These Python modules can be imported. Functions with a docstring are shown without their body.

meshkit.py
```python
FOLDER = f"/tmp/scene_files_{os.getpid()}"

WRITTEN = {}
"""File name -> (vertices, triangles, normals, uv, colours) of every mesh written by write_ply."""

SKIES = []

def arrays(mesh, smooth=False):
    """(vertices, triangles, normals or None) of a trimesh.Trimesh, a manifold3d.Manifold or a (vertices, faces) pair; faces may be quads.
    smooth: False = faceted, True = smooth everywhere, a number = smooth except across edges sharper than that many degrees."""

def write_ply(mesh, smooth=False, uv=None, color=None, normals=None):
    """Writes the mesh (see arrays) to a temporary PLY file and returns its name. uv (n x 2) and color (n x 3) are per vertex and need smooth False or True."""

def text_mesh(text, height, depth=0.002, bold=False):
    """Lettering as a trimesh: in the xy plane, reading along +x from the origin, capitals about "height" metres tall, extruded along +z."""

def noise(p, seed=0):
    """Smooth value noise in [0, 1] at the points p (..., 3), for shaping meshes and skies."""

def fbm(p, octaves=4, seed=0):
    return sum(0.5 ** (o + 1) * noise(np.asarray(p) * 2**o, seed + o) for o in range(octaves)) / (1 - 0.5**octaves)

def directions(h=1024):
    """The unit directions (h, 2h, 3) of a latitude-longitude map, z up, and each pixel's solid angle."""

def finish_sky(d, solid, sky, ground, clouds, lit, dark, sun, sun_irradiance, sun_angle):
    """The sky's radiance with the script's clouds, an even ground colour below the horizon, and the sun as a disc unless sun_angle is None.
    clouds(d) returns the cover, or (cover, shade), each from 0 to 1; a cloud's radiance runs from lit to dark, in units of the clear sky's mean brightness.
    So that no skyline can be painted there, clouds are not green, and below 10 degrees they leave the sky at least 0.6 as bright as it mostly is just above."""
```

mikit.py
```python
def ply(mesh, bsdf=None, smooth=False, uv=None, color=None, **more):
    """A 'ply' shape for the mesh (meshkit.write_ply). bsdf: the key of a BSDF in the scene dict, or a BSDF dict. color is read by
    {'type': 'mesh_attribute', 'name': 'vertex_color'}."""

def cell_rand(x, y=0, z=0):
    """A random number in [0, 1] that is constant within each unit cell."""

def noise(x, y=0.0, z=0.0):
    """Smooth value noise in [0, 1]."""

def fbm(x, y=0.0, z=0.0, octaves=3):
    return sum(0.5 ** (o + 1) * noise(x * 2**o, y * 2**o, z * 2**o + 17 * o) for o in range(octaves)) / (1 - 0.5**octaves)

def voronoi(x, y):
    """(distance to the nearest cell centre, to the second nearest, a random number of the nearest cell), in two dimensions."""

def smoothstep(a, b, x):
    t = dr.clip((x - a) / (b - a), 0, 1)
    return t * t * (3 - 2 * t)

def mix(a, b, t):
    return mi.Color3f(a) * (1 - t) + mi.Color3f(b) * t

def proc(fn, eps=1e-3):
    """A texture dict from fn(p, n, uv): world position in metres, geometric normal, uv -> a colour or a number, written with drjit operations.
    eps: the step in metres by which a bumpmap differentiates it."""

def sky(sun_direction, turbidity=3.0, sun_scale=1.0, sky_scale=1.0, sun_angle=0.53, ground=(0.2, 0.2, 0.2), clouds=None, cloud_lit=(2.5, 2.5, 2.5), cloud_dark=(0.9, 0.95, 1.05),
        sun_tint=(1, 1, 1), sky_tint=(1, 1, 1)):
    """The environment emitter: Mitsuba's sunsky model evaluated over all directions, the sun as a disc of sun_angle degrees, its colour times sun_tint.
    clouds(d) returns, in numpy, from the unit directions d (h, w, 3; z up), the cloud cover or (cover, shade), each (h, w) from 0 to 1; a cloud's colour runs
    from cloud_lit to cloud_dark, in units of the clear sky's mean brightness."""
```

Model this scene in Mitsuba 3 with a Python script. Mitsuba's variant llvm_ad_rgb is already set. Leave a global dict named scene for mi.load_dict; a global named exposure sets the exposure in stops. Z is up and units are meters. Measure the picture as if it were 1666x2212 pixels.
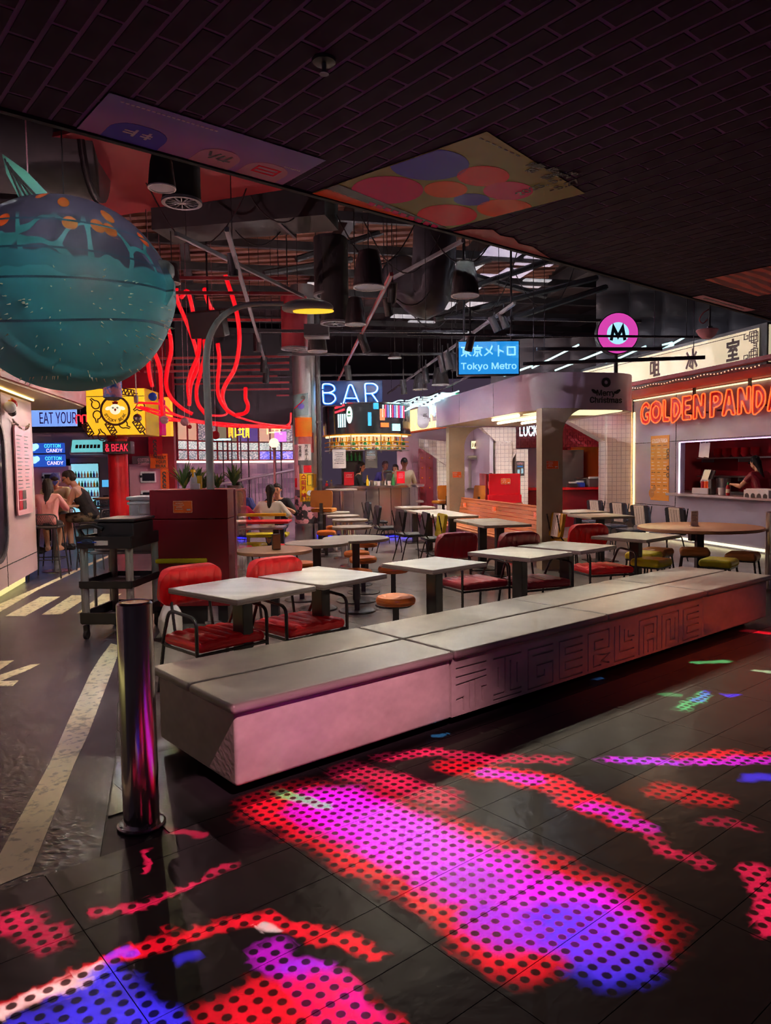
import math, numpy as np, trimesh, manifold3d, drjit as dr, mitsuba as mi, mikit, meshkit
from shapely.geometry import Polygon, LineString, Point, box as sbox
from shapely import affinity
from shapely.ops import unary_union
T = mi.ScalarTransform4f
scene, labels = {}, {}
rng = np.random.default_rng(7)
exposure = 0.0
# ---------------- camera: a phone held at eye height, tipped slightly down and to the right
PITCH, ROLL, FOC = math.radians(3.47), math.radians(.75), 1600.0
EYE = np.array([0, 0, 1.6])
FW = np.array([0, math.cos(PITCH), -math.sin(PITCH)]); _r = np.array([1., 0, 0]); _u = np.cross(_r, FW)
RT = _r*math.cos(ROLL)-_u*math.sin(ROLL); UP = _u*math.cos(ROLL)+_r*math.sin(ROLL)
scene['camera'] = {'type': 'perspective', 'fov': math.degrees(2*math.atan(833/FOC)), 'fov_axis': 'x', 'near_clip': .05, 'far_clip': 200.,
                   'to_world': T().look_at(origin=EYE.tolist(), target=(EYE+FW).tolist(), up=UP.tolist())}
# ---------------- light of the rest of the hall, track spots over the tables, and added fill spots
scene['hall_light'] = {'type': 'constant', 'radiance': {'type': 'rgb', 'value': [.046, .031, .052]}, 'sampling_weight': 10.}
def spot(n, o, t, rgb, cut=38, beam=20, w=3., tex=None):
    d = {'type': 'spot', 'to_world': T().look_at(origin=list(o), target=list(t), up=[.01, 1, 0]), 'cutoff_angle': float(cut), 'beam_width': float(beam),
         'intensity': {'type': 'rgb', 'value': [float(v) for v in rgb]}, 'sampling_weight': float(w)}
    if tex: d['texture'] = tex
    scene[n] = d
WARM = np.array([1., .88, .66]); COOL = np.array([.75, .86, 1.]); PINK = np.array([1., .35, .55])
SPOTS = [  # origin, target, colour, power, cutoff, beam
 ((-.9, 5.1, 4.3), (-1.2, 5.5, .7), WARM, 52, 30, 18), ((.2, 8.6, 3.7), (.35, 6.4, .7), WARM, 36, 25, 14), ((.9, 9.4, 3.7), (1.0, 6.9, .5), WARM, 38, 25, 14),
 ((2.6, 10.2, 3.7), (2.3, 7.9, .6), WARM, 34, 25, 14), ((3.4, 11.0, 3.6), (3.2, 8.9, .7), WARM, 34, 27, 14), ((4.4, 12.2, 3.6), (4.4, 9.9, .6), WARM, 24, 36, 18),
 ((-.7, 9.6, 3.8), (-.7, 8.4, .7), WARM, 22, 34, 18), ((1.0, 12.6, 3.7), (1.3, 11.4, .7), WARM, 26, 36, 20), ((.6, 14.6, 3.8), (.8, 13.8, .7), WARM, 26, 38, 20), ((-.9, 13.6, 3.7), (-.7, 12.4, .7), WARM, 16, 38, 20),
 ((3.4, 13.4, 3.6), (3.7, 12.6, .7), WARM, 22, 36, 20), ((-3.9, 11.4, 2.9), (-4.4, 8.8, 0), np.array([1, .85, .45]), 22, 50, 30), ((-3.2, 6.6, 4.2), (-2.6, 4.6, 0), COOL*[.9, .85, 1.05], 27, 50, 20),
 ((-4.2, 14.5, 3.2), (-4.4, 12., .8), np.array([1, .72, .5]), 22, 45, 25), ((1.6, 10.6, 4.4), (2.0, 5.9, .4), WARM, 8, 20, 8), ((-.4, 8.4, 4.3), (-.75, 4.6, .45), WARM*[1, .95, .9], 5, 18, 8),
 ((5.2, 12.2, 3.9), (6.3, 14.4, 1.3), np.array([.86, .88, 1.]), 100, 60, 40), ((-2.2, 18.5, 3.6), (-2.6, 20.5, 1.), PINK, 46, 60, 40), ((-.4, 15.2, 3.9), (-.7, 16.6, 1.2), WARM, 44, 60, 40), ((1.2, 14.6, 3.9), (.28, 16.75, .75), np.array([1, .06, .3]), 70, 7, 4), ((.5, 14.6, 3.9), (.0, 16.6, .75), np.array([1, .25, .1]), 45, 7, 4), ((1.7, 15.2, 3.9), (.5, 17.0, .7), np.array([.4, .9, 1.]), 55, 7, 4),  # narrow coloured spots added to put reflection colours on the steel bar
 ((5.6, 4.3, 3.0), (3.75, 5.3, 0.), np.array([1, .09, .02]), 50, 27, 8), ((1.0, 9.2, 4.3), (2.0, 13.0, 2.7), np.array([.9, .78, 1.]), 170, 26, 13), ((-1.7, 4.9, 4.9), (-2.8, 6.4, 3.3), np.array([.85, .85, .9]), 9, 24, 14), ((-.9, 4.5, 3.3), (-2.85, 6.5, 2.75), np.array([.72, .9, .92]), 25, 34, 22), ((.25, 4.9, 3.9), (-1.35, 5.6, .8), WARM, 44, 17, 10),  # added spots: red floor glow, kiosk fascia, balloon twice, red chair
]
for i, (o, t, c, p, cu, be) in enumerate(SPOTS): spot(f'track_and_fill_spot_{i:03d}', o, t, c*p*1.15, cu, be)  # real track spots and added fill spots share this name
for i, (o, c) in enumerate([   # unseen point lights added to brighten stalls, bar, canopy and roof
 ((1.75, 13.2, 2.36), WARM*7), ((4.4, 19.9, 2.25), np.array([1, .72, .6])*6), ((1.0, 19.8, 2.6), np.array([1, .8, .72])*14), ((2.5, 17.6, 3.2), np.array([1, .78, .74])*12), ((-6.6, 19.6, 2.3), np.array([.55, .45, 1.])*11), ((-5.2, 17.6, 2.2), np.array([1, .4, .5])*8), ((-4.6, 11.3, 2.35), np.array([1, .7, .5])*6.5),
 ((-2.4, 22.0, 2.6), np.array([1, .62, .72])*16), ((-2.9, 13.6, 3.2), np.array([1, .55, .5])*10), ((-.7, 14.6, 3.6), np.array([1, .9, .85])*13), ((5.3, 15.7, 2.8), np.array([1, .34, .10])*8), ((.9, 17.0, 3.4), np.array([.9, .9, 1])*9), ((-3.3, 8.6, 3.2), np.array([1., .55, .6])*10), ((2.6, 13.0, 4.6), np.array([.8, .85, 1.])*3), ((-.5, 12.0, 4.8), np.array([.9, .6, .65])*2)]):
    scene[f'shop_fill_light_{i:03d}'] = {'type': 'point', 'position': [float(v) for v in o], 'intensity': {'type': 'rgb', 'value': [float(v)*1.45 for v in c]}, 'sampling_weight': 1.5}
# ---------------- numbers and frames
def lin(r, g, b): return [float(((v/255+.055)/1.055)**2.4 if v > 10 else v/255/12.92) for v in (r, g, b)]
def P(px, py, Y):           # the point seen at that place of the photograph, Y metres ahead
    d = FW+RT*(px-833)/FOC-UP*(py-1106)/FOC
    return EYE+d*(Y/d[1])
def G(px, py, z=0.):        # the same, on the level z
    d = FW+RT*(px-833)/FOC-UP*(py-1106)/FOC
    return EYE+d*((z-1.6)/d[2])
AZU = 50.0                  # the bench, the brick ceiling and the floor tiles run along this bearing; the stalls along -13
UX = np.array([math.sin(math.radians(AZU)), math.cos(math.radians(AZU))]); VX = np.array([-UX[1], UX[0]])
def W(u, v, z=0.): p = UX*u+VX*v; return np.array([p[0], p[1], z])
def place(x, y, z=0., az=0.): return T().translate([float(x), float(y), float(z)]).rotate([0, 0, 1], -float(az))
def bear(az): a = math.radians(az); return np.array([math.sin(a), math.cos(a), 0.])
# ---------------- materials
M = {}
def mat(n, rgb, rough=.5, metal=0., spec=.5, tex=None, bump=None, sheen=0., coat=0.):
    d = {'type': 'principled', 'base_color': tex or {'type': 'rgb', 'value': lin(*rgb)}, 'roughness': float(rough), 'metallic': float(metal), 'specular': float(spec)}
    if sheen: d['sheen'] = float(sheen)
    if coat: d['clearcoat'] = float(coat); d['clearcoat_gloss'] = .9
    if bump: d = {'type': 'bumpmap', 'arbitrary': bump[0], 'scale': float(bump[1]), 'bsdf': d}
    scene['m_'+n] = {'type': 'twosided', 'bsdf': d}; M[n] = 'm_'+n
    return 'm_'+n
def tint(rgb, lo, hi, fn): a, b = np.array(lin(*rgb))*lo, np.array(lin(*rgb))*hi; return mikit.proc(lambda p, n, uv: mikit.mix(a.tolist(), b.tolist(), dr.clip(fn(p, n, uv), 0, 1)))
mat('black', (24, 23, 25), .45); mat('black_metal', (26, 26, 28), .35, 0, .6); mat('dark_grey', (52, 50, 54), .55); mat('soot', (20, 19, 22), .8); mat('duct', (42, 40, 45), .45, .3)
mat('steel', (205, 202, 198), .16, 1.); mat('brushed', (190, 186, 184), .34, 1.); mat('chrome', (225, 225, 225), .08, 1.); mat('grey_metal', (120, 122, 128), .45, .3)
mat('post_grey', (176, 172, 168), .45); mat('white', (225, 222, 220), .5); mat('cream', (232, 222, 190), .5); mat('bin_white', (214, 212, 214), .45); mat('paper', (238, 232, 224), .7); mat('pale_pink', (214, 150, 160), .5)
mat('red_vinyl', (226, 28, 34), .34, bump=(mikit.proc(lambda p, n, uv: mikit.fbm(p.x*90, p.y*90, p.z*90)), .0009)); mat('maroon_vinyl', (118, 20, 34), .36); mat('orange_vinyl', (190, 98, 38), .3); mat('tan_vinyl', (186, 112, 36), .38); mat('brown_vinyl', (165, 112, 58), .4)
mat('yellow_vinyl', (200, 185, 20), .38); mat('mustard', (185, 140, 30), .45); mat('black_vinyl', (34, 36, 44), .38); mat('stripe_white', (226, 216, 204), .5)
mat('red_paint', (165, 14, 28), .35); mat('dark_red', (112, 12, 24), .4); mat('bright_red', (214, 16, 32), .4); mat('yellow', (245, 185, 20), .5); mat('orange', (232, 92, 24), .5); mat('gold', (235, 160, 20), .35, .4)
mat('skin', (206, 150, 116), .5); mat('skin_dark', (128, 84, 62), .5); mat('hair', (20, 16, 16), .5, 0, .15); mat('cloth_white', (226, 222, 210), .8); mat('cloth_black', (18, 18, 21), .85, 0, .15); mat('cloth_pink', (235, 150, 150), .8); mat('cloth_blue', (38, 48, 110), .8); mat('cloth_tan', (196, 178, 140), .8); mat('cloth_magenta', (170, 24, 70), .8); mat('denim', (40, 46, 66), .8); mat('eye', (14, 12, 12), .3); mat('lips', (150, 70, 64), .5)
mat('camo', (70, 62, 48), .8, tex=tint((96, 86, 62), .25, 1.1, lambda p, n, uv: mikit.smoothstep(.45, .55, mikit.fbm(p.x*22, p.y*22, p.z*22))))
mat('glass_dark', (18, 20, 24), .08, 0, .8); mat('pot', (60, 52, 50), .6); mat('leaf', (36, 62, 30), .5); mat('leaf_light', (88, 96, 40), .5); mat('blue', (30, 60, 160), .5); mat('green', (20, 120, 60), .4)
mat('cart_grey', (128, 126, 118), .55); mat('bag', (205, 200, 200), .45); mat('wood_red', (150, 84, 50), .42, tex=tint((176, 98, 58), .6, 1.15, lambda p, n, uv: mikit.fbm(p.x*3+p.y*1.2, p.y*3, p.z*60)))
conc = lambda p, n, uv: mikit.fbm(p.x*4, p.y*4, p.z*5, 4)*.75+mikit.fbm(p.x*30, p.y*30, p.z*30)*.25
mat('concrete', (150, 144, 138), .72, tex=tint((168, 160, 152), .5, 1.15, conc), bump=(mikit.proc(lambda p, n, uv: mikit.fbm(p.x*45, p.y*45, p.z*45)), .0015))
mat('pillar', (150, 140, 122), .75, tex=tint((168, 154, 130), .7, 1.1, conc)); mat('cushion', (128, 122, 116), .42, tex=tint((120, 114, 108), .8, 1.1, lambda p, n, uv: mikit.fbm(p.x*7, p.y*7, p.z*7)), bump=(mikit.proc(lambda p, n, uv: mikit.fbm(p.x*160, p.y*160, p.z*160)), .0006))
mat('tabletop', (186, 180, 170), .5, tex=tint((176, 169, 156), .68, 1.08, lambda p, n, uv: mikit.fbm(p.x*3+8, p.y*9, p.z, 4))); mat('edge', (140, 130, 118), .6); mat('wood_top', (176, 130, 96), .5)
mat('cladding', (150, 148, 165), .5, .25, tex=tint((158, 156, 174), .75, 1.05, lambda p, n, uv: mikit.fbm(p.x*2, p.y*2, p.z*3, 4))); mat('lilac_metal', (196, 178, 196), .42, .55); mat('truck', (176, 150, 152), .5); mat('canopy_red', (158, 60, 62), .55); mat('beige', (190, 168, 120), .6)
mat('stone_tile', (56, 54, 54), .30, 0, .06, tex=tint((70, 64, 60), .62, 1.25, lambda p, n, uv: mikit.fbm(p.x*2.2, p.y*2.2, 0, 4)), bump=(mikit.proc(lambda p, n, uv: mikit.fbm(p.x*14, p.y*14, 0, 4)), .0022))
mat('dark_tile', (40, 39, 41), .2, 0, .5, tex=tint((84, 80, 80), .7, 1.2, lambda p, n, uv: mikit.fbm(p.x*2.2, p.y*2.2, 0, 4)), bump=(mikit.proc(lambda p, n, uv: mikit.fbm(p.x*9, p.y*9, 0, 3)), .0012))
mat('black_tile', (26, 25, 27), .25); mat('joint', (20, 19, 20), .7)
mat('asphalt', (62, 60, 66), .24, 0, .6, tex=tint((48, 43, 52), .7, 1.2, lambda p, n, uv: mikit.fbm(p.x*3, p.y*3, 0, 4)), bump=(mikit.proc(lambda p, n, uv: mikit.fbm(p.x*34, p.y*34, 0, 3)), .006))
mat('road_paint', (196, 184, 152), .5, tex=tint((206, 194, 160), .55, 1.1, lambda p, n, uv: mikit.smoothstep(.2, .5, mikit.fbm(p.x*30, p.y*30, 0, 4))), bump=(mikit.proc(lambda p, n, uv: mikit.fbm(p.x*70, p.y*70, 0)), .002))
mat('brick', (58, 50, 56), .8, 0, .1, tex=tint((52, 38, 50), .6, 1.25, lambda p, n, uv: mikit.fbm(p.x*9, p.y*9, p.z*9))); mat('brick_b', (46, 33, 45), .8, 0, .1); mat('mortar', (116, 94, 122), .85, 0, .1)  # purple ambient light is put into the brick colours
mat('red_brick', (120, 22, 30), .5); mat('quilt', (54, 52, 58), .5, bump=(mikit.proc(lambda p, n, uv: mikit.fbm(p.x*3, p.y*3, p.z*3, 4)), .05)); mat('roof', (32, 22, 22), .8); mat('beam', (18, 17, 20), .6); mat('white_tile', (214, 204, 194), .35)
# ---------------- meshes
cat = trimesh.util.concatenate
def bx(sx, sy, sz, c=(0, 0, 0), az=0., tip=None):
    m = trimesh.creation.box((sx, sy, sz))
    if tip is not None: m.apply_transform(trimesh.transformations.rotation_matrix(math.radians(tip[0]), tip[1]))
    if az: m.apply_transform(trimesh.transformations.rotation_matrix(-math.radians(az), [0, 0, 1]))
    m.apply_translation(c); return m
def rbox(sx, sy, sz, r, c=(0, 0, 0), seg=3):   # a box with rounded edges
    s = manifold3d.Manifold.sphere(r, seg*4)
    h = manifold3d.Manifold.batch_hull([s.translate([x*(sx/2-r), y*(sy/2-r), z*(sz/2-r)]) for x in (-1, 1) for y in (-1, 1) for z in (-1, 1)])
    return tm(h.translate([float(v) for v in c]))
def tm(h): m = h.to_mesh(); return trimesh.Trimesh(m.vert_properties[:, :3], m.tri_verts, process=False)
def cyl(r, h, c=(0, 0, 0), n=24): m = trimesh.creation.cylinder(r, h, sections=n); m.apply_translation(c); return m
def lathe(prof, n=32, c=(0, 0, 0)): m = trimesh.creation.revolve(np.array(prof, float), sections=n); m.apply_translation(c); m.fix_normals(); return m
def smoothed(pts, k=8):        # a Catmull-Rom curve through the points
    p = np.asarray(pts, float); p = np.vstack([2*p[0]-p[1], p, 2*p[-1]-p[-2]]); out = []
    for i in range(1, len(p)-2):
        for t in np.arange(k)/k: out.append(.5*((2*p[i])+(p[i+1]-p[i-1])*t+(2*p[i-1]-5*p[i]+4*p[i+1]-p[i+2])*t*t+(3*p[i]-p[i-1]-3*p[i+1]+p[i+2])*t**3))
    return np.array(out+[p[-2]])
def filleted(pts, r, k=5):     # a polyline with rounded corners
    p = [np.asarray(q, float) for q in pts]; out = [p[0]]
    for a, b, c in zip(p, p[1:], p[2:]):
        d, e = (a-b), (c-b); q = min(r, np.linalg.norm(d)*.49, np.linalg.norm(e)*.49); s, t = b+d/np.linalg.norm(d)*q, b+e/np.linalg.norm(e)*q
        out += [(1-x)**2*s+2*x*(1-x)*b+x*x*t for x in np.linspace(0, 1, k)]
    return np.array(out+[p[-1]])
def tube(pts, r, n=8, closed=False):
    p = np.asarray(pts, float); k = len(p)
    t = (np.roll(p, -1, 0)-np.roll(p, 1, 0)) if closed else np.gradient(p, axis=0)
    t /= np.linalg.norm(t, axis=1, keepdims=True)+1e-12
    a = np.zeros_like(p); ref = np.array([0, 0, 1.]) if abs(t[0][2]) < .9 else np.array([1., 0, 0])
    for i in range(k):
        v = ref-t[i]*(ref@t[i]); v /= np.linalg.norm(v)+1e-12; a[i] = v; ref = v
    b = np.cross(t, a); ang = np.arange(n)*2*np.pi/n; rr = np.broadcast_to(r, (k,))[:, None, None]
    v = (p[:, None]+rr*(np.cos(ang)[None, :, None]*a[:, None]+np.sin(ang)[None, :, None]*b[:, None])).reshape(-1, 3)
    i, j = np.meshgrid(np.arange(k if closed else k-1), np.arange(n), indexing='ij'); i2 = (i+1) % k
    q = np.stack([i*n+j, i*n+(j+1) % n, i2*n+(j+1) % n, i2*n+j], -1).reshape(-1, 4)
    f = np.vstack([q[:, [0, 1, 2]], q[:, [0, 2, 3]]])
    if not closed:
        o = len(v); v = np.vstack([v, p[:1], p[-1:]]); e = (k-1)*n
        f = np.vstack([f, [[o, (j+1) % n, j] for j in range(n)], [[o+1, e+j, e+(j+1) % n] for j in range(n)]])
    m = trimesh.Trimesh(v, f, process=False); return m
def prism(poly, h, z=0.):      # a shapely polygon in xy, raised by h from z
    gs = [g for g in getattr(poly, 'geoms', [poly]) if g.area > 1e-7]
    m = cat([trimesh.creation.extrude_polygon(g, h, engine='earcut') for g in gs]); m.apply_translation([0, 0, z]); return m
def stand(m):                  # the xy plane becomes the upright xz plane, its front towards -y
    m = m.copy(); m.apply_transform([[1, 0, 0, 0], [0, 0, -1, 0], [0, 1, 0, 0], [0, 0, 0, 1]]); return m
def rrect(w, h, r, c=(0, 0)): return sbox(c[0]-w/2+r, c[1]-h/2+r, c[0]+w/2-r, c[1]+h/2-r).buffer(r, 6)
def text(s, h, d=.004, bold=False, center=True, wide=None):
    m = meshkit.text_mesh(s, h, d, bold)
    if wide: m.apply_scale([wide/max(np.ptp(m.vertices[:, 0]), 1e-6), 1, 1])
    if center: m.apply_translation([-(m.bounds[0][0]+m.bounds[1][0])/2, -h/2, 0])
    return m
def moved(m, *t, az=0., s=None):
    m = m.copy()
    if s is not None: m.apply_scale(s)
    if az: m.apply_transform(trimesh.transformations.rotation_matrix(-math.radians(az), [0, 0, 1]))
    m.apply_translation(t); return m
def turned(m, deg, axis, about=(0, 0, 0)): m = m.copy(); m.apply_transform(trimesh.transformations.rotation_matrix(math.radians(deg), axis, about)); return m
def strokes(lines, w, box=(0, 0, 1, 1), cap='square'): # brush lines given in a unit square -> polygon
    x0, y0, sx, sy = box
    return unary_union([LineString([(x0+a*sx, y0+b*sy) for a, b in l]).buffer(w/2, cap_style=cap, join_style='mitre') for l in lines])
# ---------------- entries
_n = {}
def numbered(k):
    i = _n.get(k, -1)+1; _n[k] = i
    return k if i == 0 else f'{k}_{i:03d}'
def glow(rgb, w=1.): return {'type': 'area', 'radiance': {'type': 'rgb', 'value': [float(v) for v in rgb]}, 'sampling_weight': float(w)}
_shared = {}
def entry(key, mesh, m, smooth=False, em=None, tw=None):
    if isinstance(mesh, tuple):          # (tag, builder): alike pieces share one mesh
        tag = mesh[0]
        if tag not in _shared: _shared[tag] = mikit.ply(mesh[1](), None, smooth)
        d = dict(_shared[tag])
    else: d = mikit.ply(mesh, None, smooth)
    d['bsdf'] = {'type': 'ref', 'id': 'm_'+m}
    if em is not None: d['emitter'] = em if isinstance(em, dict) else glow(em, .5)
    if tw is not None: d['to_world'] = tw
    scene[key] = d
    return key
_S = ('sheet', 'board', 'panel', 'case', 'card'); NEST = {'print_line': _S, 'picture': _S, 'print_block': _S, 'fine_print': _S, 'disc': _S, 'stripe': _S, 'tag': _S, 'glyph': _S, 'lettering': _S, 'emblem_ring': _S, 'emblem_disc': _S, 'emblem_head': _S, 'emblem_comb': _S, 'emblem_eye': _S, 'emblem_beak': _S,
 'drumstick_print': _S, 'snack_print': _S, 'fretwork': _S, 'border_line': _S, 'swirl': _S, 'frame': ('sheet',), 'lens': ('can', 'housing'), 'grille': ('bell',), 'rim': ('bell',), 'hub': ('outlet_rim',), 'spoke': ('outlet_rim',), 'stripe_panel': ('backrest',), 'seam': ('backrest',), 'seat_band': ('seat',),
 'label': ('glass', 'bottle'), 'cap': ('glass', 'bottle', 'ball', 'body'), 'caster': ('post',), 'drink': ('rack',), 'hatch_window': ('hatch',), 'lock': ('hatch',), 'glass': ('head',), 'fin_rib': ('back_fin',), 'back_mesh': ('back_hoop',), 'letter_glow_back': ('letter_tube',), 'standoff': ('letter_tube',), 'badge_print': ('oval_badge',), 'letter_shape': ('screen',), 'window_frame': ('window',), 'bolt': ('flange',), 'lid': ('tub', 'body', 'jar')}   # small parts that belong to a part
class Thing:
    def __init__(s, name, label, category, group=None, at=None, az=0.):
        s.key = numbered(name); s.tw = place(*at, az=az) if at is not None else None
        labels[s.key] = {'label': label, 'category': category}; s.last = {'cat': category}
        if group: labels[s.key]['group'] = group
    def p(s, name, mesh, m, smooth=False, em=None, parent=None, label=None, stuff=False):
        if parent is None and name in NEST and s.last.get('cat') != 'person': parent = next((s.last[q] for q in NEST[name] if q in s.last), None)
        k = numbered((parent or s.key)+'__'+name); entry(k, mesh, m, smooth, em, s.tw)
        if parent is None: s.last[name] = k
        if label: labels[k] = {'label': label}
        if stuff: labels.setdefault(k, {})['kind'] = 'stuff'
        return k
def one(name, label, category, mesh, m, smooth=False, em=None, group=None, at=None, az=0., stuff=False):   # a thing that is one mesh
    k = numbered(name); entry(k, mesh, m, smooth, em, place(*at, az=az) if at is not None else None)
    labels[k] = {'label': label, 'category': category}
    if group: labels[k]['group'] = group
    if stuff: labels[k]['kind'] = 'stuff'
    return k
def struct(name, mesh, m, smooth=False, at=None, az=0., em=None, label=None):
    k = numbered(name); entry(k, mesh, m, smooth, em, place(*at, az=az) if at is not None else None); labels[k] = {'kind': 'structure'}
    if label: labels[k]['label'] = label
    return k
def piece(parent, name, mesh, m, smooth=False, at=None, az=0., stuff=False, em=None, label=None):   # a part of a piece of the setting or of a thing
    k = numbered(parent+'__'+name); entry(k, mesh, m, smooth, em, place(*at, az=az) if at is not None else None)
    if stuff: labels[k] = {'kind': 'stuff'}
    if label: labels.setdefault(k, {})['label'] = label
    return k
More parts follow.
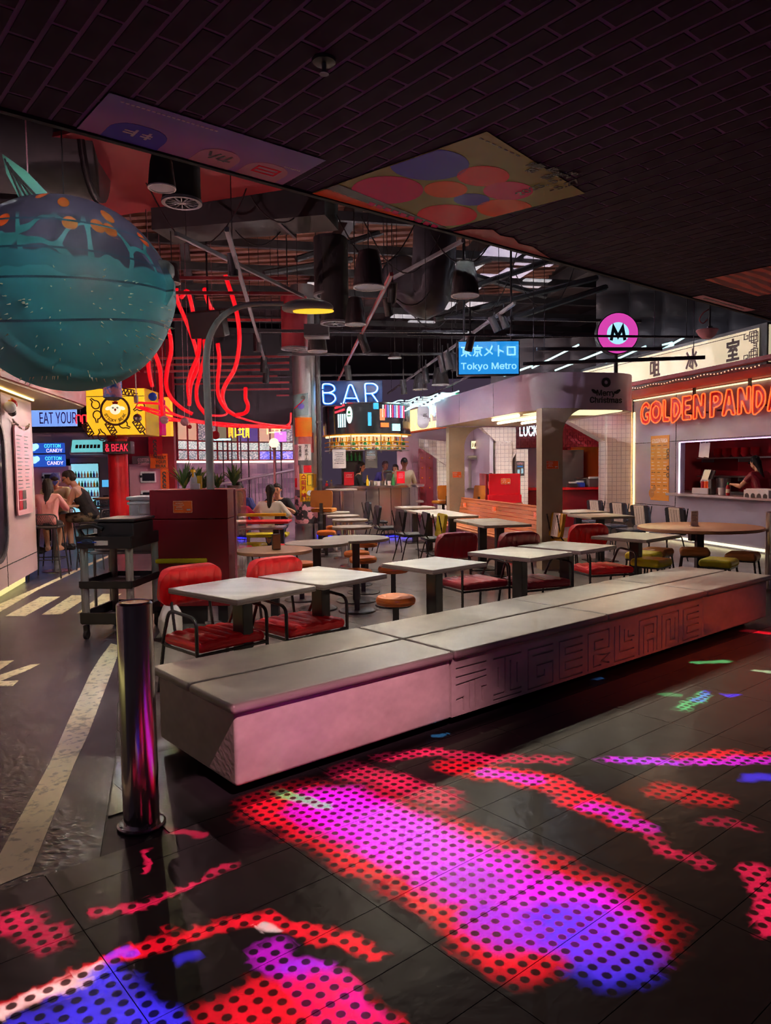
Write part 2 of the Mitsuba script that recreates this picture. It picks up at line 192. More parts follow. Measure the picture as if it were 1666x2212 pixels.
# ---------------- lamp added above the walkway: puts the dotted LED reflection on the tiles
LAMP = np.array([.6, 1.7, 3.0]); LT = math.tan(math.radians(70))
R_, M_, V_, B_, K_, G_, W_ = (1, .004, .025), (.74, .004, .92), (.38, .02, 1.05), (.05, .03, 1.1), (.9, .012, .10), (.1, .7, .25), (1, .75, .8)
BANDS = [ # photograph places along the streak, half width in metres, colour, strength, dotted
 ([(575, 1722), (640, 1760), (800, 1850), (960, 1930), (1080, 2020), (1130, 2060)], .14, R_, .9, 1), ([(640, 1735), (760, 1755), (960, 1840), (1150, 1920), (1290, 1985)], .25, R_, .8, 1),
 ([(720, 1740), (850, 1800), (1010, 1885), (1160, 1950), (1240, 1980)], .20, M_, 1.9, 1), ([(740, 1745), (900, 1815), (1000, 1890), (1120, 1970)], .12, (.55, .03, 1), .9, 1), ([(1080, 2000), (1180, 2010), (1240, 2015)], .12, V_, 1., 1), ([(1250, 2000), (1310, 2055)], .16, B_, 1.2, 1), ([(600, 1712), (690, 1738)], .045, G_, 1., 1),
 ([(750, 1660), (850, 1690), (960, 1725)], .10, K_, .7, 1), ([(830, 1635), (930, 1625), (1060, 1640), (1210, 1640)], .055, K_, .7, 1), ([(990, 1655), (1090, 1675), (1180, 1690), (1260, 1730), (1350, 1770)], .10, R_, .9, 1), ([(1050, 1668), (1150, 1685)], .05, M_, 1., 1), ([(1270, 1740), (1390, 1785)], .05, M_, 1., 1), ([(1390, 1790), (1440, 1835), (1505, 1862)], .045, K_, .6, 1),
 ([(1310, 1640), (1420, 1645), (1530, 1645), (1666, 1640)], .045, M_, .9, 1), ([(1460, 1632), (1560, 1630), (1666, 1630)], .05, R_, .7, 1), ([(1330, 1642), (1450, 1646)], .03, V_, 1., 1), ([(1440, 1710), (1540, 1725)], .09, R_, .6, 1), ([(1620, 1680), (1666, 1680)], .05, B_, .7, 0), ([(1530, 1770), (1620, 1790)], .035, K_, .35, 1),
 ([(200, 1972), (300, 1960), (400, 1915), (490, 1878)], .022, K_, .6, 1), ([(370, 1800), (440, 1805)], .02, K_, .5, 0), ([(308, 1842), (312, 1880)], .012, K_, .7, 0),
 ([(0, 2180), (120, 2130), (220, 2080), (310, 2050), (420, 2015), (520, 1990), (580, 1990), (640, 2005), (740, 2035), (820, 2070)], .035, R_, 1., 1), ([(0, 2185), (120, 2132), (215, 2090)], .03, W_, 1., 1), ([(250, 2065), (300, 2052)], .02, V_, 1., 0), ([(568, 2002), (588, 2007)], .012, W_, .9, 0),
 ([(170, 2150), (230, 2110), (300, 2180), (340, 2212)], .06, B_, .8, 1), ([(60, 2212), (180, 2190), (330, 2205)], .06, B_, .8, 1), ([(590, 2060), (660, 2110), (740, 2180), (790, 2212)], .07, M_, .9, 1), ([(640, 2085), (700, 2120)], .04, V_, 1., 1), ([(480, 2200), (560, 2160), (680, 2150), (760, 2200)], .10, R_, .85, 1), ([(560, 2212), (800, 2240)], .10, R_, .8, 1),
 ([(0, 1990), (40, 1985), (100, 2030)], .07, K_, .55, 1), ([(390, 2082), (420, 2073)], .02, B_, .7, 0), ([(1640, 1880), (1666, 1960), (1680, 2010)], .05, K_, .9, 1),
 ([(1480, 1530), (1520, 1500)], .05, G_, .8, 1), ([(1500, 1515), (1530, 1497)], .03, B_, .7, 1), ([(1510, 1432), (1570, 1428)], .04, G_, .6, 0), ([(1575, 1502), (1600, 1500)], .025, B_, .8, 0), ([(1440, 1500), (1460, 1502)], .03, G_, .35, 0), ([(940, 1590), (960, 1588)], .015, (.1, .5, 1), .9, 0), ([(1280, 1468), (1300, 1467)], .025, (.1, .4, 1), .8, 0), ([(1590, 1360), (1666, 1368)], .06, R_, .7, 0), ([(1640, 1450), (1666, 1452)], .03, (.6, 1, .6), .5, 0)]
_segs = []
for pts, r, c, s, dot in BANDS:
    q = [G(*a)[:2] for a in pts]
    for a, b in zip(q, q[1:]): _segs.append((a, b, r, c, s, dot))
def led_reflection(p, n, uv):
    hx = (0.5-uv.x)*(2*LT*LAMP[2]); hy = (uv.y-0.5)*(2*LT*LAMP[2])
    X, Y = hx+LAMP[0], hy+LAMP[1]
    u, v = X*UX[0]+Y*UX[1], X*VX[0]+Y*VX[1]
    PIT = .052
    cu, cv = (dr.floor(u/PIT)+.5)*PIT, (dr.floor(v/PIT)+.5)*PIT
    hole = mikit.smoothstep(.24, .38, dr.sqrt(dr.square(u-cu)+dr.square(v-cv))/PIT)
    wx = X+(mikit.fbm(u*9, v*9)-.5)*.09+(mikit.cell_rand(dr.floor(u/PIT), dr.floor(v/PIT))-.5)*.03; wy = Y+(mikit.fbm(u*9+40, v*9)-.5)*.09
    out = mi.Color3f(0.)
    for a, b, r, c, s, dot in _segs:
        d = b-a; L = max(float(d@d), 1e-6)
        t = dr.clip(((wx-float(a[0]))*float(d[0])+(wy-float(a[1]))*float(d[1]))/L, 0, 1)
        q = dr.sqrt(dr.square(wx-float(a[0])-t*float(d[0]))+dr.square(wy-float(a[1])-t*float(d[1])))
        k = (1-mikit.smoothstep(.55*r, 1.3*r+.01, q))*s
        if dot: k = k*(hole*.96+.04)
        out = out*(1-.75*dr.clip(k, 0, 1))+mi.Color3f(*c)*k
    wash = mi.Color3f(.072, .030, .037)*(mikit.smoothstep(3.10, 3.25, v)*(1-mikit.smoothstep(3.50, 3.60, v))*(1-mikit.smoothstep(2.9, 3.9, u))*mikit.smoothstep(1.2, 1.7, u))+mi.Color3f(.0008, .0003, .0008)  # added pink wash, aimed so that the bench front receives it
    out = out*(1-mikit.smoothstep(3.13, 3.2, v))+wash
    return out*(((hx*hx+hy*hy)/float(LAMP[2]**2)+1)**1.5)
spot('added_pattern_light', LAMP, LAMP-[0, 0, 1], [9*50.]*3, 70, 69, 45., mikit.proc(led_reflection))
scene['added_pattern_light']['to_world'] = T().look_at(origin=LAMP.tolist(), target=(LAMP-[0, 0, 1]).tolist(), up=[0, 1, 0])
# ---------------- floor
def seen(pt, pad=150):
    d = np.asarray(pt)-EYE; z = d@FW
    if z < .3: return False
    x, y = 833+FOC*(d@RT)/z, 1106-FOC*(d@UP)/z
    return -pad < x < 1666+pad and -pad < y < 2212+pad
ROAD_EDGE = [(-1.18, 2.90), (-1.50, 3.96), (-1.86, 5.0), (-2.12, 6.2), (-2.35, 8.0), (-2.75, 11.0), (-3.6, 16.), (-5.2, 26.)]
line_pt = [W(-9, 3.06)[:2], W(12, 3.06)[:2]]
near_side = Polygon([W(-9, 3.06)[:2], W(14, 3.06)[:2], W(14, -6)[:2], W(-9, -6)[:2]])
road = Polygon(ROAD_EDGE+[(-30, 26), (-30, 2), (W(-9, 3.06)[0], W(-9, 3.06)[1])]).buffer(0).difference(near_side)
struct('floor', bx(60, 60, .2, (0, 20, -.108)), 'joint')
k0 = 0; far_pieces = []
def tiles(region, du, dv, u0, v0, urange, vrange, gap, mats, limit):
    got, rest = [], []
    for i in range(*urange):
        for j in range(*vrange):
            a, b = u0+i*du, v0+j*dv
            q = Polygon([W(a+gap, b+gap)[:2], W(a+du-gap, b+gap)[:2], W(a+du-gap, b+dv-gap)[:2], W(a+gap, b+dv-gap)[:2]]).intersection(region)
            if q.area < .004 or q.geom_type != 'Polygon': continue
            c = q.centroid; (got if seen((c.x, c.y, 0)) else rest).append((c.y, q))
    got.sort(key=lambda t: t[0]); return [q for _, q in got[:limit]], [q for _, q in got[limit:]]+[q for _, q in rest]
t1, r1 = tiles(near_side, .86, .285, 1.64-8*.86, 1.459-12*.285, (0, 20), (0, 18), .0016, 0, 150)
for q in t1: piece('floor', 'tile', prism(q, .006, -.006), 'stone_tile')
struct('floor_far_walkway', prism(unary_union(r1), .006, -.006), 'stone_tile')
strip = Polygon([W(1.3, 3.063)[:2], W(12, 3.063)[:2], W(12, 4.0)[:2], W(1.3, 4.0)[:2]]).difference(road.buffer(.01))
dining = Polygon([W(-9, 3.063)[:2], W(16, 3.063)[:2], (16, 30), (-6, 30)]).difference(road.buffer(.008)).difference(strip).buffer(0)
for i in range(12):
    q = Polygon([W(1.3+i*.9+.002, 3.065)[:2], W(2.2+i*.9-.002, 3.065)[:2], W(2.2+i*.9-.002, 4.0)[:2], W(1.3+i*.9+.002, 4.0)[:2]]).intersection(strip)
    if q.area > .01: piece('floor', 'tile', prism(q, .006, -.006), 'black_tile')
near_dining = dining.intersection(sbox(-2.6, 2.5, 6.5, 10.5))
t2, r2 = tiles(near_dining, .6, .6, 1.0-20*.6, 4.0, (0, 50), (-2, 26), .002, 0, 138)
for q in t2: piece('floor', 'tile', prism(q, .006, -.006), 'dark_tile')
struct('floor_far_dining', prism(unary_union(r2+[dining.difference(sbox(-2.6, 2.5, 6.5, 10.5))]), .006, -.006), 'dark_tile')
struct('floor_road', prism(road, .006, -.006), 'asphalt')
def paint(pts, label, name='road_marking', group=None):
    return one(name, label, 'road marking', prism(Polygon([G(*a)[:2] for a in pts]).buffer(0), .0015, .0004), 'road_paint', group=group)
paint([(-120, 2000), (0, 1912), (66, 1885), (160, 1652), (190, 1588), (239, 1458), (262, 1395), (240, 1390), (217, 1420), (195, 1455), (152, 1548), (107, 1650), (0, 1845), (-120, 1960)], 'wide curving white line on the dark road beside the bollard')
paint([(0, 1322), (81, 1275), (195, 1221), (287, 1181), (300, 1170), (290, 1170), (280, 1181), (188, 1219), (74, 1272), (-80, 1340), (-80, 1360)], 'long thin white line running up the road past the bar stools')
paint([(12, 1331), (55, 1331), (130, 1289), (88, 1289)], 'white crossing stripe nearest the left edge of the photo', group='zebra crossing stripes')
paint([(90, 1328), (133, 1327), (196, 1286), (155, 1286)], 'white crossing stripe between two other stripes, mid road', group='zebra crossing stripes')
paint([(166, 1325), (205, 1324), (262, 1283), (222, 1283)], 'white crossing stripe partly behind the black cart', group='zebra crossing stripes')
paint([(-60, 1330), (-25, 1330), (60, 1290), (20, 1290)][::-1], 'white crossing stripe cut by the left edge of the photo', group='zebra crossing stripes') if False else None
paint([(-70, 1480), (0, 1447), (30, 1427), (-70, 1430)], 'triangular piece of the white road arrow at left')
paint([(87, 1434), (66, 1436), (-60, 1478), (-60, 1490), (0, 1472), (60, 1448)], 'slanting bar of the white road arrow at left')
paint([(41, 1470), (-60, 1474), (-60, 1484), (28, 1482)], 'short lowest bar of the white road arrow at left')
# ---------------- brick ceiling over the walkway, with its pictures
H = 3.1
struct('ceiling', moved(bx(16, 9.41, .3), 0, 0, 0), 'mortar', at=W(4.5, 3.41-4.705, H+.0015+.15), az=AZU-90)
bricks = []
for i in range(-6, 90):
    for j in range(-10, 14):
        u, v = .71+i*.1012, 3.41-(j+.5*(i % 2))*.2925-.2925*.5
        v0, v1 = v-.2925/2+.006, min(v+.2925/2-.006, 3.405)
        if v1-v0 < .03: continue
        c = W(u+.05, (v0+v1)/2, H)
        if seen(c, 900): bricks.append((float(np.linalg.norm(c-EYE)), u, v0, v1))
bricks.sort()
for n, (_, u, v0, v1) in enumerate(bricks[:300]):
    c = W(u+.05, (v0+v1)/2, H+.0045); k = rng.uniform(-.0012, .0012)
    b = bx(.0885, v1-v0, .012+k); vv = b.vertices; vv[vv[:, 2] < 0] *= [.93, .975, 1]
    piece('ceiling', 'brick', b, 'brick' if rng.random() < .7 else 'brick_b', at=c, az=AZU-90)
far = []
for _, u, v0, v1 in bricks[300:]:
    b = bx(.0885, v1-v0, .012); b.apply_transform(np.array(place(*W(u+.05, (v0+v1)/2, H+.0045), az=AZU-90).matrix)); far.append(b)
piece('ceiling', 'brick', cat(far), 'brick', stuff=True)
struct('trim_1', bx(16, .03, .34), 'soot', at=W(4.5, 3.425, H+.155), az=AZU-90)
def at_ceiling(m, u, v, dz=0):     # a flat picture whose front faces down: local x along the panel, y towards the hall
    m = m.copy(); m.apply_transform(trimesh.transformations.rotation_matrix(math.pi, [1, 0, 0])); m.apply_transform(np.array(place(*W(u, v, H-.006-dz), az=AZU-90).matrix)); return m
def picture(thing, poly, m, lay, u, v, name, label=None): thing.p(name, at_ceiling(prism(poly, .0012), u, v, .0012*lay), m, label=label)
mat('poster_lilac', (120, 96, 170), .5, 0, .08, tex=mikit.proc(lambda p, n, uv: mikit.mix(lin(190, 140, 185), lin(138, 134, 182), mikit.smoothstep(3.35, 3.0, p.x*VX[0]+p.y*VX[1]+(mikit.fbm(p.x*4, p.y*4)-.5)*.2))))
mat('poster_olive', (150, 146, 76), .5, 0, .08); mat('poster_navy', (82, 74, 176), .5, 0, .08); mat('poster_red', (245, 10, 50), .5, 0, .08); mat('poster_pink', (235, 0, 110), .5, 0, .08); mat('poster_orange', (255, 96, 30), .5, 0, .08); mat('poster_dark', (44, 38, 36), .5)
t = Thing('ceiling_poster', 'lilac and blue poster with rounded tags stuck on the brick ceiling', 'poster')
picture(t, sbox(0, -.395, 1.05, 0), 'poster_lilac', 0, 1.125, 3.008, 'sheet')
for (x, w, m2, m3, s) in ((.10, .26, 'poster_navy', 'paper', 0), (.52, .21, 'pale_pink', 'poster_dark', 1), (.80, .17, 'pale_pink', 'poster_red', 2)):
    picture(t, rrect(w, .5, .1, (x+w/2, -.445)).intersection(sbox(0, -.395, 1.05, 0)), m2, 1, 1.125, 3.008, 'tag')
    gl = [[(.1, .9), (.1, .2)], [(.0, .7), (.3, .7)], [(.0, .45), (.3, .45)], [(.6, .9), (.6, .2)], [(.6, .7), (.95, .7)], [(.6, .45), (.95, .45)]] if s == 0 else [[(.0, .8), (.4, .9)], [(.2, .9), (.1, .2)], [(.5, .8), (.4, .3)], [(.8, .9), (.6, .2)], [(.9, .6), (1, .2)]] if s == 1 else [[(.0, .9), (1, .9)], [(.05, .5), (.95, .5)], [(.0, .1), (1, .1)], [(0, .9), (0, .1)], [(1, .9), (1, .1)]]
    picture(t, affinity.scale(strokes(gl, .012, (x+w/2-.06, -.33, .12, .09)), -1, -1), m3, 2, 1.125, 3.008, 'glyph')
for x in np.arange(.06, .5, .022): picture(t, sbox(x, -.045, x+.014, -.036), 'paper', 1, 1.125, 3.008, 'fine_print')
for k in range(8): picture(t, sbox(.93+.012*k, -.19, .938+.012*k, -.18), 'paper', 1, 1.125, 3.008, 'fine_print')
t = Thing('ceiling_poster', 'olive poster with red, pink, orange and navy discs on the ceiling', 'poster')
c0 = [G(672, 415, H), G(1052, 281, H), G(1264, 415, H), G(965, 493, H)]
pu = [2.40, 3.50]; pv = [2.36, 3.405]
UV = lambda px, py: (lambda p: (p[0]*UX[0]+p[1]*UX[1], p[0]*VX[0]+p[1]*VX[1]))(G(px, py, H))
sheet = Polygon([UV(672, 415), UV(1052, 281), UV(1264, 415), UV(965, 493)]).intersection(sbox(2, 2, 4, 3.405))
def up(poly, m, lay, name):     # polygons given in the ceiling's own u, v
    q = affinity.affine_transform(poly, [1, 0, 0, -1, -2.4, 3.0])
    t.p(name, at_ceiling(prism(q, .0012), 2.4, 3.0, .0012*lay), m)
up(sheet, 'poster_olive', 0, 'sheet')
for (x, y, w, h2, m2) in ((928, 352, 86, 34, 'poster_navy'), (837, 407, 78, 30, 'poster_pink'), (1044, 377, 57, 22, 'poster_red'), (963, 406, 47, 18, 'poster_orange'), (1098, 409, 54, 20, 'poster_pink'), (1019, 428, 39, 13, 'poster_navy'), (966, 462, 65, 23, 'poster_red'), (1090, 447, 60, 20, 'poster_orange')):
    up(Polygon([UV(x+w*math.cos(a), y+h2*math.sin(a)) for a in np.linspace(0, 2*math.pi, 28)[:-1]]).buffer(0).intersection(sheet.buffer(-.005)), m2, 1, 'disc')
up(Polygon([UV(*a) for a in ((700, 404), (730, 394), (970, 491), (955, 491))]).intersection(sheet), 'poster_dark', 2, 'stripe'); up(Polygon([UV(*a) for a in ((675, 415), (708, 404), (900, 473), (880, 473))]).intersection(sheet), 'poster_orange', 2, 'stripe')
for k, s in enumerate(('2023. 5. 26.(금)', '-5.27.(토), 노들섬')):
    pass
def ceiling_words(s, px, py, h, az, m, name='lettering'):
    a = UV(px, py); q = text(s, h, .0012, True)
    q = turned(q, az, [0, 0, 1]); t.p(name, at_ceiling(q, a[0], a[1], .0026), m)
def ceiling_glyph(l, px, py, w, az, m, name='lettering'):
    a = UV(px, py); q = affinity.rotate(strokes(l, .009, (-w/2, -w/2, w, w)), az, origin=(0, 0)); t.p(name, at_ceiling(prism(q, .0012), a[0], a[1], .0026), m)
ceiling_words('2023. 5. 26.', 1183, 392, .052, 90, 'poster_dark'); ceiling_words('-5.27.', 1222, 396, .052, 90, 'poster_dark')
HAN = [[(0, .9), (.9, .9)], [(.2, .9), (.2, .55)], [(.7, .9), (.7, .55)], [(0, .55), (.9, .55)], [(.1, .3), (.8, .3), (.8, 0), (.1, 0), (.1, .3)]]
for px, py in ((1150, 364), (1183, 378), (1205, 372), (1196, 362), (1166, 355), (1152, 352)): ceiling_glyph(HAN, px, py, .05, 90, 'poster_dark')
for k in range(7): up(Polygon([UV(*a) for a in ((1038+k*13, 294+k*6), (1046+k*13, 297.5+k*6), (1044+k*13, 299+k*6), (1036+k*13, 296+k*6))]), 'poster_dark', 1, 'fine_print')
for k in range(9): up(Polygon([UV(*a) for a in ((800+k*17, 432+k*6), (812+k*17, 436+k*6), (806+k*17, 442+k*6), (794+k*17, 438+k*6))]), 'poster_pink', 3, 'lettering')
mat('wood_print', (196, 60, 44), .55, tex=mikit.proc(lambda p, n, uv: mikit.mix(lin(120, 20, 18), lin(214, 90, 66), mikit.smoothstep(.35, .65, dr.sin(60*(p.x*VX[0]+p.y*VX[1]+.09*mikit.fbm((p.x*UX[0]+p.y*UX[1])*2.2, (p.x*VX[0]+p.y*VX[1])*7)))*.5+.5))))
t = Thing('ceiling_poster', 'red wood-grain sheet on the brick ceiling above the cream lightbox', 'poster'); up(sbox(5.97, 2.2, 6.95, 3.02), 'wood_print', 0, 'sheet')
t = Thing('ceiling_poster', 'narrow pale pink sheet of small writing at the edge of the ceiling', 'poster'); up(sbox(6.5, 3.30, 7.55, 3.405), 'pale_pink', 0, 'sheet')
for k in range(16): up(sbox(6.62+k*.05, 3.34, 6.655+k*.05, 3.36), 'poster_dark', 1, 'fine_print')
t = Thing('ceiling_poster', 'faded red torn print along the ceiling edge', 'poster')
up(Polygon([(3.45, 3.405), (3.5, 3.30), (3.62, 3.22), (3.75, 3.27), (3.86, 3.25), (3.98, 3.31), (4.12, 3.30), (4.3, 3.36), (4.45, 3.405)]), 'canopy_red', 0, 'sheet')
t = Thing('sprinkler', 'small black sprinkler head on the brick ceiling', 'sprinkler', at=tuple(G(700, 128, H)))
t.p('rose', lathe([(0, 0), (.045, -.003), (.042, -.012), (.018, -.016), (0, -.016)][::-1]), 'black', 30); t.p('nozzle', cat([cyl(.008, .04, (0, 0, -.03)), cyl(.018, .003, (0, 0, -.052))]), 'grey_metal')
t = Thing('added_pattern_lamp', 'black lamp body added out of view on the ceiling for the floor pattern', 'lamp', at=(float(LAMP[0]), float(LAMP[1]), H))
t.p('housing', cat([cyl(.09, .06, (0, 0, -.035)), bx(.16, .12, .03, (0, 0, -.015))]), 'black'); t.p('lens_ring', lathe([(.05, -.066), (.06, -.066), (.06, -.085), (.05, -.085), (.05, -.066)]), 'chrome')  # unseen body added for the floor pattern lamp
# ---------------- the long concrete bench
U0, U1, V0, V1 = 1.685, 7.6, 3.165, 4.065
t = Thing('concrete_bench', 'long concrete bench with grey cushions and a relief of letters on its side', 'bench')
cuts = [U0, 3.16, 6.30, U1]
b_at = lambda m: (lambda q: q)(m)
def bench_mesh(m, u, v, z): m = m.copy(); m.apply_transform(np.array(place(*W(u, v, z), az=AZU-90).matrix)); return m
for a, b in zip(cuts, cuts[1:]):
    if a == 3.16: t.p('block', bench_mesh(rbox(b-a-.004, V1-V0-.016, .375, .008), (a+b)/2, (V0+V1)/2+.008, .2425), 'concrete', 30)
    else: t.p('block', bench_mesh(rbox(b-a-.004, V1-V0, .375, .018), (a+b)/2, (V0+V1)/2, .2425), 'concrete', 30)
t.p('plinth', bench_mesh(bx(U1-U0-.3, .6, .06), (U0+U1)/2, (V0+V1)/2, .03), 'soot')
LET = {'T': [[(0, 1), (1, 1)], [(0, .8), (1, .8)], [(0, .62), (1, .66)], [(.42, .62), (.42, 0)], [(.62, .62), (.62, 0)], [(0, .28), (.22, .3), (.22, 0)], [(1, .42), (.85, .42), (.85, .1)]],
 'I': [[(0, 1), (1, 1)], [(.4, 1), (.4, .12), (0, .12)], [(.6, .85), (.6, .12), (1, .12)], [(.15, .75), (.15, .3)], [(.85, .75), (.85, .3)], [(0, 0), (1, 0)]],
 'G': [[(1, 1), (0, 1), (0, 0), (1, 0), (1, .55), (.35, .55), (.35, .25), (.65, .25), (.65, .38)], [(1, .82), (.2, .82)]],
 'E': [[(1, 1), (0, 1), (0, 0), (1, 0)], [(1, .8), (.25, .8), (.25, .62), (1, .62)], [(1, .42), (.25, .42), (.25, .2), (1, .2)]],
 'R': [[(0, 0), (0, 1), (1, 1), (1, .5), (.3, .5), (.3, .75), (.7, .75)], [(.25, .35), (.25, .05), (.6, .05)], [(.5, .35), (1, .3), (.6, .15), (1, .05)]],
 'L': [[(0, 1), (0, 0), (1, 0)], [(.25, 1), (.25, .25), (1, .25)], [(.5, .85), (.5, .5), (.9, .5)], [(.7, .8), (.7, .62), (1, .62)]],
 'A': [[(0, 0), (0, 1), (1, 1), (1, 0)], [(.25, 0), (.25, .8), (.8, .8), (.8, .55), (.45, .55)], [(.45, .35), (.8, .35), (.8, 0)], [(.5, .35), (.5, 0)]],
 'N': [[(0, 0), (0, 1), (1, 1), (1, 0)], [(.25, 0), (.25, .8), (.5, .8), (.5, .15), (.78, .15), (.78, .8)]]}
glyphs = []; w1 = (6.30-3.16)/9.15
for i, ch in enumerate('TIGERLANE'):
    x = 3.16+.05+i*w1
    glyphs.append(strokes(LET[ch], .013, (x, .085, w1*.78, .27)))
face = sbox(3.165, .06, 6.295, .425).difference(unary_union(glyphs))
fm = stand(prism(face, .016)); fm.apply_translation([0, 0, 0]); 
fm.apply_transform(np.array(place(0, 0, 0, az=AZU-90).matrix)); fm.apply_translation([VX[0]*(V0+.016), VX[1]*(V0+.016), 0])
t.p('letter_relief', fm, 'concrete', label='concrete panel with large angular lettering cut into it')
for row, (v0, v1) in enumerate(((V0-.035, 3.605), (3.612, V1+.03))):
    for a, b in zip([U0-.03, 3.165, 4.80, 6.32], [3.16, 4.795, 6.315, U1+.05]): t.p('cushion', bench_mesh(rbox(b-a, v1-v0, .05, .02), (a+b)/2, (v0+v1)/2, .452), 'cushion', 40)
# ---------------- steel bollards
def bollard(x, y, h, r, label):
    t = Thing('bollard', label, 'bollard', 'steel bollards', at=(x, y, 0))
    t.p('post', lathe([(0, 0), (r, 0), (r, h-.012), (r-.01, h-.002), (r-.012, h-.012), (0, h-.012)][::-1], 40), 'steel', 30); t.p('flange', lathe([(r, .0), (r+.028, 0), (r+.028, .006), (r+.02, .012), (r, .012)][::-1], 40), 'steel', 30)
    t.p('cap', cyl(r-.012, .006, (0, 0, h-.009), 40), 'gold', label='yellow top disc')
    for k in range(4): a = .7+k*math.pi/2; t.p('bolt', cyl(.006, .006, ((r+.016)*math.cos(a), (r+.016)*math.sin(a), .014), 6), 'grey_metal')
bollard(-1.125, 3.27, 1.02, .078, 'shiny steel bollard with yellow top beside the near end of the bench')
bollard(4.83, 9.25, .98, .06, 'steel bollard cut by the right edge of the photo')
# ---------------- dining furniture
def arm_chair(x, y, az, vinyl, label, z=0.):
    t = Thing('armchair', label, 'chair', 'red armchairs', at=(x, y, z), az=az)     # faces local +y
    def seat():
        m = rbox(.55, .48, .075, .034, (0, 0, .395), 4).subdivide_to_size(.016); v = m.vertices; up = v[:, 2] > .41
        v[up, 2] += .012*np.abs(np.cos(v[up, 0]*math.pi/.092))**.6 - .012*(np.abs(v[up, 0])/.28)**4; return m
    def back():
        s = stand(prism(rrect(.52, .29, .115), .075)); s.apply_translation([0, .0375, 0]); s = s.subdivide_to_size(.014); v = s.vertices
        f = np.sign(v[:, 1]); d = 1-np.maximum(np.abs(v[:, 0])/.262, np.abs(v[:, 2])/.147)**4; v[:, 1] = f*(.012+.026*np.clip(d, 0, 1)**.5)+f*.012*np.abs(np.cos(v[:, 0]*math.pi/.0743))**.5*np.clip(d, 0, 1)**.5
        v[:, 1] += .35*v[:, 0]**2; s.apply_transform(trimesh.transformations.rotation_matrix(math.radians(-12), [1, 0, 0])); s.apply_translation([0, -.335, .75]); return s
    t.p('seat', ('arm_seat', seat), vinyl, 50); t.p('backrest', ('arm_back', back), vinyl, 50)
    for s, n in ((-1, 'l'), (1, 'r')):
        t.p('armrest', ('arm_'+n, lambda: tube(filleted([(s*.29, .23, .0), (s*.29, .23, .60), (s*.29, -.12, .62), (s*.27, -.26, .36)], .07), .0125, 8)), 'black_metal', 30)
        t.p('leg', ('arm_leg'+n, lambda: tube([(s*.27, -.24, .36), (s*.29, -.30, 0)], .0125, 8)), 'black_metal', 30)
        t.p('back_support', ('arm_sup'+n, lambda: tube(filleted([(s*.16, -.20, .352), (s*.16, -.27, .40), (s*.16, -.345, .80)], .04), .011, 8)), 'black_metal', 30)
    t.p('seat_frame', ('arm_frame', lambda: tube([(-.28, .24, .35), (.28, .24, .35), (.27, -.25, .35), (-.27, -.25, .35)], .011, 6, True)), 'black_metal', 30)
    return t
arm_chair(-1.24, 5.27, 134, 'red_vinyl', 'bright red armchair with ribbed back at the corner of the nearest table')
arm_chair(-.68, 5.68, 136, 'red_vinyl', 'red armchair pushed in beside the tall lamp post, second from the left')
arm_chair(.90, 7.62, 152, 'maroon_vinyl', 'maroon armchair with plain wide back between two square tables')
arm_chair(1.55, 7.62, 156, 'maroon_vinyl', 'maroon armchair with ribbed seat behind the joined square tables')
arm_chair(2.5, 8.52, 165, 'red_vinyl', 'bright red armchair with tilted ribbed back near the concrete pillar')
def square_table(x, y, az, w, d, label, group='rectangular pedestal tables', post=(.12, .09), h=.76):
    t = Thing('square_table', label, 'table', group, at=(x, y, 0), az=az)
    t.p('tabletop', rbox(w, d, .026, .006, (0, 0, h-.013), 2), 'tabletop'); t.p('edge_band', bx(w-.004, d-.004, .014, (0, 0, h-.031)), 'edge')
    t.p('post', rbox(post[0], post[1], h-.05, .006, (0, 0, (h-.05)/2+.012), 2), 'black_metal'); t.p('foot_plate', rbox(.44, .44, .014, .005, (0, 0, .008), 2), 'black_metal'); t.p('top_plate', bx(.3, .3, .012, (0, 0, h-.045)), 'black_metal')
square_table(-1.03, 5.24, 41, .79, .70, 'stone-look table in front of the bright red armchair, nearest the bollard', h=.76)
square_table(-.52, 5.80, 41, .79, .70, 'stone-look table joined to the nearest table, on its right')
square_table(.42, 6.43, 48, .63, .68, 'single stone-look table with a round stool at its near left corner')
square_table(1.30, 7.16, 48, .76, .67, 'grey table in front of the two maroon armchairs, left of a joined pair')
square_table(1.885, 7.68, 47, .76, .68, 'grey table on the right of the joined pair by the maroon armchairs')
square_table(2.94, 8.67, 48, .70, .80, 'table with a pale top between the red armchair and the yellow stools')
for (x, y, s) in ((1.66, 10.78, 'pale table nearest the camera of the two beside the slatted wooden bench'), (1.50, 11.46, 'pale table behind another one beside the slatted wooden bench'), (1.15, 12.75, 'long row of pale tables by the black chairs, nearest table'), (.99, 13.43, 'middle table in the row by the black chairs'), (.83, 14.1, 'farthest table in the row by the black chairs'), (.62, 15.6, 'pale table beside the steel bar counter')):
    square_table(x, y, -13, .72, .67, s)
square_table(3.56, 12.25, -14, .78, .8, 'pale table with striped chairs, in front of the white tile column'); square_table(3.50, 13.45, -14, .74, .8, 'pale table with striped chairs, just right of the dark concrete pillar')
def round_table(x, y, r, label, h=.76, metal='black_metal', top='tabletop', group='round pedestal tables', pr=.045, sq=True):
    t = Thing('round_table', label, 'table', group, at=(x, y, 0))
    t.p('tabletop', lathe([(0, h-.032), (r-.004, h-.032), (r, h-.028), (r, h-.004), (r-.004, h), (0, h)], 48), top, 30)
    t.p('post', bx(.085, .085, h-.05, (0, 0, (h-.05)/2+.01)) if sq else cyl(pr, h-.05, (0, 0, (h-.05)/2+.01), 20), metal, 30); t.p('foot_plate', lathe([(0, .016), (r*.62-.01, .014), (r*.62, .006), (r*.62, 0), (0, 0)][::-1], 36), metal if sq else 'chrome', 30)
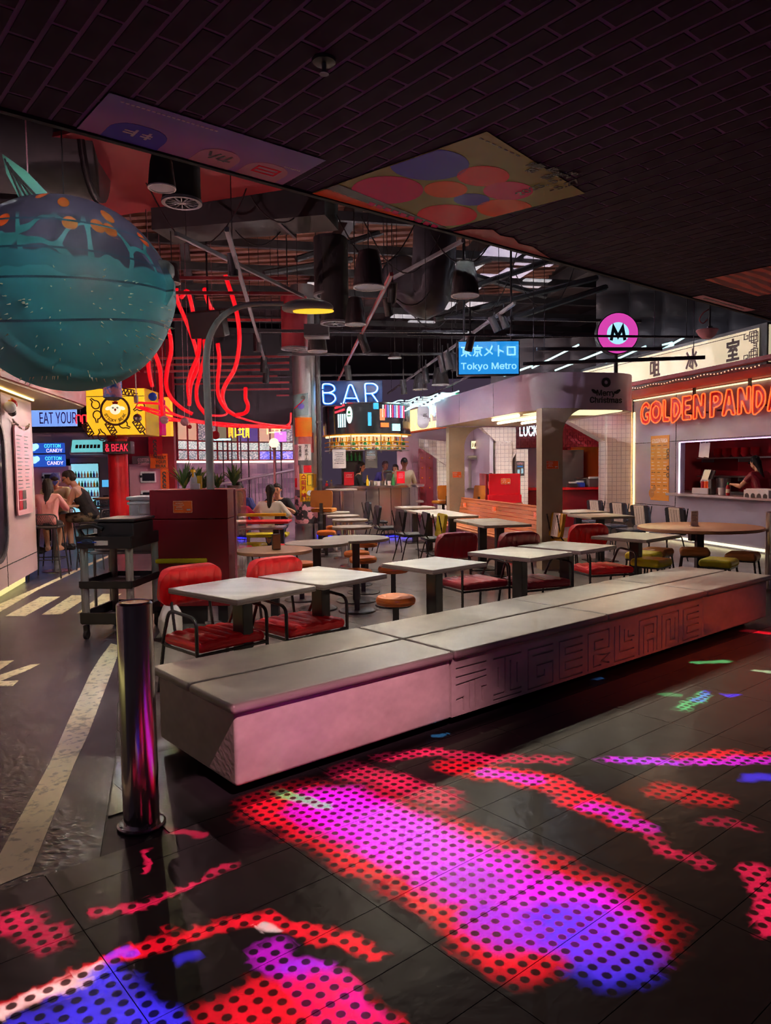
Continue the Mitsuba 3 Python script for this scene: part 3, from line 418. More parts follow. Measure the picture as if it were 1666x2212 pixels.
round_table(-1.166, 7.68, .395, 'round table with a brown menu block standing on it', top='wood_top'); round_table(-.783, 8.35, .36, 'round table behind the one with the menu block'); round_table(-.36, 8.84, .40, 'largest of the left round tables with orange stools under it')
for x, y, s in ((-.48, 10.58, 'nearest of the four small round bar tables on chrome posts'), (-.58, 12.0, 'second of the four small round tables on chrome posts'), (-.75, 13.05, 'third of the four small round tables on chrome posts'), (-.97, 14.1, 'farthest of the four small round tables on chrome posts')): round_table(x, y, .29, s, metal='chrome', sq=False)
round_table(-.93, 15.7, .335, 'tall round bar table in front of the bar counter', h=1.15, metal='chrome', sq=False)
t = Thing('menu_block', 'brown menu block standing on the left round table', 'menu holder', at=(-1.14, 7.66, .762), az=-20); t.p('block', rbox(.085, .05, .16, .004, (0, 0, .08)), 'poster_dark'); t.p('card', bx(.08, .003, .15, (0, -.027, .08)), 'wood_top')
t = Thing('round_table', 'large round table with a paper stand by the grey serving counter', 'table', at=(4.17, 9.81, 0))
t.p('tabletop', lathe([(0, .72), (.775, .72), (.785, .728), (.785, .752), (.778, .76), (0, .76)], 64), 'wood_top', 30); t.p('post', bx(.09, .09, .66, (0, 0, .36)), 'black_metal'); t.p('bracket', cat([bx(.34, .12, .05, (0, 0, .69)), bx(.06, .1, .12, (-.1, 0, .63))]), 'black_metal'); t.p('foot_plate', cyl(.36, .016, (0, 0, .008), 36), 'black_metal')
t = Thing('menu_stand', 'clear stand with a printed sheet on the large round table', 'menu holder', at=(4.12, 9.85, .761), az=-15); t.p('sheet', bx(.11, .004, .20, (0, 0, .1)), 'paper'); t.p('foot', bx(.11, .07, .006, (0, 0, .003)), 'white')
for k in range(6): t.p('print_line', bx(.08-.02*(k % 2), .002, .006, (-.005*(k % 2), -.0032, .18-.022*k)), 'dark_grey')
def round_stool(x, y, label, h=.47, r=.175, mat_='orange_vinyl'):
    t = Thing('round_stool', label, 'stool', 'round padded stools', at=(x, y, 0))
    t.p('seat', ('rs_seat', lambda: lathe([(0, .47), (.12, .468), (.16, .458), (.174, .437), (.176, .415), (.168, .392), (.15, .385), (0, .385)][::-1], 40)), mat_, 40); t.p('seat_band', ('rs_band', lambda: lathe([(.172, .419), (.179, .415), (.172, .411)][::-1], 40)), 'brown_vinyl', 30)
    t.p('post', ('rs_post', lambda: bx(.055, .055, .385, (0, 0, .195))), 'black_metal'); t.p('foot_plate', ('rs_foot', lambda: lathe([(0, .016), (.2, .014), (.21, .007), (.21, 0), (0, 0)][::-1], 36)), 'black_metal', 30)
round_stool(.08, 6.5, 'orange round stool standing free in front of the single table, nearest of its kind'); round_stool(.08, 8.5, 'orange round stool half hidden under the left edge of the single table', mat_='orange_vinyl')
round_stool(-1.03, 8.95, 'orange round stool beside the second red armchair'); round_stool(-.295, 9.42, 'front one of two orange stools under the largest left round table'); round_stool(-.40, 10.05, 'rear one of two orange stools under the largest left round table'); round_stool(-.33, 8.2, 'orange round stool just behind the joined nearest tables')
for x, y, s in ((-1.08, 13.4, 'stacked-ring orange stool beside the second small round table'), (-1.0, 14.5, 'orange stool below the farthest small round table'), (-.3, 11.3, 'orange stool beyond the nearest chrome post table')): round_stool(x, y, s)
def low_stool(x, y, az, vinyl, label, legs=True):
    t = Thing('low_stool', label, 'stool', 'padded square stools', at=(x, y, 0), az=az)
    def seat():
        m = rbox(.36, .36, .085, .036, (0, 0, .455), 4).subdivide().subdivide(); v = m.vertices; d = np.maximum(np.abs(v[:, 0]), np.abs(v[:, 1]))/.18
        v[v[:, 2] > .44, 2] += .02*(1-d[v[:, 2] > .44]**2); return m
    t.p('seat', ('ls_seat', seat), vinyl, 60); t.p('seat_frame', ('ls_fr', lambda: bx(.33, .33, .02, (0, 0, .41))), 'black_metal')
    for i, (a, b) in enumerate(((-1, -1), (1, -1), (1, 1), (-1, 1))): t.p('leg', (f'ls_leg{i}', lambda: tube([(a*.15, b*.15, .41), (a*.2, b*.2, 0)], .012, 8)), 'black_metal', 30)
    t.p('footrest', ('ls_foot', lambda: tube([(-.185, -.185, .13), (.185, -.185, .13)], .008, 6)), 'black_metal', 30)
low_stool(3.50, 9.55, 40, 'brown_vinyl', 'brown stool left of the large round table'); low_stool(3.98, 9.5, 20, 'brown_vinyl', 'brown stool directly beneath the near edge of the large round table'); low_stool(4.36, 9.0, 35, 'brown_vinyl', 'brown stool with splayed legs at the far end of the bench')
low_stool(3.22, 9.2, 42, 'yellow_vinyl', 'yellow stool behind another yellow one near the pale table'); low_stool(3.08, 8.55, 46, 'yellow_vinyl', 'yellow stool right of the black table post, behind the bench'); low_stool(3.82, 8.45, 40, 'yellow_vinyl', 'yellow stool just behind the bench below the large round table')
def cafe_chair(x, y, az, style, label, group):
    t = Thing('cafe_chair', label, 'chair', group, at=(x, y, 0), az=az)
    main = {'black': 'black_vinyl', 'navy': 'black_vinyl', 'yellow': 'mustard', 'mustard': 'yellow_vinyl'}[style]
    t.p('seat', ('cc_seat', lambda: rbox(.42, .42, .05, .02, (0, 0, .45))), main, 40)
    tip = lambda m: turned(m, -9, [1, 0, 0], (0, -.2, .6))
    t.p('backrest', ('cc_back', lambda: tip(moved(stand(moved(prism(rrect(.40, .36, .05), .05), 0, 0, 0)), 0, -.175, .70))), main, 30)
    if style in ('navy', 'yellow'):
        t.p('stripe_panel', ('cc_st', lambda: tip(cat([moved(stand(prism(sbox(-.115, -.178, .115, .178), .056)), 0, -.172, .70), moved(stand(prism(sbox(-.10, -.15, .10, .15), .066)), 0, -.167, .70)]))), 'stripe_white', label='white padded stripe')
        for s in (-1, 0, 1): t.p('seam', (f'cc_seam{s}', lambda: tip(moved(stand(prism(sbox(s*.058-.003, -.15, s*.058+.003, .15), .07)), 0, -.165, .70))), 'edge')
    for s in (-1, 1):
        t.p('leg', (f'cc_f{s}', lambda: tube(filleted([(s*.15, .06, .425), (s*.18, .19, .42), (s*.21, .24, 0)], .05), .010, 8)), 'black_metal', 30)
        t.p('leg', (f'cc_r{s}', lambda: tube(filleted([(s*.15, .02, .425), (s*.17, -.13, .42), (s*.2, -.25, 0)], .05), .010, 8)), 'black_metal', 30)
        t.p('back_support', (f'cc_b{s}', lambda: tube(filleted([(s*.17, -.1, .43), (s*.17, -.2, .5), (s*.17, -.27, .86)], .05), .010, 8)), 'black_metal', 30)
for x, y, a, s in ((-.2, 15.6, 77, 'black chair farthest back, beside the steel bar'), (.02, 14.0, 77, 'black chair second from the bar, in profile'), (.42, 12.55, 70, 'black chair seen from behind with its wire frame, middle of the row'), (.80, 11.75, 80, 'dark chair at the near end of the row, next to the yellow chair')): cafe_chair(x, y, a, 'black', s, 'black cafe chairs along the table row')
cafe_chair(1.03, 11.35, 78, 'mustard', 'yellow chair half hidden behind the dark chair', 'black cafe chairs along the table row')
cafe_chair(2.76, 11.15, 77, 'yellow', 'mustard chair with white stripe leaning at the foot of the dark pillar', 'striped cafe chairs'); cafe_chair(4.10, 14.9, -120, 'navy', 'navy chair with white stripe farthest back, right of the dark pillar', 'striped cafe chairs')
cafe_chair(4.22, 13.8, -118, 'navy', 'navy chair with white stripe in the middle of three near the tile column', 'striped cafe chairs'); cafe_chair(4.32, 12.9, -118, 'navy', 'navy chair with white stripe at the right end of the pale table', 'striped cafe chairs'); cafe_chair(4.62, 12.1, -115, 'navy', 'navy chair with white stripe beside the grey stall wall', 'striped cafe chairs')
def swivel(x, y, az, label, h=1.0):
    t = Thing('swivel_chair', label, 'chair', 'tan leather bar chairs', at=(x, y, 0), az=az)
    t.p('backrest', ('sw_b', lambda: turned(moved(stand(prism(rrect(.42, .32, .05), .05)), 0, -.17, 1.02), -6, [1, 0, 0], (0, -.2, .85))), 'tan_vinyl', 30); t.p('seat', ('sw_s', lambda: rbox(.42, .4, .07, .03, (0, 0, .80))), 'tan_vinyl', 40)
    t.p('post', ('sw_p', lambda: cyl(.03, .76, (0, 0, .39))), 'black_metal', 30); t.p('foot_plate', ('sw_f', lambda: cyl(.22, .02, (0, 0, .01), 32)), 'black_metal', 30); t.p('bracket', ('sw_k', lambda: cat([bx(.06, .03, .2, (0, -.21, .84)), bx(.2, .2, .03, (0, 0, .76))])), 'black_metal')
swivel(-1.17, 14.1, 10, 'tan leather bar chair in front of the poster-covered column'); swivel(1.30, 16.6, -20, 'tan leather bar chair just left of the pale concrete pillar'); swivel(2.2, 16.0, 60, 'tan leather bar chair between the pillar and the red booth')
# ---------------- kiosk with concrete portals (bearing -13), its wooden bench, and the signs on top
AZK = -13.0
def K(x, y, z=0.):      # kiosk frame: origin at the foot of the near pillar, y away from the camera, x to the right
    b, a = bear(AZK), bear(AZK+90); p = np.array([2.36, 11.35, 0])+a*x+b*y; return np.array([p[0], p[1], z])
KP = lambda m, x=0, y=0, z=0: (lambda q: (q.apply_transform(np.array(place(*K(x, y, z), az=AZK).matrix)), q)[1])(m.copy())
t = Thing('kiosk', 'concrete and steel kiosk with a rounded metal fascia and two arched portals', 'kiosk')
def portal(w=1.75, h=2.42, th=.2, leg=.34):
    r = .42; outer = sbox(0, 0, leg+r, h)
    w = leg+r; hole = unary_union([sbox(leg, -1, w+1, h-r), Point(leg+r, h-r).buffer(r, 20)])
    return moved(stand(prism(outer.difference(hole), th)), 0, th/2, 0)
t.p('portal', KP(portal(1.44, 2.46), 0, 0), 'pillar', 30, label='arched concrete portal with a dark face, near end'); t.p('portal', KP(portal(), 0, 4.55), 'pillar', 30, label='pale concrete portal at the far end')
foot = unary_union([rrect(1.95, 5.3, .02, (.82, 2.2)), sbox(-.155, -.2, 1.795, 1)]).difference(sbox(-3, -3, 3, -.05))
front = Polygon([(-.155, 4.85), (-.155, .55)]+[(-.155+.62-.62*math.cos(a), .55-.62*math.sin(a)) for a in np.linspace(0, math.pi/2, 10)]+[(1.175+.62*math.sin(a), .55-.62*math.cos(a)) for a in np.linspace(0, math.pi/2, 10)]+[(1.795, 4.85)])
ring = front.difference(front.buffer(-.025, join_style='mitre'))
t.p('fascia', KP(prism(ring, .57, 2.44)), 'lilac_metal', 50); t.p('roof_panel', KP(prism(front.buffer(-.02), .03, 2.96)), 'dark_grey'); t.p('soffit', KP(prism(front.buffer(-.03), .02, 2.465)), 'cream')
t.p('light_panel', KP(prism(front.buffer(-.14).intersection(sbox(.3, -1, 3, 1.3)), .008, 2.452)), 'cream', em=glow([1.25, 1.0, .55], 3.), label='bright cream light panel under the front')
for i, (x, y) in enumerate(((.6, 1.0), (1.1, 1.0), (.6, 2.6), (1.1, 2.6), (.1, 1.6))):
    t.p('tube_lamp', KP(rbox(.05, 1.2, .05, .02, (x, y+(.9 if i < 2 else 0), 2.425))), 'white', em=glow([3.4, 2.7, 1.7], 1.5), label='lit white tube')
t.p('panel_seam', KP(cat([bx(.002, .008, .56, (-.156, 1.5, 2.725)), bx(.002, .008, .56, (-.156, 3.3, 2.725))])), 'grey_metal')
def sticker(th, m, name='notice_sticker', base='orange'):     # red notice with a white square; built upright, front to -y, centre at the origin
    pass
def notice(pos, az, label, w=.2, h=.125, col='orange', tip=0.):
    t = Thing('notice', label, 'notice sticker', 'red notice stickers', at=tuple(pos), az=az)
    t.p('sheet', ('nt_s', lambda: stand(prism(rrect(.2, .125, .006), .002))), col)
    t.p('frame', ('nt_f', lambda: moved(stand(prism(rrect(.194, .119, .005).difference(rrect(.188, .113, .004)), .001)), 0, -.002, 0)), 'paper')
    for k, ww in enumerate((.08, .1, .06, .08)): t.p('print_line', (f'nt_l{k}', lambda: moved(stand(prism(sbox(-ww/2, -.003, ww/2, .003), .001)), -.035, -.002, .038-.02*k)), 'paper')
    t.p('print_block', ('nt_q', lambda: moved(stand(prism(sbox(-.02, -.008, .02, .008), .001)), .06, -.002, -.03)), 'paper')
notice(K(.17, -.104, 1.60), AZK, 'dim red notice stuck on the dark face of the near pillar'); notice(K(.17, 4.446, 1.42), AZK, 'bright red notice stuck on the pale far pillar')
t = Thing('christmas_decal', 'black Merry Christmas lettering with a wreath on the kiosk fascia', 'decal')
def deco(m, x, z): t.p('lettering', KP(stand(m), x, -.072, z), 'black')
deco(moved(text('Merry', .085, .004, True), 0, 0, 0), 1.08, 2.70); deco(text('Christmas', .085, .004, True), 1.08, 2.59)
t.p('wreath', KP(stand(prism(Point(0, 0).buffer(.075).difference(Point(0, 0).buffer(.03)), .006)), 1.08, -.072, 2.86), 'black')
for s in (-1, 1): t.p('leaf', KP(stand(prism(affinity.rotate(affinity.scale(Point(0, 0).buffer(.04), 1.3, .6), s*35), .005)), 1.08+s*.20, -.072, 2.72), 'black')
# wooden slatted bench between the portals, facing left
t = Thing('slatted_bench', 'long wooden slatted bench with a leaning back between the kiosk portals', 'bench')
prof = [(-.42, .40), (-.34, .425), (-.26, .43), (-.18, .43), (-.10, .435), (-.03, .46), (.005, .53), (.02, .60), (.035, .67), (.05, .74), (.065, .81), (.08, .88)]
for i in range(len(prof)):
    a = prof[max(i-1, 0)]; b = prof[min(i+1, len(prof)-1)]; ang = math.degrees(math.atan2(b[1]-a[1], b[0]-a[0]))
    m = bx(.066, 4.1, .022); m.apply_transform(trimesh.transformations.rotation_matrix(math.radians(-ang), [0, 1, 0])); m.apply_translation([prof[i][0], 2.3, prof[i][1]]); t.p('slat', KP(m, .16, 0, 0), 'wood_red')
for y in (.5, 2.3, 4.1):
    t.p('bracket', KP(moved(stand(prism(Polygon([(-.40, 0), (-.34, 0), (-.34, .36), (-.06, .38), (.03, .5), (.09, .86), (.13, .86), (.10, .0), (.04, 0), (.04, .33), (-.36, .30)]).buffer(0), .05)), .16, y, 0)), 'black_metal')
t.p('top_rail', KP(rbox(.07, 4.14, .03, .01, (.26, 2.3, .925))), 'wood_red'); t.p('front_panel', KP(bx(.02, 4.1, .34, (-.22, 2.3, .2))), 'wood_red')
for y, s in ((.55, 'red notice on the near end of the slatted bench back'), (2.4, 'red notice on the middle of the slatted bench back'), (4.05, 'red notice on the far end of the slatted bench back')): notice(K(.16+.042, y, .78), AZK+90, s)
# blue metro sign and round sign on posts, standing on the kiosk roof
def sign_frame(x, y, z, az): return dict(at=(x, y, z), az=az)
q = P(1056, 773, 12.6); t = Thing('metro_sign', 'glowing blue lightbox sign with pale lettering in two scripts', 'sign', **sign_frame(*q, -1))
mat('sign_blue', (10, 110, 190), .4); mat('sign_ice', (150, 220, 245), .4); mat('sign_pink', (220, 60, 165), .4); mat('sign_navy', (14, 60, 84), .5); mat('sign_cream', (244, 232, 196), .5); mat('sign_brown', (70, 34, 26), .5)
t.p('case', rbox(1.06, .16, .58, .01, (0, .09, 0)), 'black_metal'); t.p('panel', moved(stand(prism(sbox(-.505, -.27, .505, .27), .004)), 0, 0, 0), 'sign_blue', em=glow([.02, .27, .70], 3.))
LOGO = {'東': [[(.05, .86), (.95, .86)], [(.5, 1), (.5, 0)], [(.2, .7), (.8, .7), (.8, .36), (.2, .36), (.2, .7)], [(.2, .53), (.8, .53)], [(.45, .34), (.05, .06)], [(.55, .34), (.95, .06)]],
 '京': [[(.5, 1), (.5, .84)], [(.05, .82), (.95, .82)], [(.22, .66), (.78, .66), (.78, .42), (.22, .42), (.22, .66)], [(.5, .42), (.5, .02), (.38, .02)], [(.28, .3), (.1, .08)], [(.72, .3), (.9, .08)]],
 'メ': [[(.85, .95), (.6, .45), (.1, .08)], [(.25, .68), (.85, .22)]], 'ト': [[(.35, .98), (.35, .02)], [(.35, .62), (.8, .42)]], 'ロ': [[(.12, .85), (.88, .85), (.88, .1), (.12, .1), (.12, .85)]],
 '咀': [[(.04, .8), (.34, .8), (.34, .2), (.04, .2), (.04, .8)], [(.52, .92), (.88, .92), (.88, .04)], [(.52, .92), (.52, .04)], [(.52, .62), (.88, .62)], [(.52, .34), (.88, .34)], [(.42, .04), (1, .04)]],
 '冰': [[(.62, 1), (.62, .04), (.5, .1)], [(.08, .86), (.22, .7)], [(.04, .1), (.26, .45)], [(.34, .62), (.54, .62), (.34, .18)], [(.92, .8), (.7, .6)], [(.66, .62), (.98, .12)]],
 '室': [[(.5, 1), (.5, .88)], [(.06, .72), (.06, .86), (.94, .86), (.94, .72)], [(.2, .68), (.8, .68)], [(.45, .68), (.25, .5), (.75, .52)], [(.62, .62), (.8, .46)], [(.5, .44), (.5, .04)], [(.2, .26), (.8, .26)], [(.06, .04), (.94, .04)]],
 '万': [[(.06, .88), (.94, .88)], [(.42, .88), (.36, .5), (.08, .04)], [(.4, .58), (.82, .58), (.76, .08), (.6, .08)]], '水': [[(.5, 1), (.5, .04), (.38, .1)], [(.1, .66), (.4, .66), (.12, .16)], [(.86, .82), (.62, .6)], [(.56, .64), (.95, .1)]],
 '千': [[(.8, .98), (.2, .84)], [(.06, .52), (.94, .52)], [(.5, .9), (.5, .02)]], '山': [[(.5, .96), (.5, .12)], [(.12, .62), (.12, .1), (.88, .1), (.88, .62)]],
 '스': [[(.5, .95), (.12, .5)], [(.5, .9), (.88, .5)], [(.04, .16), (.96, .16)]], '티': [[(.58, .86), (.1, .86), (.1, .22), (.6, .22)], [(.1, .54), (.56, .54)], [(.86, 1), (.86, 0)]], '키': [[(.1, .84), (.56, .84), (.5, .5), (.16, .12)], [(.1, .52), (.5, .52)], [(.86, 1), (.86, 0)]],
 '박': [[(.1, .98), (.1, .48), (.55, .48), (.55, .98)], [(.1, .72), (.55, .72)], [(.8, 1), (.8, .4)], [(.8, .7), (1, .7)], [(.2, .3), (.82, .3), (.82, 0)]], '宗': [[(.5, 1), (.5, .9)], [(.06, .74), (.06, .88), (.94, .88), (.94, .74)], [(.3, .66), (.7, .66)], [(.14, .46), (.86, .46)], [(.5, .46), (.5, .02)], [(.3, .32), (.12, .1)], [(.7, .32), (.88, .1)]],
 '是': [[(.26, .98), (.74, .98), (.74, .66), (.26, .66), (.26, .98)], [(.26, .82), (.74, .82)], [(.08, .54), (.92, .54)], [(.52, .54), (.52, .1)], [(.52, .32), (.8, .32)], [(.3, .42), (.06, .04)], [(.26, .22), (.5, .06), (.95, .04)]], '青': [[(.14, .9), (.86, .9)], [(.2, .76), (.8, .76)], [(.06, .6), (.94, .6)], [(.5, 1), (.5, .6)], [(.24, .48), (.24, .0)], [(.24, .48), (.76, .48), (.76, .02)], [(.24, .32), (.76, .32)], [(.24, .18), (.76, .18)]],
 '빅': [[(.1, .98), (.1, .48), (.5, .48), (.5, .98)]]}
def glyph(ch, w, h, th, d=.004, sx=0, sy=0): return prism(strokes(LOGO[ch], th, (sx-w/2, sy-h/2, w, h)), d)
for i, ch in enumerate('東京メトロ'): t.p('lettering', moved(stand(glyph(ch, .165, .17, .024)), -.38+i*.19, -.004, .115), 'sign_ice', em=glow([.28, .72, 1.], .3))
t.p('lettering', moved(stand(text('Tokyo Metro', .105, .004, True, wide=.94)), 0, -.004, -.135), 'sign_ice', em=glow([.28, .72, 1.], .3))
[t.p('hanger_rod', cyl(.018, 2.75, (dx, .10, 1.66), 10), 'black_metal', 30) for dx in (-.4, .4)]
q = P(1332, 722, 11.6); t = Thing('round_sign', 'round glowing pink sign with a pale blue centre and a letter M', 'sign', **sign_frame(*q, 2))
t.p('case', turned(cyl(.32, .16, (0, 0, 0), 48), 90, [1, 0, 0]), 'black_metal', 30); t.p('rim', moved(stand(prism(Point(0, 0).buffer(.305, 24).difference(Point(0, 0).buffer(.168, 24)), .006)), 0, -.082, 0), 'sign_pink', em=glow([.62, .055, .40], 2.)); t.p('disc', moved(stand(prism(Point(0, 0).buffer(.168, 24), .006)), 0, -.082, 0), 'sign_ice', em=glow([.40, .80, .95], 1.))
t.p('lettering', moved(stand(prism(strokes([[(0, 0), (.16, 1), (.5, .22), (.84, 1), (1, 0)]], .046, (-.10, -.085, .20, .17)), .006)), 0, -.088, 0), 'sign_navy'); t.p('post', cyl(.03, .5, (0, .02, -.5)), 'black_metal', 30)
# ---------------- Golden Panda stall on the right (bearing -13)
AZR = -12.9; RO = np.array([6.66, 12.82, 0])
def R(s, off=0., z=0.): p = RO+bear(AZR)*s-bear(AZR+90)*off; return np.array([p[0], p[1], z])      # s along the wall into the depth, off out from its face
def onwall(m, s, off, z):       # a panel built upright (x to the right as one looks at it, front to -y)
    m = m.copy(); m.apply_transform(np.array(place(*R(s, off, z), az=AZR+90).matrix)); return m
def s_of(px): k = (px-833)/FOC; d = FW+RT*k; k = d[0]/d[1]; return (6.66-k*12.82)/(k*math.cos(math.radians(12.9))+math.sin(math.radians(12.9)))
WL = onwall(stand(prism(sbox(-4.3, 0, 6.2, 3.06).difference(sbox(-2.56, .99, 2.5, 2.03)), .12)), 0, -.12, 0); struct('wall_right', WL, 'cladding')
for x in (-2.7,): piece('wall_right', 'panel_joint', onwall(bx(.012, .006, 3.0, (x, 0, 1.53)), 0, .001, 0), 'soot')
for z in (.70, 2.06): piece('wall_right', 'panel_joint', onwall(bx(1.6, .006, .012, (-3.5, 0, z)), 0, .001, 0), 'soot')
piece('wall_right', 'panel_joint', onwall(bx(9, .006, .012, (1.8, 0, 2.06)), 0, .001, 0), 'soot')
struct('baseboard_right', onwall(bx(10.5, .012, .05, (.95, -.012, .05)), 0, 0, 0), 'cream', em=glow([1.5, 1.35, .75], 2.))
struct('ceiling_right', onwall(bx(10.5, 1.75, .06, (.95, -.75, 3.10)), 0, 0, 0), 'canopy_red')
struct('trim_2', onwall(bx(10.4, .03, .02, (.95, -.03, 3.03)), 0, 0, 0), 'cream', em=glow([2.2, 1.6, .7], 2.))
t = Thing('counter_shelf', 'grey counter shelf under the serving window of the grey stall', 'counter'); t.p('shelf', onwall(rbox(5.3, .5, .05, .008, (0, -.02, .965)), 0, 0, 0), 'brushed', 30)
t = Thing('window_frame_lights', 'pink and white light tubes framing the serving window', 'light strip')
t.p('upright_tube', onwall(rbox(.03, .03, 1.03, .01, (-2.53, -.03, 1.51)), 0, 0, 0), 'white', em=glow([2.6, 1.9, 2.4], 1.5)); t.p('top_tube', onwall(bx(5.06, .02, .018, (0, -.02, 2.025)), 0, 0, 0), 'white', em=glow([1.4, .85, 1.9], 1.5))
t = Thing('menu_poster', 'tall orange menu poster on the grey wall left of the serving window', 'poster')
t.p('sheet', onwall(stand(prism(sbox(-3.58, .80, -2.92, 2.18), .004)), 0, .004, 0), 'gold_paper') if 'm_gold_paper' in scene else None
mat('gold_paper', (206, 138, 54), .6); t.p('sheet', onwall(stand(prism(sbox(-3.60, .80, -2.92, 2.20), .004)), 0, .004, 0), 'gold_paper')
t.p('lettering', onwall(moved(stand(text('GOLDEN PANDA', .09, .002, True, wide=.58)), -3.27, -.004, 2.09), 0, .004, 0), 'paper')
for c in range(3):
    for k in range(15): t.p('print_line', onwall(stand(prism(sbox(-3.57+c*.22, 1.98-k*.072, -3.57+c*.22+.09+.07*rng.random(), 1.99-k*.072), .002)), 0, .0065, 0), 'paper' if k % 4 else 'poster_dark')
for x, z, r in ((-3.56, .95, .10), (-3.45, 1.06, .06)): t.p('picture', onwall(stand(prism(Point(x, z).buffer(r), .002)), 0, .0065, 0), 'brown_vinyl')
for z in (1.86, 1.75, 1.5, 1.35): t.p('picture', onwall(stand(prism(Point(-2.96, z).buffer(.05).difference(Point(-2.96, z).buffer(.03)).intersection(sbox(-4, 0, -2.922, 3)), .002)), 0, .0065, 0), 'poster_dark')
# neon lettering, each letter two tube loops
t = Thing('red_neon_sign', 'big red outlined neon letters above the serving window of the grey stall', 'neon sign')
NEON = {'G': [[(.95, .85), (.6, 1), (.2, .85), (.02, .5), (.15, .12), (.55, 0), (.95, .1), (.97, .5), (.6, .5), (.6, .34), (.74, .34), (.74, .2), (.5, .18), (.3, .3), (.22, .5), (.32, .72), (.6, .82), (.85, .7)]],
 'O': [[(.5, 1), (.12, .85), (0, .5), (.12, .15), (.5, 0), (.88, .15), (1, .5), (.88, .85)], [(.5, .78), (.3, .68), (.24, .5), (.3, .32), (.5, .22), (.7, .32), (.76, .5), (.7, .68)]],
 'L': [[(0, .98), (0, .02), (.95, .02), (.95, .2), (.34, .2), (.34, .98)]], 'D': [[(0, 1), (.5, .98), (.92, .75), (1, .5), (.92, .25), (.5, .02), (0, 0)], [(.3, .78), (.5, .76), (.68, .62), (.72, .5), (.68, .38), (.5, .24), (.3, .22)]],
 'E': [[(0, 1), (.92, 1), (.95, .82), (.3, .8), (.3, .6), (.82, .6), (.82, .42), (.3, .42), (.3, .2), (.95, .18), (.95, 0), (0, 0)]], 'N': [[(0, 0), (0, 1), (.32, 1), (.7, .45), (.7, 1), (1, 1), (1, 0), (.7, 0), (.3, .55), (.3, 0)]],
 'P': [[(0, 0), (0, 1), (.6, 1), (.95, .88), (1, .7), (.92, .5), (.6, .38), (.32, .38), (.32, 0)], [(.3, .82), (.55, .82), (.68, .7), (.55, .57), (.3, .57)]], 'A': [[(.34, 1), (.66, 1), (1, 0), (.72, 0), (.64, .22), (.36, .22), (.28, 0), (0, 0)], [(.5, .74), (.58, .42), (.42, .42)]]}
SPAN = [('G', 1399, 1419), ('O', 1420, 1445), ('L', 1448, 1463), ('D', 1466, 1487), ('E', 1490, 1511), ('N', 1514, 1539), ('P', 1550, 1577), ('A', 1576, 1606), ('N', 1610, 1638), ('D', 1643, 1670), ('A', 1674, 1706)]
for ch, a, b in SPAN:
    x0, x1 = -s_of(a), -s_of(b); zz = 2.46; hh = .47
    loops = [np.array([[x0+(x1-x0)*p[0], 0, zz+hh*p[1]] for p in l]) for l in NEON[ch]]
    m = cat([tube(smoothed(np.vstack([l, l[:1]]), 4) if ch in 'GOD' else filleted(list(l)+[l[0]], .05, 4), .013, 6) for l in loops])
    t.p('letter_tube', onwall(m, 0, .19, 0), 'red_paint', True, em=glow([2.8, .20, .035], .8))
    t.p('letter_glow_back', onwall(stand(prism(Polygon([(q[0], q[2]) for q in loops[0]]).buffer(0), .01)), 0, .17, 0), 'red_paint')  # red plate holds the glow between the tubes as its colour
    t.p('standoff', onwall(bx(.03, .17, .03, ((x0+x1)/2, .085, zz+.12)), 0, .17, 0), 'soot')
t.p('hanger', onwall(bx(.05, .04, .25, (-1.9, 0, 3.0)), 0, .15, 0), 'black_metal'); t.p('hanger', onwall(bx(.05, .04, .25, (-.35, 0, 3.0)), 0, .15, 0), 'black_metal')
# cream lightbox above, bearing -14.8
LB0 = np.array([5.55, 11.0, 0]); AZL = -14.8
def lb(m, s=0., off=0., z=0.):
    p = LB0+bear(AZL)*s-bear(AZL+90)*off; m = m.copy(); m.apply_transform(np.array(place(p[0], p[1], z, az=AZL+90).matrix)); return m
t = Thing('lightbox_sign', 'long cream lightbox sign with dark brown characters and fretwork corners', 'sign')
t.p('case', lb(bx(5.3, .26, .60, (-2.55, .14, 3.33))), 'dark_grey'); t.p('panel', lb(stand(prism(sbox(-5.1, 3.085, -.04, 3.575), .006))), 'sign_cream', em=glow([.50, .43, .27], 5.)); t.p('end_panel', lb(bx(.01, .2, .54, (.105, .14, 3.33))), 'sign_cream', em=glow([.5, .43, .27], .6))
def l_s(px): k = (px-833)/FOC; d = FW+RT*k; k = d[0]/d[1]; return (5.55-k*11.0)/(k*math.cos(math.radians(14.8))+math.sin(math.radians(14.8)))
for ch, px in (('咀', 1413), ('冰', 1491), ('室', 1579)): t.p('lettering', lb(moved(stand(glyph(ch, .27, .31, .042, .006)), -l_s(px), -.004, 3.33)), 'sign_brown')
t.p('border_line', lb(stand(prism(unary_union([sbox(-5.0, 3.525, -.3, 3.535), sbox(-5.0, 3.135, -.3, 3.145)]), .004)), 0, .006), 'sign_brown')
fret = [[(-.34, 3.53), (-.34, 3.45), (-.26, 3.45), (-.26, 3.50), (-.30, 3.50)], [(-.23, 3.545), (-.09, 3.545), (-.09, 3.41), (-.23, 3.41), (-.23, 3.545)], [(-.19, 3.52), (-.06, 3.52), (-.06, 3.38), (-.19, 3.38), (-.19, 3.52)], [(-.14, 3.545), (-.14, 3.36), (-.08, 3.36), (-.08, 3.33), (-.14, 3.33)], [(-.23, 3.47), (-.06, 3.47)]]
fr = unary_union([LineString(l).buffer(.007, cap_style='square', join_style='mitre') for l in fret]); t.p('fretwork', lb(stand(prism(unary_union([fr, affinity.scale(fr, 1, -1, origin=(0, 3.33))]), .004)), 0, .006), 'sign_brown')
t = Thing('fairy_lights', 'string of tiny red and white lights along the bottom of the cream lightbox', 'fairy lights')
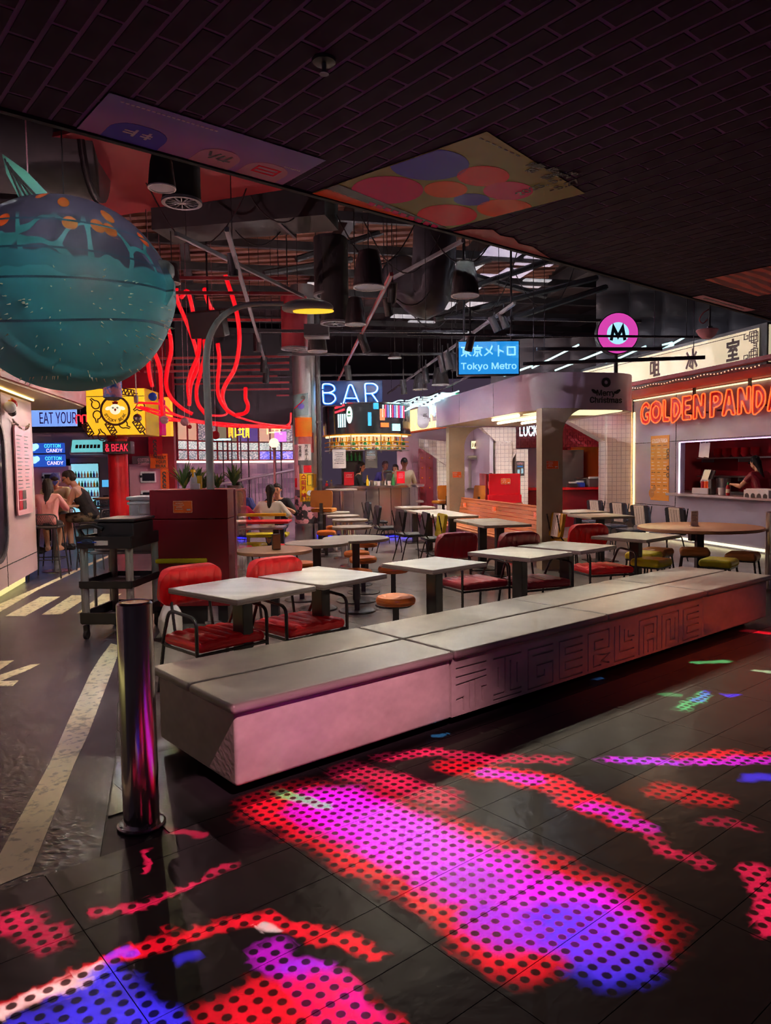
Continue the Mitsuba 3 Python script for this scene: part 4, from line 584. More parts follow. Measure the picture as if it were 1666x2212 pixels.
t.p('cable', lb(tube([(x, -.03, 3.02+.012*math.sin(x*9)) for x in np.linspace(-5, .05, 60)], .005, 5)), 'black')
t.p('bulb', lb(cat([moved(trimesh.creation.icosphere(1, .011), x, -.03, 3.02+.012*math.sin(x*9)) for x in np.linspace(-4.9, 0, 62)])), 'white', em=glow([3., .9, .45], .5), stuff=True)
# behind the serving window
struct('wall_kitchen', onwall(bx(7.5, .1, 2.2, (-.8, 1.7, 1.7)), 0, 0, 0), 'dark_red'); struct('wall_kitchen_side', onwall(bx(.1, 1.7, 2.2, (-4.2, .95, 1.7)), 0, 0, 0), 'red_brick')
t = Thing('kitchen_bench', 'steel worktop inside the serving window', 'worktop'); t.p('top', onwall(rbox(6.5, .5, .05, .008, (-.8, 1.38, .95)), 0, 0, 0), 'brushed'); t.p('base', onwall(bx(6.5, .45, .92, (-.8, 1.4, .46)), 0, 0, 0), 'dark_grey')
for z, s in ((1.70, 'upper'), (1.30, 'lower')):
    t = Thing('wall_shelf', s+' steel shelf on the kitchen wall behind the serving window', 'shelf'); t.p('board', onwall(bx(2.6, .34, .03, (-2.5, 1.46, z)), 0, 0, 0), 'brushed'); t.p('bracket', onwall(cat([bx(.03, .3, .08, (x, 1.5, z-.05)) for x in (-3.7, -2.5, -1.3)]), 0, 0, 0), 'grey_metal')
for i in range(5):
    t = Thing('bowl_stack', 'stack of red bowls on the upper kitchen shelf, '+('first from the left', 'second from the left', 'middle one of five', 'fourth from the left', 'fifth from the left')[i], 'bowls', 'stacked red bowls')
    for k in range(5): t.p('bowl', onwall(lathe([(.03, 0), (.05, .005), (.095, .07), (.09, .07), (.045, .015), (0, .012)], 16, (-3.3+i*.29, 1.45, 1.717+k*.032)), 0, 0, 0), 'red_paint', 40)
for i in range(2):
    t = Thing('hanging_docket', ('left', 'right')[i]+' paper sheet hanging at the top of the serving window', 'paper sheet'); t.p('sheet', onwall(turned(bx(.16, .003, .30, (0, 0, 0)), 8, [0, 1, 0]), 2.13-i*.16, -.2, 1.86), 'paper'); t.p('clip', onwall(bx(.05, .01, .03, (0, 0, .15)), 2.13-i*.16, -.2, 1.86), 'black')
t = Thing('till_screen', 'black till with a printed card on its back, on the counter', 'till'); t.p('screen', onwall(turned(bx(.34, .03, .26), -20, [1, 0, 0]), 2.0, -.25, 1.32), 'black'); t.p('stand', onwall(cat([bx(.06, .06, .2, (0, 0, 1.1)), bx(.2, .2, .02, (0, 0, 1.0))]), 2.0, -.28, 0), 'black'); t.p('card', onwall(turned(bx(.20, .006, .24), -20, [1, 0, 0]), 2.0, -.21, 1.35), 'cream'); t.p('print_block', onwall(turned(bx(.12, .008, .14), -20, [1, 0, 0]), 2.0, -.209, 1.34), 'orange')
t = Thing('sauce_bottle', 'red chilli sauce bottle with green cap on the counter shelf', 'bottle'); t.p('bottle', onwall(lathe([(0, 0), (.034, 0), (.036, .01), (.036, .14), (.028, .17), (.016, .19), (.016, .2), (0, .2)], 20), 0.92, .12, .992), 'red_paint', 40); t.p('cap', onwall(lathe([(.017, .2), (.017, .215), (.005, .25), (0, .25)], 16), 0.92, .12, .992), 'green', 30); t.p('label', onwall(lathe([(.0365, .05), (.0365, .12)], 20), 0.92, .12, .992), 'cream')
for i in range(3):
    t = Thing('sauce_jar', 'red jar with white lid on the steel stand by the window tube, '+('left one', 'middle one', 'right one')[i], 'jar', 'red sauce jars'); t.p('jar', onwall(lathe([(0, 0), (.04, 0), (.042, .015), (.042, .13), (0, .13)], 16), 1.83-i*.1, -.02, 1.11), 'orange' if i else 'red_paint', 40); t.p('lid', onwall(cyl(.043, .03, (0, 0, .145), 16), 1.83-i*.1, -.02, 1.11), 'white')
t = Thing('jar_stand', 'low steel box that carries the red sauce jars', 'stand'); t.p('box', onwall(rbox(.5, .26, .12, .01, (0, 0, .06)), 1.75, -.02, .99), 'brushed')
t = Thing('paper_cup', 'white tub between the till and the chilli bottle', 'tub'); t.p('tub', onwall(lathe([(0, 0), (.05, 0), (.062, .13), (.066, .135), (0, .135)], 20), 1.26, 0, .99), 'white', 40)
t = Thing('dispenser', 'black cutlery dispenser next to the till', 'dispenser'); t.p('body', onwall(rbox(.1, .12, .3, .02, (0, 0, .15)), 1.5, .02, .99), 'black', 30)
t = Thing('egg_tray', 'pale tray with scalloped front at the right end of the counter shelf', 'tray')
t.p('tray', onwall(stand(prism(sbox(-.3, 0, .3, .13).difference(unary_union([Point(-.22+.147*k, .02).buffer(.055) for k in range(4)])), .22)), -.05, .1, .992), 'white'); t.p('rim', onwall(rbox(.66, .28, .02, .006, (0, -.12, .14)), -.05, 0, .992), 'white')
for i, (x, w, h) in enumerate(((-2.9, .3, .3), (-1.7, .3, .25), (-1.2, .25, .42), (-.8, .18, .4))):
    t = Thing('steel_canister', 'steel kitchen container on the worktop behind the counter, '+('leftmost', 'left of the person', 'tall, mid window', 'tall, right of another')[i], 'canister'); t.p('body', onwall(lathe([(0, 0), (w/2, 0), (w/2, h), (w/2-.01, h), (w/2-.01, .02), (0, .02)], 20, (x, 1.3, .976)), 0, 0, 0), 'brushed', 30); t.p('lid', onwall(lathe([(0, h+.01), (w/2, h+.004), (w/2+.008, h-.005)], 20, (x, 1.3, .976)), 0, 0, 0), 'steel', 30)
scene['kitchen_lamp_light'] = {'type': 'point', 'position': onwall(trimesh.Trimesh([[-1.5, .5, 2.25]], []), 0, 0, 0).vertices[0].tolist(), 'intensity': {'type': 'rgb', 'value': [4.2, 3.9, 3.2]}, 'sampling_weight': 1.}
# ---------------- white tile column between the stalls, tile grid built into the material
grid = lambda p, n, uv: dr.select(((dr.abs(n.z) > .8)), mi.Float(1), dr.minimum(mikit.smoothstep(.0, .10, dr.abs(p.z/.1-dr.floor(p.z/.1)-.5)*-1+.5), mikit.smoothstep(.0, .10, dr.abs((p.x*.974+p.y*.225*dr.sign(n.x))/.1-dr.floor((p.x*.974+p.y*.225*dr.sign(n.x))/.1)-.5)*-1+.5)))
mat('tile_grid', (214, 204, 194), .3, tex=mikit.proc(lambda p, n, uv: mikit.mix(lin(166, 152, 148), lin(216, 206, 196), grid(p, n, uv))))
def column_tile(name, x0, x1, Y, z0, z1, bracket, label):
    t = Thing(name, label, 'column'); t.p('shaft', rbox(x1-x0, .6, z1-z0, .06, ((x0+x1)/2, Y+.3, (z0+z1)/2)), 'tile_grid', 30); t.p('base', bx(x1-x0+.01, .61, .5, ((x0+x1)/2, Y+.3, .25)), 'dark_grey')
    for pts in bracket: t.p('bracket', moved(stand(prism(Polygon(pts), .5)), 0, Y+.56, 0), 'tile_grid', label='slanting tiled arm')
    return t
Yc = 17.0; xa, xb = P(1308, 1000, Yc)[0], P(1368, 1000, Yc)[0]
t = column_tile('tiled_column', xa, xb, Yc, .0, 3.3, [[(xa+.05, 2.1), (xa-1.35, 2.9), (xa-1.35, 3.2), (xb, 3.2), (xb, 2.1)]], 'white tiled column with a slanting arm, right of the kiosk'); t.p('corner_lamp', rbox(.06, .06, 2.45, .02, (xb+.02, Yc-.02, 1.55)), 'cream', em=glow([2.6, 1.5, .5], 2.), label='glowing corner strip')
# LUCK stall behind the kiosk
t = Thing('red_stall', 'dark red brick stall with a serving counter behind the kiosk', 'stall'); Ys = 19.0
XL, XR = P(1114, 1000, Ys)[0], P(1315, 1000, Ys)[0]
t.p('counter_front', bx(XR-XL, .1, .95, ((XL+XR)/2, Ys+.05, .475)), 'dark_red'); t.p('counter_top', rbox(XR-XL+.1, .6, .06, .01, ((XL+XR)/2, Ys+.2, .985)), 'red_vinyl', 30); t.p('fascia', bx(XR-XL, .12, 1.15, ((XL+XR)/2, Ys+.06, 2.62)), 'dark_red'); t.p('back_wall', bx(XR-XL+.6, .1, 3.2, ((XL+XR)/2, Ys+1.9, 1.6)), 'maroon_vinyl')
bk = []
for r in range(15):
    for c in range(20): bk.append((XL+.07+(c+.5*(r % 2))*(XR-XL-.1)/20, 2.08+r*.075))
for x, z in bk[:290]: t.p('brick', ('red_stall_brick', lambda: bx((XR-XL-.1)/20-.012, .03, .062)), 'red_brick', None) if False else piece(t.key, 'brick', ('red_stall_brick', lambda: bx((XR-XL-.1)/20-.012, .03, .062)), 'red_brick', at=(x, Ys-.012, z))
t.p('lamp_strip', bx(XR-XL-.3, .04, .03, ((XL+XR)/2, Ys+1.75, 2.3)), 'white', em=glow([3.0, 1.7, .9], 2.))
t = Thing('white_neon_sign', 'four chunky glowing white letters on the red brick fascia', 'neon sign')
q = P(1142, 930, Ys-.15); t.p('lettering', moved(stand(text('LUCK', .27, .03, True, wide=.46)), *q), 'sign_ice', em=glow([1.5, 2.3, 2.6], 2.))
t.p('bracket', bx(.46, .1, .03, (q[0], q[1]+.06, q[2])), 'black_metal')
for i, (px, w) in enumerate(((1152, .36),)):
    t = Thing('menu_board', 'tall red menu board with yellow lettering beside the dark pillar', 'menu board'); q = P(px, 1010, Ys+.9); t.p('board', bx(.62, .05, .95, (q[0], q[1], q[2])), 'bright_red'); t.p('frame', stand(prism(rrect(.70, 1.05, .01).difference(rrect(.62, .95, .005)), .07)), 'gold') if False else t.p('frame', moved(stand(prism(rrect(.72, 1.05, .01).difference(rrect(.62, .95, .005)), .07)), q[0], q[1]+.02, q[2]), 'wood_top')
    for c in range(2):
        for k in range(12): t.p('print_line', bx(.1+.08*rng.random(), .01, .012, (q[0]-.16+c*.3, q[1]-.03, q[2]+.38-k*.065)), 'paper')
for i, (px, pw, ph, m_, s) in enumerate(((1262, .5, .2, 'black', 'black appliance on the red counter'), (1288, .45, .22, 'brushed', 'steel tray on the red counter'), (1253, .22, .12, 'blue', 'blue tissue box on the red counter'), (1240, .3, .1, 'black', 'low black tray on the red counter'))):
    q = P(px, 1000, Ys+.2+(.2 if i == 0 else -.05)); t = Thing('counter_item', s, 'appliance' if i == 0 else 'box'); t.p('body', rbox(pw, .25, ph, .02, (q[0], q[1], 1.016+ph/2)), m_, 30)
    t.p('lid', rbox(pw*.8, .18, .05, .015, (q[0], q[1], 1.016+ph+.02)), 'steel' if i == 0 else 'paper', 30)
t = Thing('fridge', 'tall steel fridge inside the red stall', 'fridge'); q = P(1232, 1000, Ys+1.5); t.p('body', rbox(.62, .5, 2.0, .02, (q[0], q[1], 1.0)), 'brushed', 30); t.p('handle', bx(.04, .05, .3, (q[0]+.15, q[1]-.27, 1.1)), 'black')
t = Thing('red_door', 'plain orange-red door at the back of the red stall', 'door'); q = P(1270, 1000, Ys+1.75); t.p('leaf', bx(.95, .05, 2.1, (q[0], q[1], 1.05)), 'orange'); t.p('frame', bx(1.1, .03, 2.2, (q[0], q[1]+.04, 1.1)), 'dark_red')
# lilac wall with steel kitchen hatch, left of the red stall
xw0, xw1 = P(1000, 1000, 19.6)[0], P(1118, 1000, 19.6)[0]
struct('wall_hatch', moved(stand(prism(sbox(xw0, 0, xw1+.5, 3.4).difference(sbox(xw0+.15, 1.0, xw0+.85, 1.75)), .1)), 0, 19.7, 0), 'lilac_metal')
t = Thing('kitchen_hatch', 'steel lined kitchen hatch seen through the kiosk', 'hatch'); t.p('lining', bx(.9, .6, .95, (xw0+.5, 20.1, 1.36)), 'brushed'); t.p('hood', rbox(.78, .3, .1, .02, (xw0+.5, 19.5, 1.82)), 'steel', 30); t.p('ledge', bx(.8, .3, .04, (xw0+.5, 19.55, 1.0)), 'steel')
t = Thing('hatch_lightbox', 'small lit cream sign with dark characters above the hatch', 'sign'); q = P(1031, 961, 19.5); t.p('case', rbox(.34, .1, .22, .01, tuple(q)), 'black_metal'); t.p('panel', bx(.32, .01, .2, (q[0], q[1]-.052, q[2])), 'sign_cream', em=glow([1.5, 1.1, .55], .6))
for k in range(5): t.p('lettering', moved(stand(glyph('万水千山是'[k], .045, .12, .012, .004)), q[0]-.12+.06*k, q[1]-.058, q[2]), 'sign_brown')
xa = P(1072, 1000, 18.3)[0]; t = column_tile('tiled_column', xa, xa+.42, 18.3, 0, 2.2, [[(xa, 2.2), (xa-.55, 2.75), (xa-.55, 3.1), (xa+.5, 3.1), (xa+.5, 2.5), (xa+.5, 1.9), (xa+.42, 1.75)], [(xa+.50, 0), (xa+.50, 2.0), (xa+.80, 2.0), (xa+.80, 0)]], 'white tiled arch behind the red booth')
for i, (px, w) in enumerate(((1090, .24), (1124, .2))):
    t = Thing('drinks_poster', ('left', 'right')[i]+' dark blue drinks poster on the tiled arch', 'poster'); q = P(px, 1012, 18.352); t.p('sheet', bx(w, .01, .36, tuple(q)), 'poster_dark'); t.p('lettering', moved(stand(text('VODKA', .045, .004, True, wide=w*.8)), q[0], q[1]-.006, q[2]+.12), 'pale_pink'); t.p('picture', cat([bx(.06, .01, .1, (q[0]-.04, q[1]-.006, q[2]-.07)), bx(.05, .01, .13, (q[0]+.05, q[1]-.006, q[2]-.06))]), 'sign_ice'); t.p('lettering', bx(w*.7, .01, .035, (q[0], q[1]-.006, q[2]+.05)), 'sign_blue')
t = Thing('red_booth', 'bright red high-backed booth with a notice on its back', 'booth'); q = P(1090, 1050, 15.6); t.p('upper_back', rbox(.66, .08, .44, .012, (q[0], 15.6, 1.21)), 'bright_red', 30); t.p('lower_back', rbox(.7, .14, .98, .012, (q[0], 15.6, .5)), 'bright_red', 30); t.p('seat', rbox(.66, .5, .1, .03, (q[0], 15.9, .45)), 'red_vinyl', 40); t.p('side_panel', rbox(.05, 1.0, 1.42, .012, (q[0]-.36, 16.2, .72)), 'dark_red', 30)
notice((q[0]+.02, 15.555, 1.27), 0, 'red notice on the bright red booth')
for k in range(4): piece(t.key, 'wood_batten', bx(.025, .03, .4, (q[0]+.25+k*.035, 15.51, .62)), 'wood_top')
# ---------------- bar in the middle distance
BC = np.array([-.42, 17.75, 0])
def arc_pts(r, a0, a1, n, z): return [(BC[0]+r*math.sin(a), BC[1]-r*math.cos(a), z) for a in np.radians(np.linspace(a0, a1, n))]
def arc_wall(r, a0, a1, z0, z1, th=.03, n=40):
    a = np.radians(np.linspace(a0, a1, n)); return moved(prism(Polygon([(r*math.sin(x), -r*math.cos(x)) for x in a]+[((r-th)*math.sin(x), -(r-th)*math.cos(x)) for x in a[::-1]]), z1-z0, z0), BC[0], BC[1], 0)
t = Thing('bar_counter', 'curved bar counter clad in brushed steel', 'bar counter')
for k in range(16): t.p('steel_panel', arc_wall(1.2, -110+k*13.75, -110+(k+1)*13.75-.6, .1, 1.13, .03, 5), 'brushed', 30)
t.p('plinth', arc_wall(1.15, -112, 112, 0, .1), 'black'); t.p('counter_top', moved(prism(Point(0, 0).buffer(1.36, 32).difference(Point(0, 0).buffer(.8, 24)).intersection(sbox(-2, -2, 2, .6)), .05, 1.135), BC[0], BC[1], 0), 'steel', 30)
t.p('foot_glow', arc_wall(1.19, -112, 112, .02, .05, .01), 'blue', em=glow([.05, .05, 3.0], 3.), label='blue light strip at the foot')
t = Thing('bottle_shelf', 'curved steel gantry shelf with rails above the bar', 'shelf')
for z, r in ((1.98, .97), (2.08, 1.0), (2.18, 1.0)): t.p('rail', tube(arc_pts(r, -95, 80, 40, z), .012, 6), 'gold' if z > 1.99 else 'steel', True)
t.p('shelf_board', moved(prism(Point(0, 0).buffer(1.0, 32).difference(Point(0, 0).buffer(.7, 24)).intersection(sbox(-2, -2, 2, .4)), .02, 1.985), BC[0], BC[1], 0), 'brushed'); t.p('light_ring', arc_wall(.985, -95, 80, 2.30, 2.33, .1), 'cream', em=glow([1.6, 1.2, .6], 2.)); t.p('back_glow', arc_wall(.68, -95, 80, 2.0, 2.32, .02), 'cream', em=glow([.5, .36, .18], 2.))
for a in (-60, -20, 20, 55): p = arc_pts(.99, a, a+1, 2, 0)[0]; t.p('hanger_rod', cyl(.014, .42, (p[0], p[1], 2.14), 8), 'steel', 30)
BOT = [('yellow', .0), ('bright_red', .0), ('green', 0), ('cream', 0), ('glass_dark', 0), ('brown_vinyl', 0), ('wood_top', 0), ('white', 0)]
def bottle_mesh(h, r): return lathe([(0, 0), (r, 0), (r, h*.55), (r*.9, h*.62), (r*.36, h*.74), (r*.34, h*.97), (r*.4, h), (0, h)], 14)
ORD = 'first second third fourth fifth sixth seventh eighth ninth tenth eleventh twelfth thirteenth fourteenth fifteenth sixteenth seventeenth eighteenth nineteenth twentieth twenty-first twenty-second twenty-third twenty-fourth'.split()
for k in range(24):
    a = -64+k*5.7; p = arc_pts(.90+.04*(k % 2), a, a+1, 2, 0)[0]; c = BOT[(k*5+k//3) % 8][0]
    t = Thing('bottle', 'spirit bottle with '+('gold', 'black', 'red')[k % 3]+' cap, '+ORD[k]+' from the left on the gantry shelf', 'bottle', 'spirit bottles on the gantry shelf', at=(p[0], p[1], 2.006)); h = (.27, .3, .24)[k % 3]
    t.p('glass', (f'bot{k%3}', lambda: bottle_mesh(h, .038)), c, 40); t.p('label', (f'botl{k%3}', lambda: lathe([(.0385, h*.12), (.0385, h*.42)], 14)), 'paper'); t.p('cap', (f'botc{k%3}', lambda: cyl(.017, .03, (0, 0, h+.01), 10)), ('gold', 'black', 'red_paint')[k % 3])
t = Thing('mirror_drum', 'dark mirrored drum above the bottle shelf with neon reflections added as glowing pieces', 'drum'); t.p('drum', arc_wall(1.04, -115, 115, 2.36, 3.04, .03), 'glass_dark', 40); t.p('top_rim', arc_wall(1.06, -115, 115, 3.03, 3.06, .06), 'chrome', 30); t.p('bottom_rim', arc_wall(1.06, -115, 115, 2.335, 2.36, .2), 'gold', 30)
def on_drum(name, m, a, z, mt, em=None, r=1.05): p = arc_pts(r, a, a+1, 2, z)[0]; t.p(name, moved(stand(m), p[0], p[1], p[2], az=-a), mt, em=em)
for i in range(11): on_drum('glow_bar', prism(sbox(-.016, -.14, .016, .14), .01), 22+i*3.4, 2.86, ('sign_ice', 'bright_red', 'blue')[i % 3], glow(((.8, 1.4, 1.6), (1.6, .05, .2), (.3, .3, 1.8))[i % 3], .15))  # glowing pieces on the drum stand for neon mirrored in it
for i in range(4): on_drum('glow_bar', prism(sbox(-.016, -.15, .016, .15), .01), -36+i*3.2, 2.66, 'sign_ice', glow([.8, 1.5, 1.6], .15))
for i in range(2): on_drum('mirrored_tube', prism(affinity.rotate(sbox(-.14, -.022, .14, .022), 12), .01), -34, 2.98-.1*i, 'bright_red', glow([1.8, .05, .08], .15))
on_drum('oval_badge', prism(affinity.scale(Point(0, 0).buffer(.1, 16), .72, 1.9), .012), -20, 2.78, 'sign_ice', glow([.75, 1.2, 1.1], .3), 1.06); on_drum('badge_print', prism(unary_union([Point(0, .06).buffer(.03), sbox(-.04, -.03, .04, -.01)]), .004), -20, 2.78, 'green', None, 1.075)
for (a, z, w, h, m_, e) in ((5, 2.68, .08, .3, 'sign_blue', (.05, .5, 1.1)), (13, 2.97, .12, .14, 'sign_blue', (.05, .5, 1.1)), (24, 2.55, .2, .1, 'orange', (1.2, .12, .03)), (21, 2.78, .12, .26, 'orange', (.7, .2, .12)), (41, 2.5, .24, .16, 'sign_ice', (.3, 1.1, 1.1))): on_drum('mirrored_patch', prism(sbox(-w/2, -h/2, w/2, h/2), .01), a, z, m_, glow(e, .2))
t = Thing('bar_sign', 'white and blue neon letters reading BAR on a clear panel', 'neon sign')
BY = 16.75
def bar_pts(l): return [tuple(P(x, y, BY)) for x, y in l]
BARL = [[(697, 840), (697, 829), (712, 829), (721, 833), (724, 842), (714, 848), (697, 848.5)], [(697, 843), (699, 872), (716, 872), (726, 862), (722, 852), (712, 848.5), (698, 848.5)], [(742, 871), (754, 831), (760, 831), (776, 871)], [(747, 860), (771, 860)], [(791, 870), (788, 828), (808, 828), (817, 836), (814, 846), (804, 850), (789, 850)], [(803, 850), (817, 869)]]
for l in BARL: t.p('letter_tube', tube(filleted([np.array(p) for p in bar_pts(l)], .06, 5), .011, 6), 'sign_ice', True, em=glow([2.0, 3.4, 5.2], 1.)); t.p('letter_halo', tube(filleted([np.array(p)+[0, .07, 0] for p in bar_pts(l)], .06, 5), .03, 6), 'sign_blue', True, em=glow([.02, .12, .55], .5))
mat('glow_panel', (16, 44, 92), .2); a = P(692, 876, BY+.12); b = P(826, 822, BY+.12); t.p('panel', bx(b[0]-a[0], .012, b[2]-a[2], ((a[0]+b[0])/2, BY+.12, (a[2]+b[2])/2)), 'glow_panel'); t.p('rail', cyl(.02, b[0]-a[0]+.2), 'chrome') if False else t.p('rail', bx(b[0]-a[0]+.2, .05, .03, ((a[0]+b[0])/2, BY+.1, a[2]-.01)), 'chrome')
def paper_sign(px, py, Y, w, h, m_, label, lines, lm, name='menu_sign'):
    q = P(px, py, Y); t = Thing(name, label, 'sign', at=tuple(q)); t.p('sheet', bx(w, .01, h), m_)
    for k in range(lines): t.p('print_line', bx(w*(.45+.35*rng.random()), .006, h*.022, (0, -.007, h*.30-k*h*.09)), lm)
    t.p('top_clip', bx(w*.9, .016, h*.02, (0, 0, h/2)), 'chrome')
    if name == 'menu_sign': t.p('hanger_wire', cyl(.003, .16, (w*.3, 0, h/2+.08), 5), 'chrome'); t.p('hanger_wire', cyl(.003, .16, (-w*.3, 0, h/2+.08), 5), 'chrome')
    return t
paper_sign(733, 991, 16.735, .30, .43, 'paper', 'white drinks list hanging from the bottle shelf', 7, 'dark_grey'); t = paper_sign(802, 991, 16.745, .28, .42, 'poster_dark', 'black happy hour sign hanging from the bottle shelf', 5, 'paper')
for k, s in enumerate(('HAPPY', 'HOUR')): t.p('lettering', moved(stand(text(s, .045, .004, wide=.17)), 0, -.007, .15-.06*k), 'sign_ice')
paper_sign(754, 1034, 16.4, .22, .30, 'red_paint', 'red and blue card standing on the left of the bar counter', 3, 'paper', 'bar_card'); t = paper_sign(866, 1031, 16.5, .18, .27, 'bright_red', 'pink and white card standing at the right end of the bar counter', 5, 'paper', 'bar_card')
for i, (px, m_, h, r, s) in enumerate(((850, 'green', .27, .036, 'green bottle on the right of the bar counter'), (794, 'yellow', .22, .03, 'yellow bottle lying open on the bar counter'), (706, 'red_paint', .1, .035, 'small red lidded pot at the left end of the bar counter'), (716, 'steel', .12, .03, 'small steel shaker at the left end of the bar counter'))):
    q = P(px, 1047, 16.65); t = Thing('bar_bottle', s, 'bottle', at=(q[0], q[1], 1.187)); t.p('body', bottle_mesh(h, r), m_, 40); t.p('cap', cyl(r*.45, .02, (0, 0, h+.008), 10), 'gold')
for i in range(7):
    px = 796+i*7.5; q = P(px, 1047, 16.75+.06*(i % 3)); t = Thing('bar_glass', ('white', 'steel', 'cream')[i % 3]+' cup, '+ORD[i]+' from the left in the row on the bar counter', 'cup', 'cups and glasses along the bar counter', at=(q[0], q[1], 1.187)); t.p('cup', ('cup', lambda: lathe([(0, 0), (.035, 0), (.042, .1), (.038, .1), (.032, .008), (0, .008)], 14)), ('white', 'steel', 'cream')[i % 3], 40)
t = Thing('coffee_machine', 'chrome drinks tap machine on the bar', 'machine'); q = P(838, 1020, 17.0); t.p('body', rbox(.30, .3, .32, .06, (q[0], q[1], 1.36)), 'chrome', 40); t.p('front', rbox(.16, .06, .26, .03, (q[0]+.03, q[1]-.16, 1.33)), 'black', 40); t.p('tap', tube(smoothed([(q[0]-.12, q[1]-.12, 1.5), (q[0]-.12, q[1]-.22, 1.56), (q[0]-.12, q[1]-.26, 1.46)]), .015), 'chrome', True)
t = Thing('drinks_fridge', 'small black bottle fridge beneath the gantry shelf', 'fridge'); q = P(760, 985, 18.4); t.p('body', rbox(.55, .3, .3, .01, tuple(q)), 'black'); t.p('stand', bx(.5, .26, q[2]-.15, (q[0], q[1], (q[2]-.15)/2)), 'dark_grey')
for k in range(5): t.p('bottle_row', moved(bottle_mesh(.2, .03), q[0]-.2+.1*k, q[1]-.17, q[2]-.12), 'green', 40)
scene['bar_lamp_light'] = {'type': 'point', 'position': [-.4, 16.9, 2.25], 'intensity': {'type': 'rgb', 'value': [7.5, 6.0, 5.4]}, 'sampling_weight': 1.}
# the shopfronts right of the bar: striped bright sign band, wavy light tubes, lilac wall, red doors
t = Thing('stall_sign_band', 'bright yellow and white striped sign band right of the bar', 'sign'); a, b = P(876, 918, 20.5), P(962, 900, 17.5)
L = np.linalg.norm((b-a)[:2]); azb = math.degrees(math.atan2(b[0]-a[0], b[1]-a[1]))
def band(m, x, y, z): m = m.copy(); m.apply_transform(np.array(place(a[0], a[1], 0, az=azb-90).matrix) @ np.array(T().translate([x, y, z]).matrix)); return m
t.p('board', band(bx(L, .08, .66, (L/2, .06, 2.86)), 0, 0, 0), 'lilac_metal')
for k in range(30): t.p('glow_bar', band(bx(L/30*.62, .02, .16+.40*(k < 12 or k % 4 == 0), ((k+.5)*L/30, 0, 2.63+.20*(k < 12 or k % 4 == 0))), 0, 0, 0), 'sign_cream', em=glow([1.5, .95, .28], .08))
for k in range(14): t.p('glow_bar', band(bx(.035, .02, .24+.1*math.sin(k*2.1), (L*.52+k*L*.48/14, -.01, 2.98)), 0, 0, 0), 'sign_ice', em=glow([.7, 1.3, 1.5], .08))
t.p('bottom_rail', band(bx(L, .12, .04, (L/2, 0, 2.52)), 0, 0, 0), 'orange')
t = Thing('oval_lantern', 'grey oval sign board hanging right of the bar', 'sign'); q = P(914, 900, 16.9); t.p('board', moved(stand(prism(rrect(.26, .54, .125), .07)), *q), 'lilac_metal', 30); t.p('print', moved(stand(prism(unary_union([sbox(-.03, .0, .06, .02), sbox(-.02, .04, .05, .06), sbox(-.01, -.04, .04, -.03)]), .004)), q[0]+.03, q[1]-.07, q[2]), 'dark_grey'); t.p('hanger', cyl(.006, 1.5, (q[0], q[1], q[2]+1.0)), 'black_metal')
t = Thing('wavy_light_tubes', 'rows of pale teal light tubes under the roof right of the bar', 'light tubes')
for k in range(6):
    a2, b2 = P(800+k*9, 905-k*7, 19.5), P(968+k*8, 862-k*4, 15.)
    pts = [a2+(b2-a2)*x+np.array([0, 0, .022*math.sin(x*22+k)]) for x in np.linspace(0, 1, 26)]
    for j in range(0, 24, 6): t.p('tube', tube(pts[j:j+6], .018, 5), 'sign_ice', True, em=glow([.75, 1.5, 1.4], .15))
for k, (x0, y0, x1, y1) in enumerate(((1150, 795, 1250, 745), (1200, 800, 1320, 752), (1290, 795, 1395, 748), (1360, 790, 1455, 745), (1350, 800, 1480, 728), (1432, 745, 1452, 740), (1090, 812, 1150, 790))):
    a2, b2 = P(x0, y0, 17.), P(x1, y1, 14.5); t.p('tube', tube([a2, b2], .022, 6), 'sign_ice', True, em=glow([.75, 1.5, 1.4], .3))
struct('wall_passage', bx(P(975, 1000, 21.5)[0]-P(858, 1000, 21.5)[0], .1, 3.0, ((P(975, 1000, 21.5)[0]+P(858, 1000, 21.5)[0])/2, 21.5, 1.5)), 'truck'); struct('wall_passage_side', bx(.1, 3.0, 3.0, (P(962, 1000, 19.5)[0]+.75, 19.9, 1.5), az=-12), 'lilac_metal')
t = Thing('tiled_brace', 'slanting tiled brace in the passage right of the bar', 'brace'); a, b = P(905, 958, 19.2), P(968, 1000, 19.2); t.p('brace', moved(stand(prism(Polygon([(a[0], a[2]+.12), (b[0], b[2]+.55), (b[0], b[2]-.1), (a[0], a[2]-.08)]), .3)), 0, 19.4, 0), 'tile_grid'); t.p('leg', bx(.35, .3, 2.0, (b[0]-.1, 19.35, .85)), 'tile_grid')
for i, px in enumerate((912, 928)):
    q = P(px, 1000, 20.9); t = Thing('red_cupboard', ('left', 'right')[i]+' dark red door with handles in the passage beyond the bar', 'door', 'dark red doors'); t.p('leaf', bx(.2, .08, 2.1, (q[0], q[1], 1.05)), 'dark_red'); 
    for k in range(4): t.p('lamp', trimesh.creation.icosphere(1, .018) if False else moved(trimesh.creation.icosphere(1, .02), q[0], q[1]-.06, 1.0+.28*k), 'gold')
t = Thing('bead_rack', 'upright wire rack with small ornaments in the passage', 'rack'); q = P(899, 1000, 20.0)
for dx in (-.09, .09): t.p('upright', cyl(.008, 1.95, (q[0]+dx, q[1], .975)), 'steel')
for k in range(6): t.p('bar', bx(.18, .01, .01, (q[0], q[1], .6+.22*k)), 'steel')
t = Thing('low_bench', 'dark low bench with white cushions in the passage beyond the bar', 'bench'); q = P(895, 1075, 17.5)
for dx in (-.3, .05): t.p('cushion', rbox(.34, .3, .05, .02, (q[0]+dx, q[1], .78)), 'white', 30); t.p('leg', bx(.03, .03, .75, (q[0]+dx, q[1], .375)), 'black_metal')
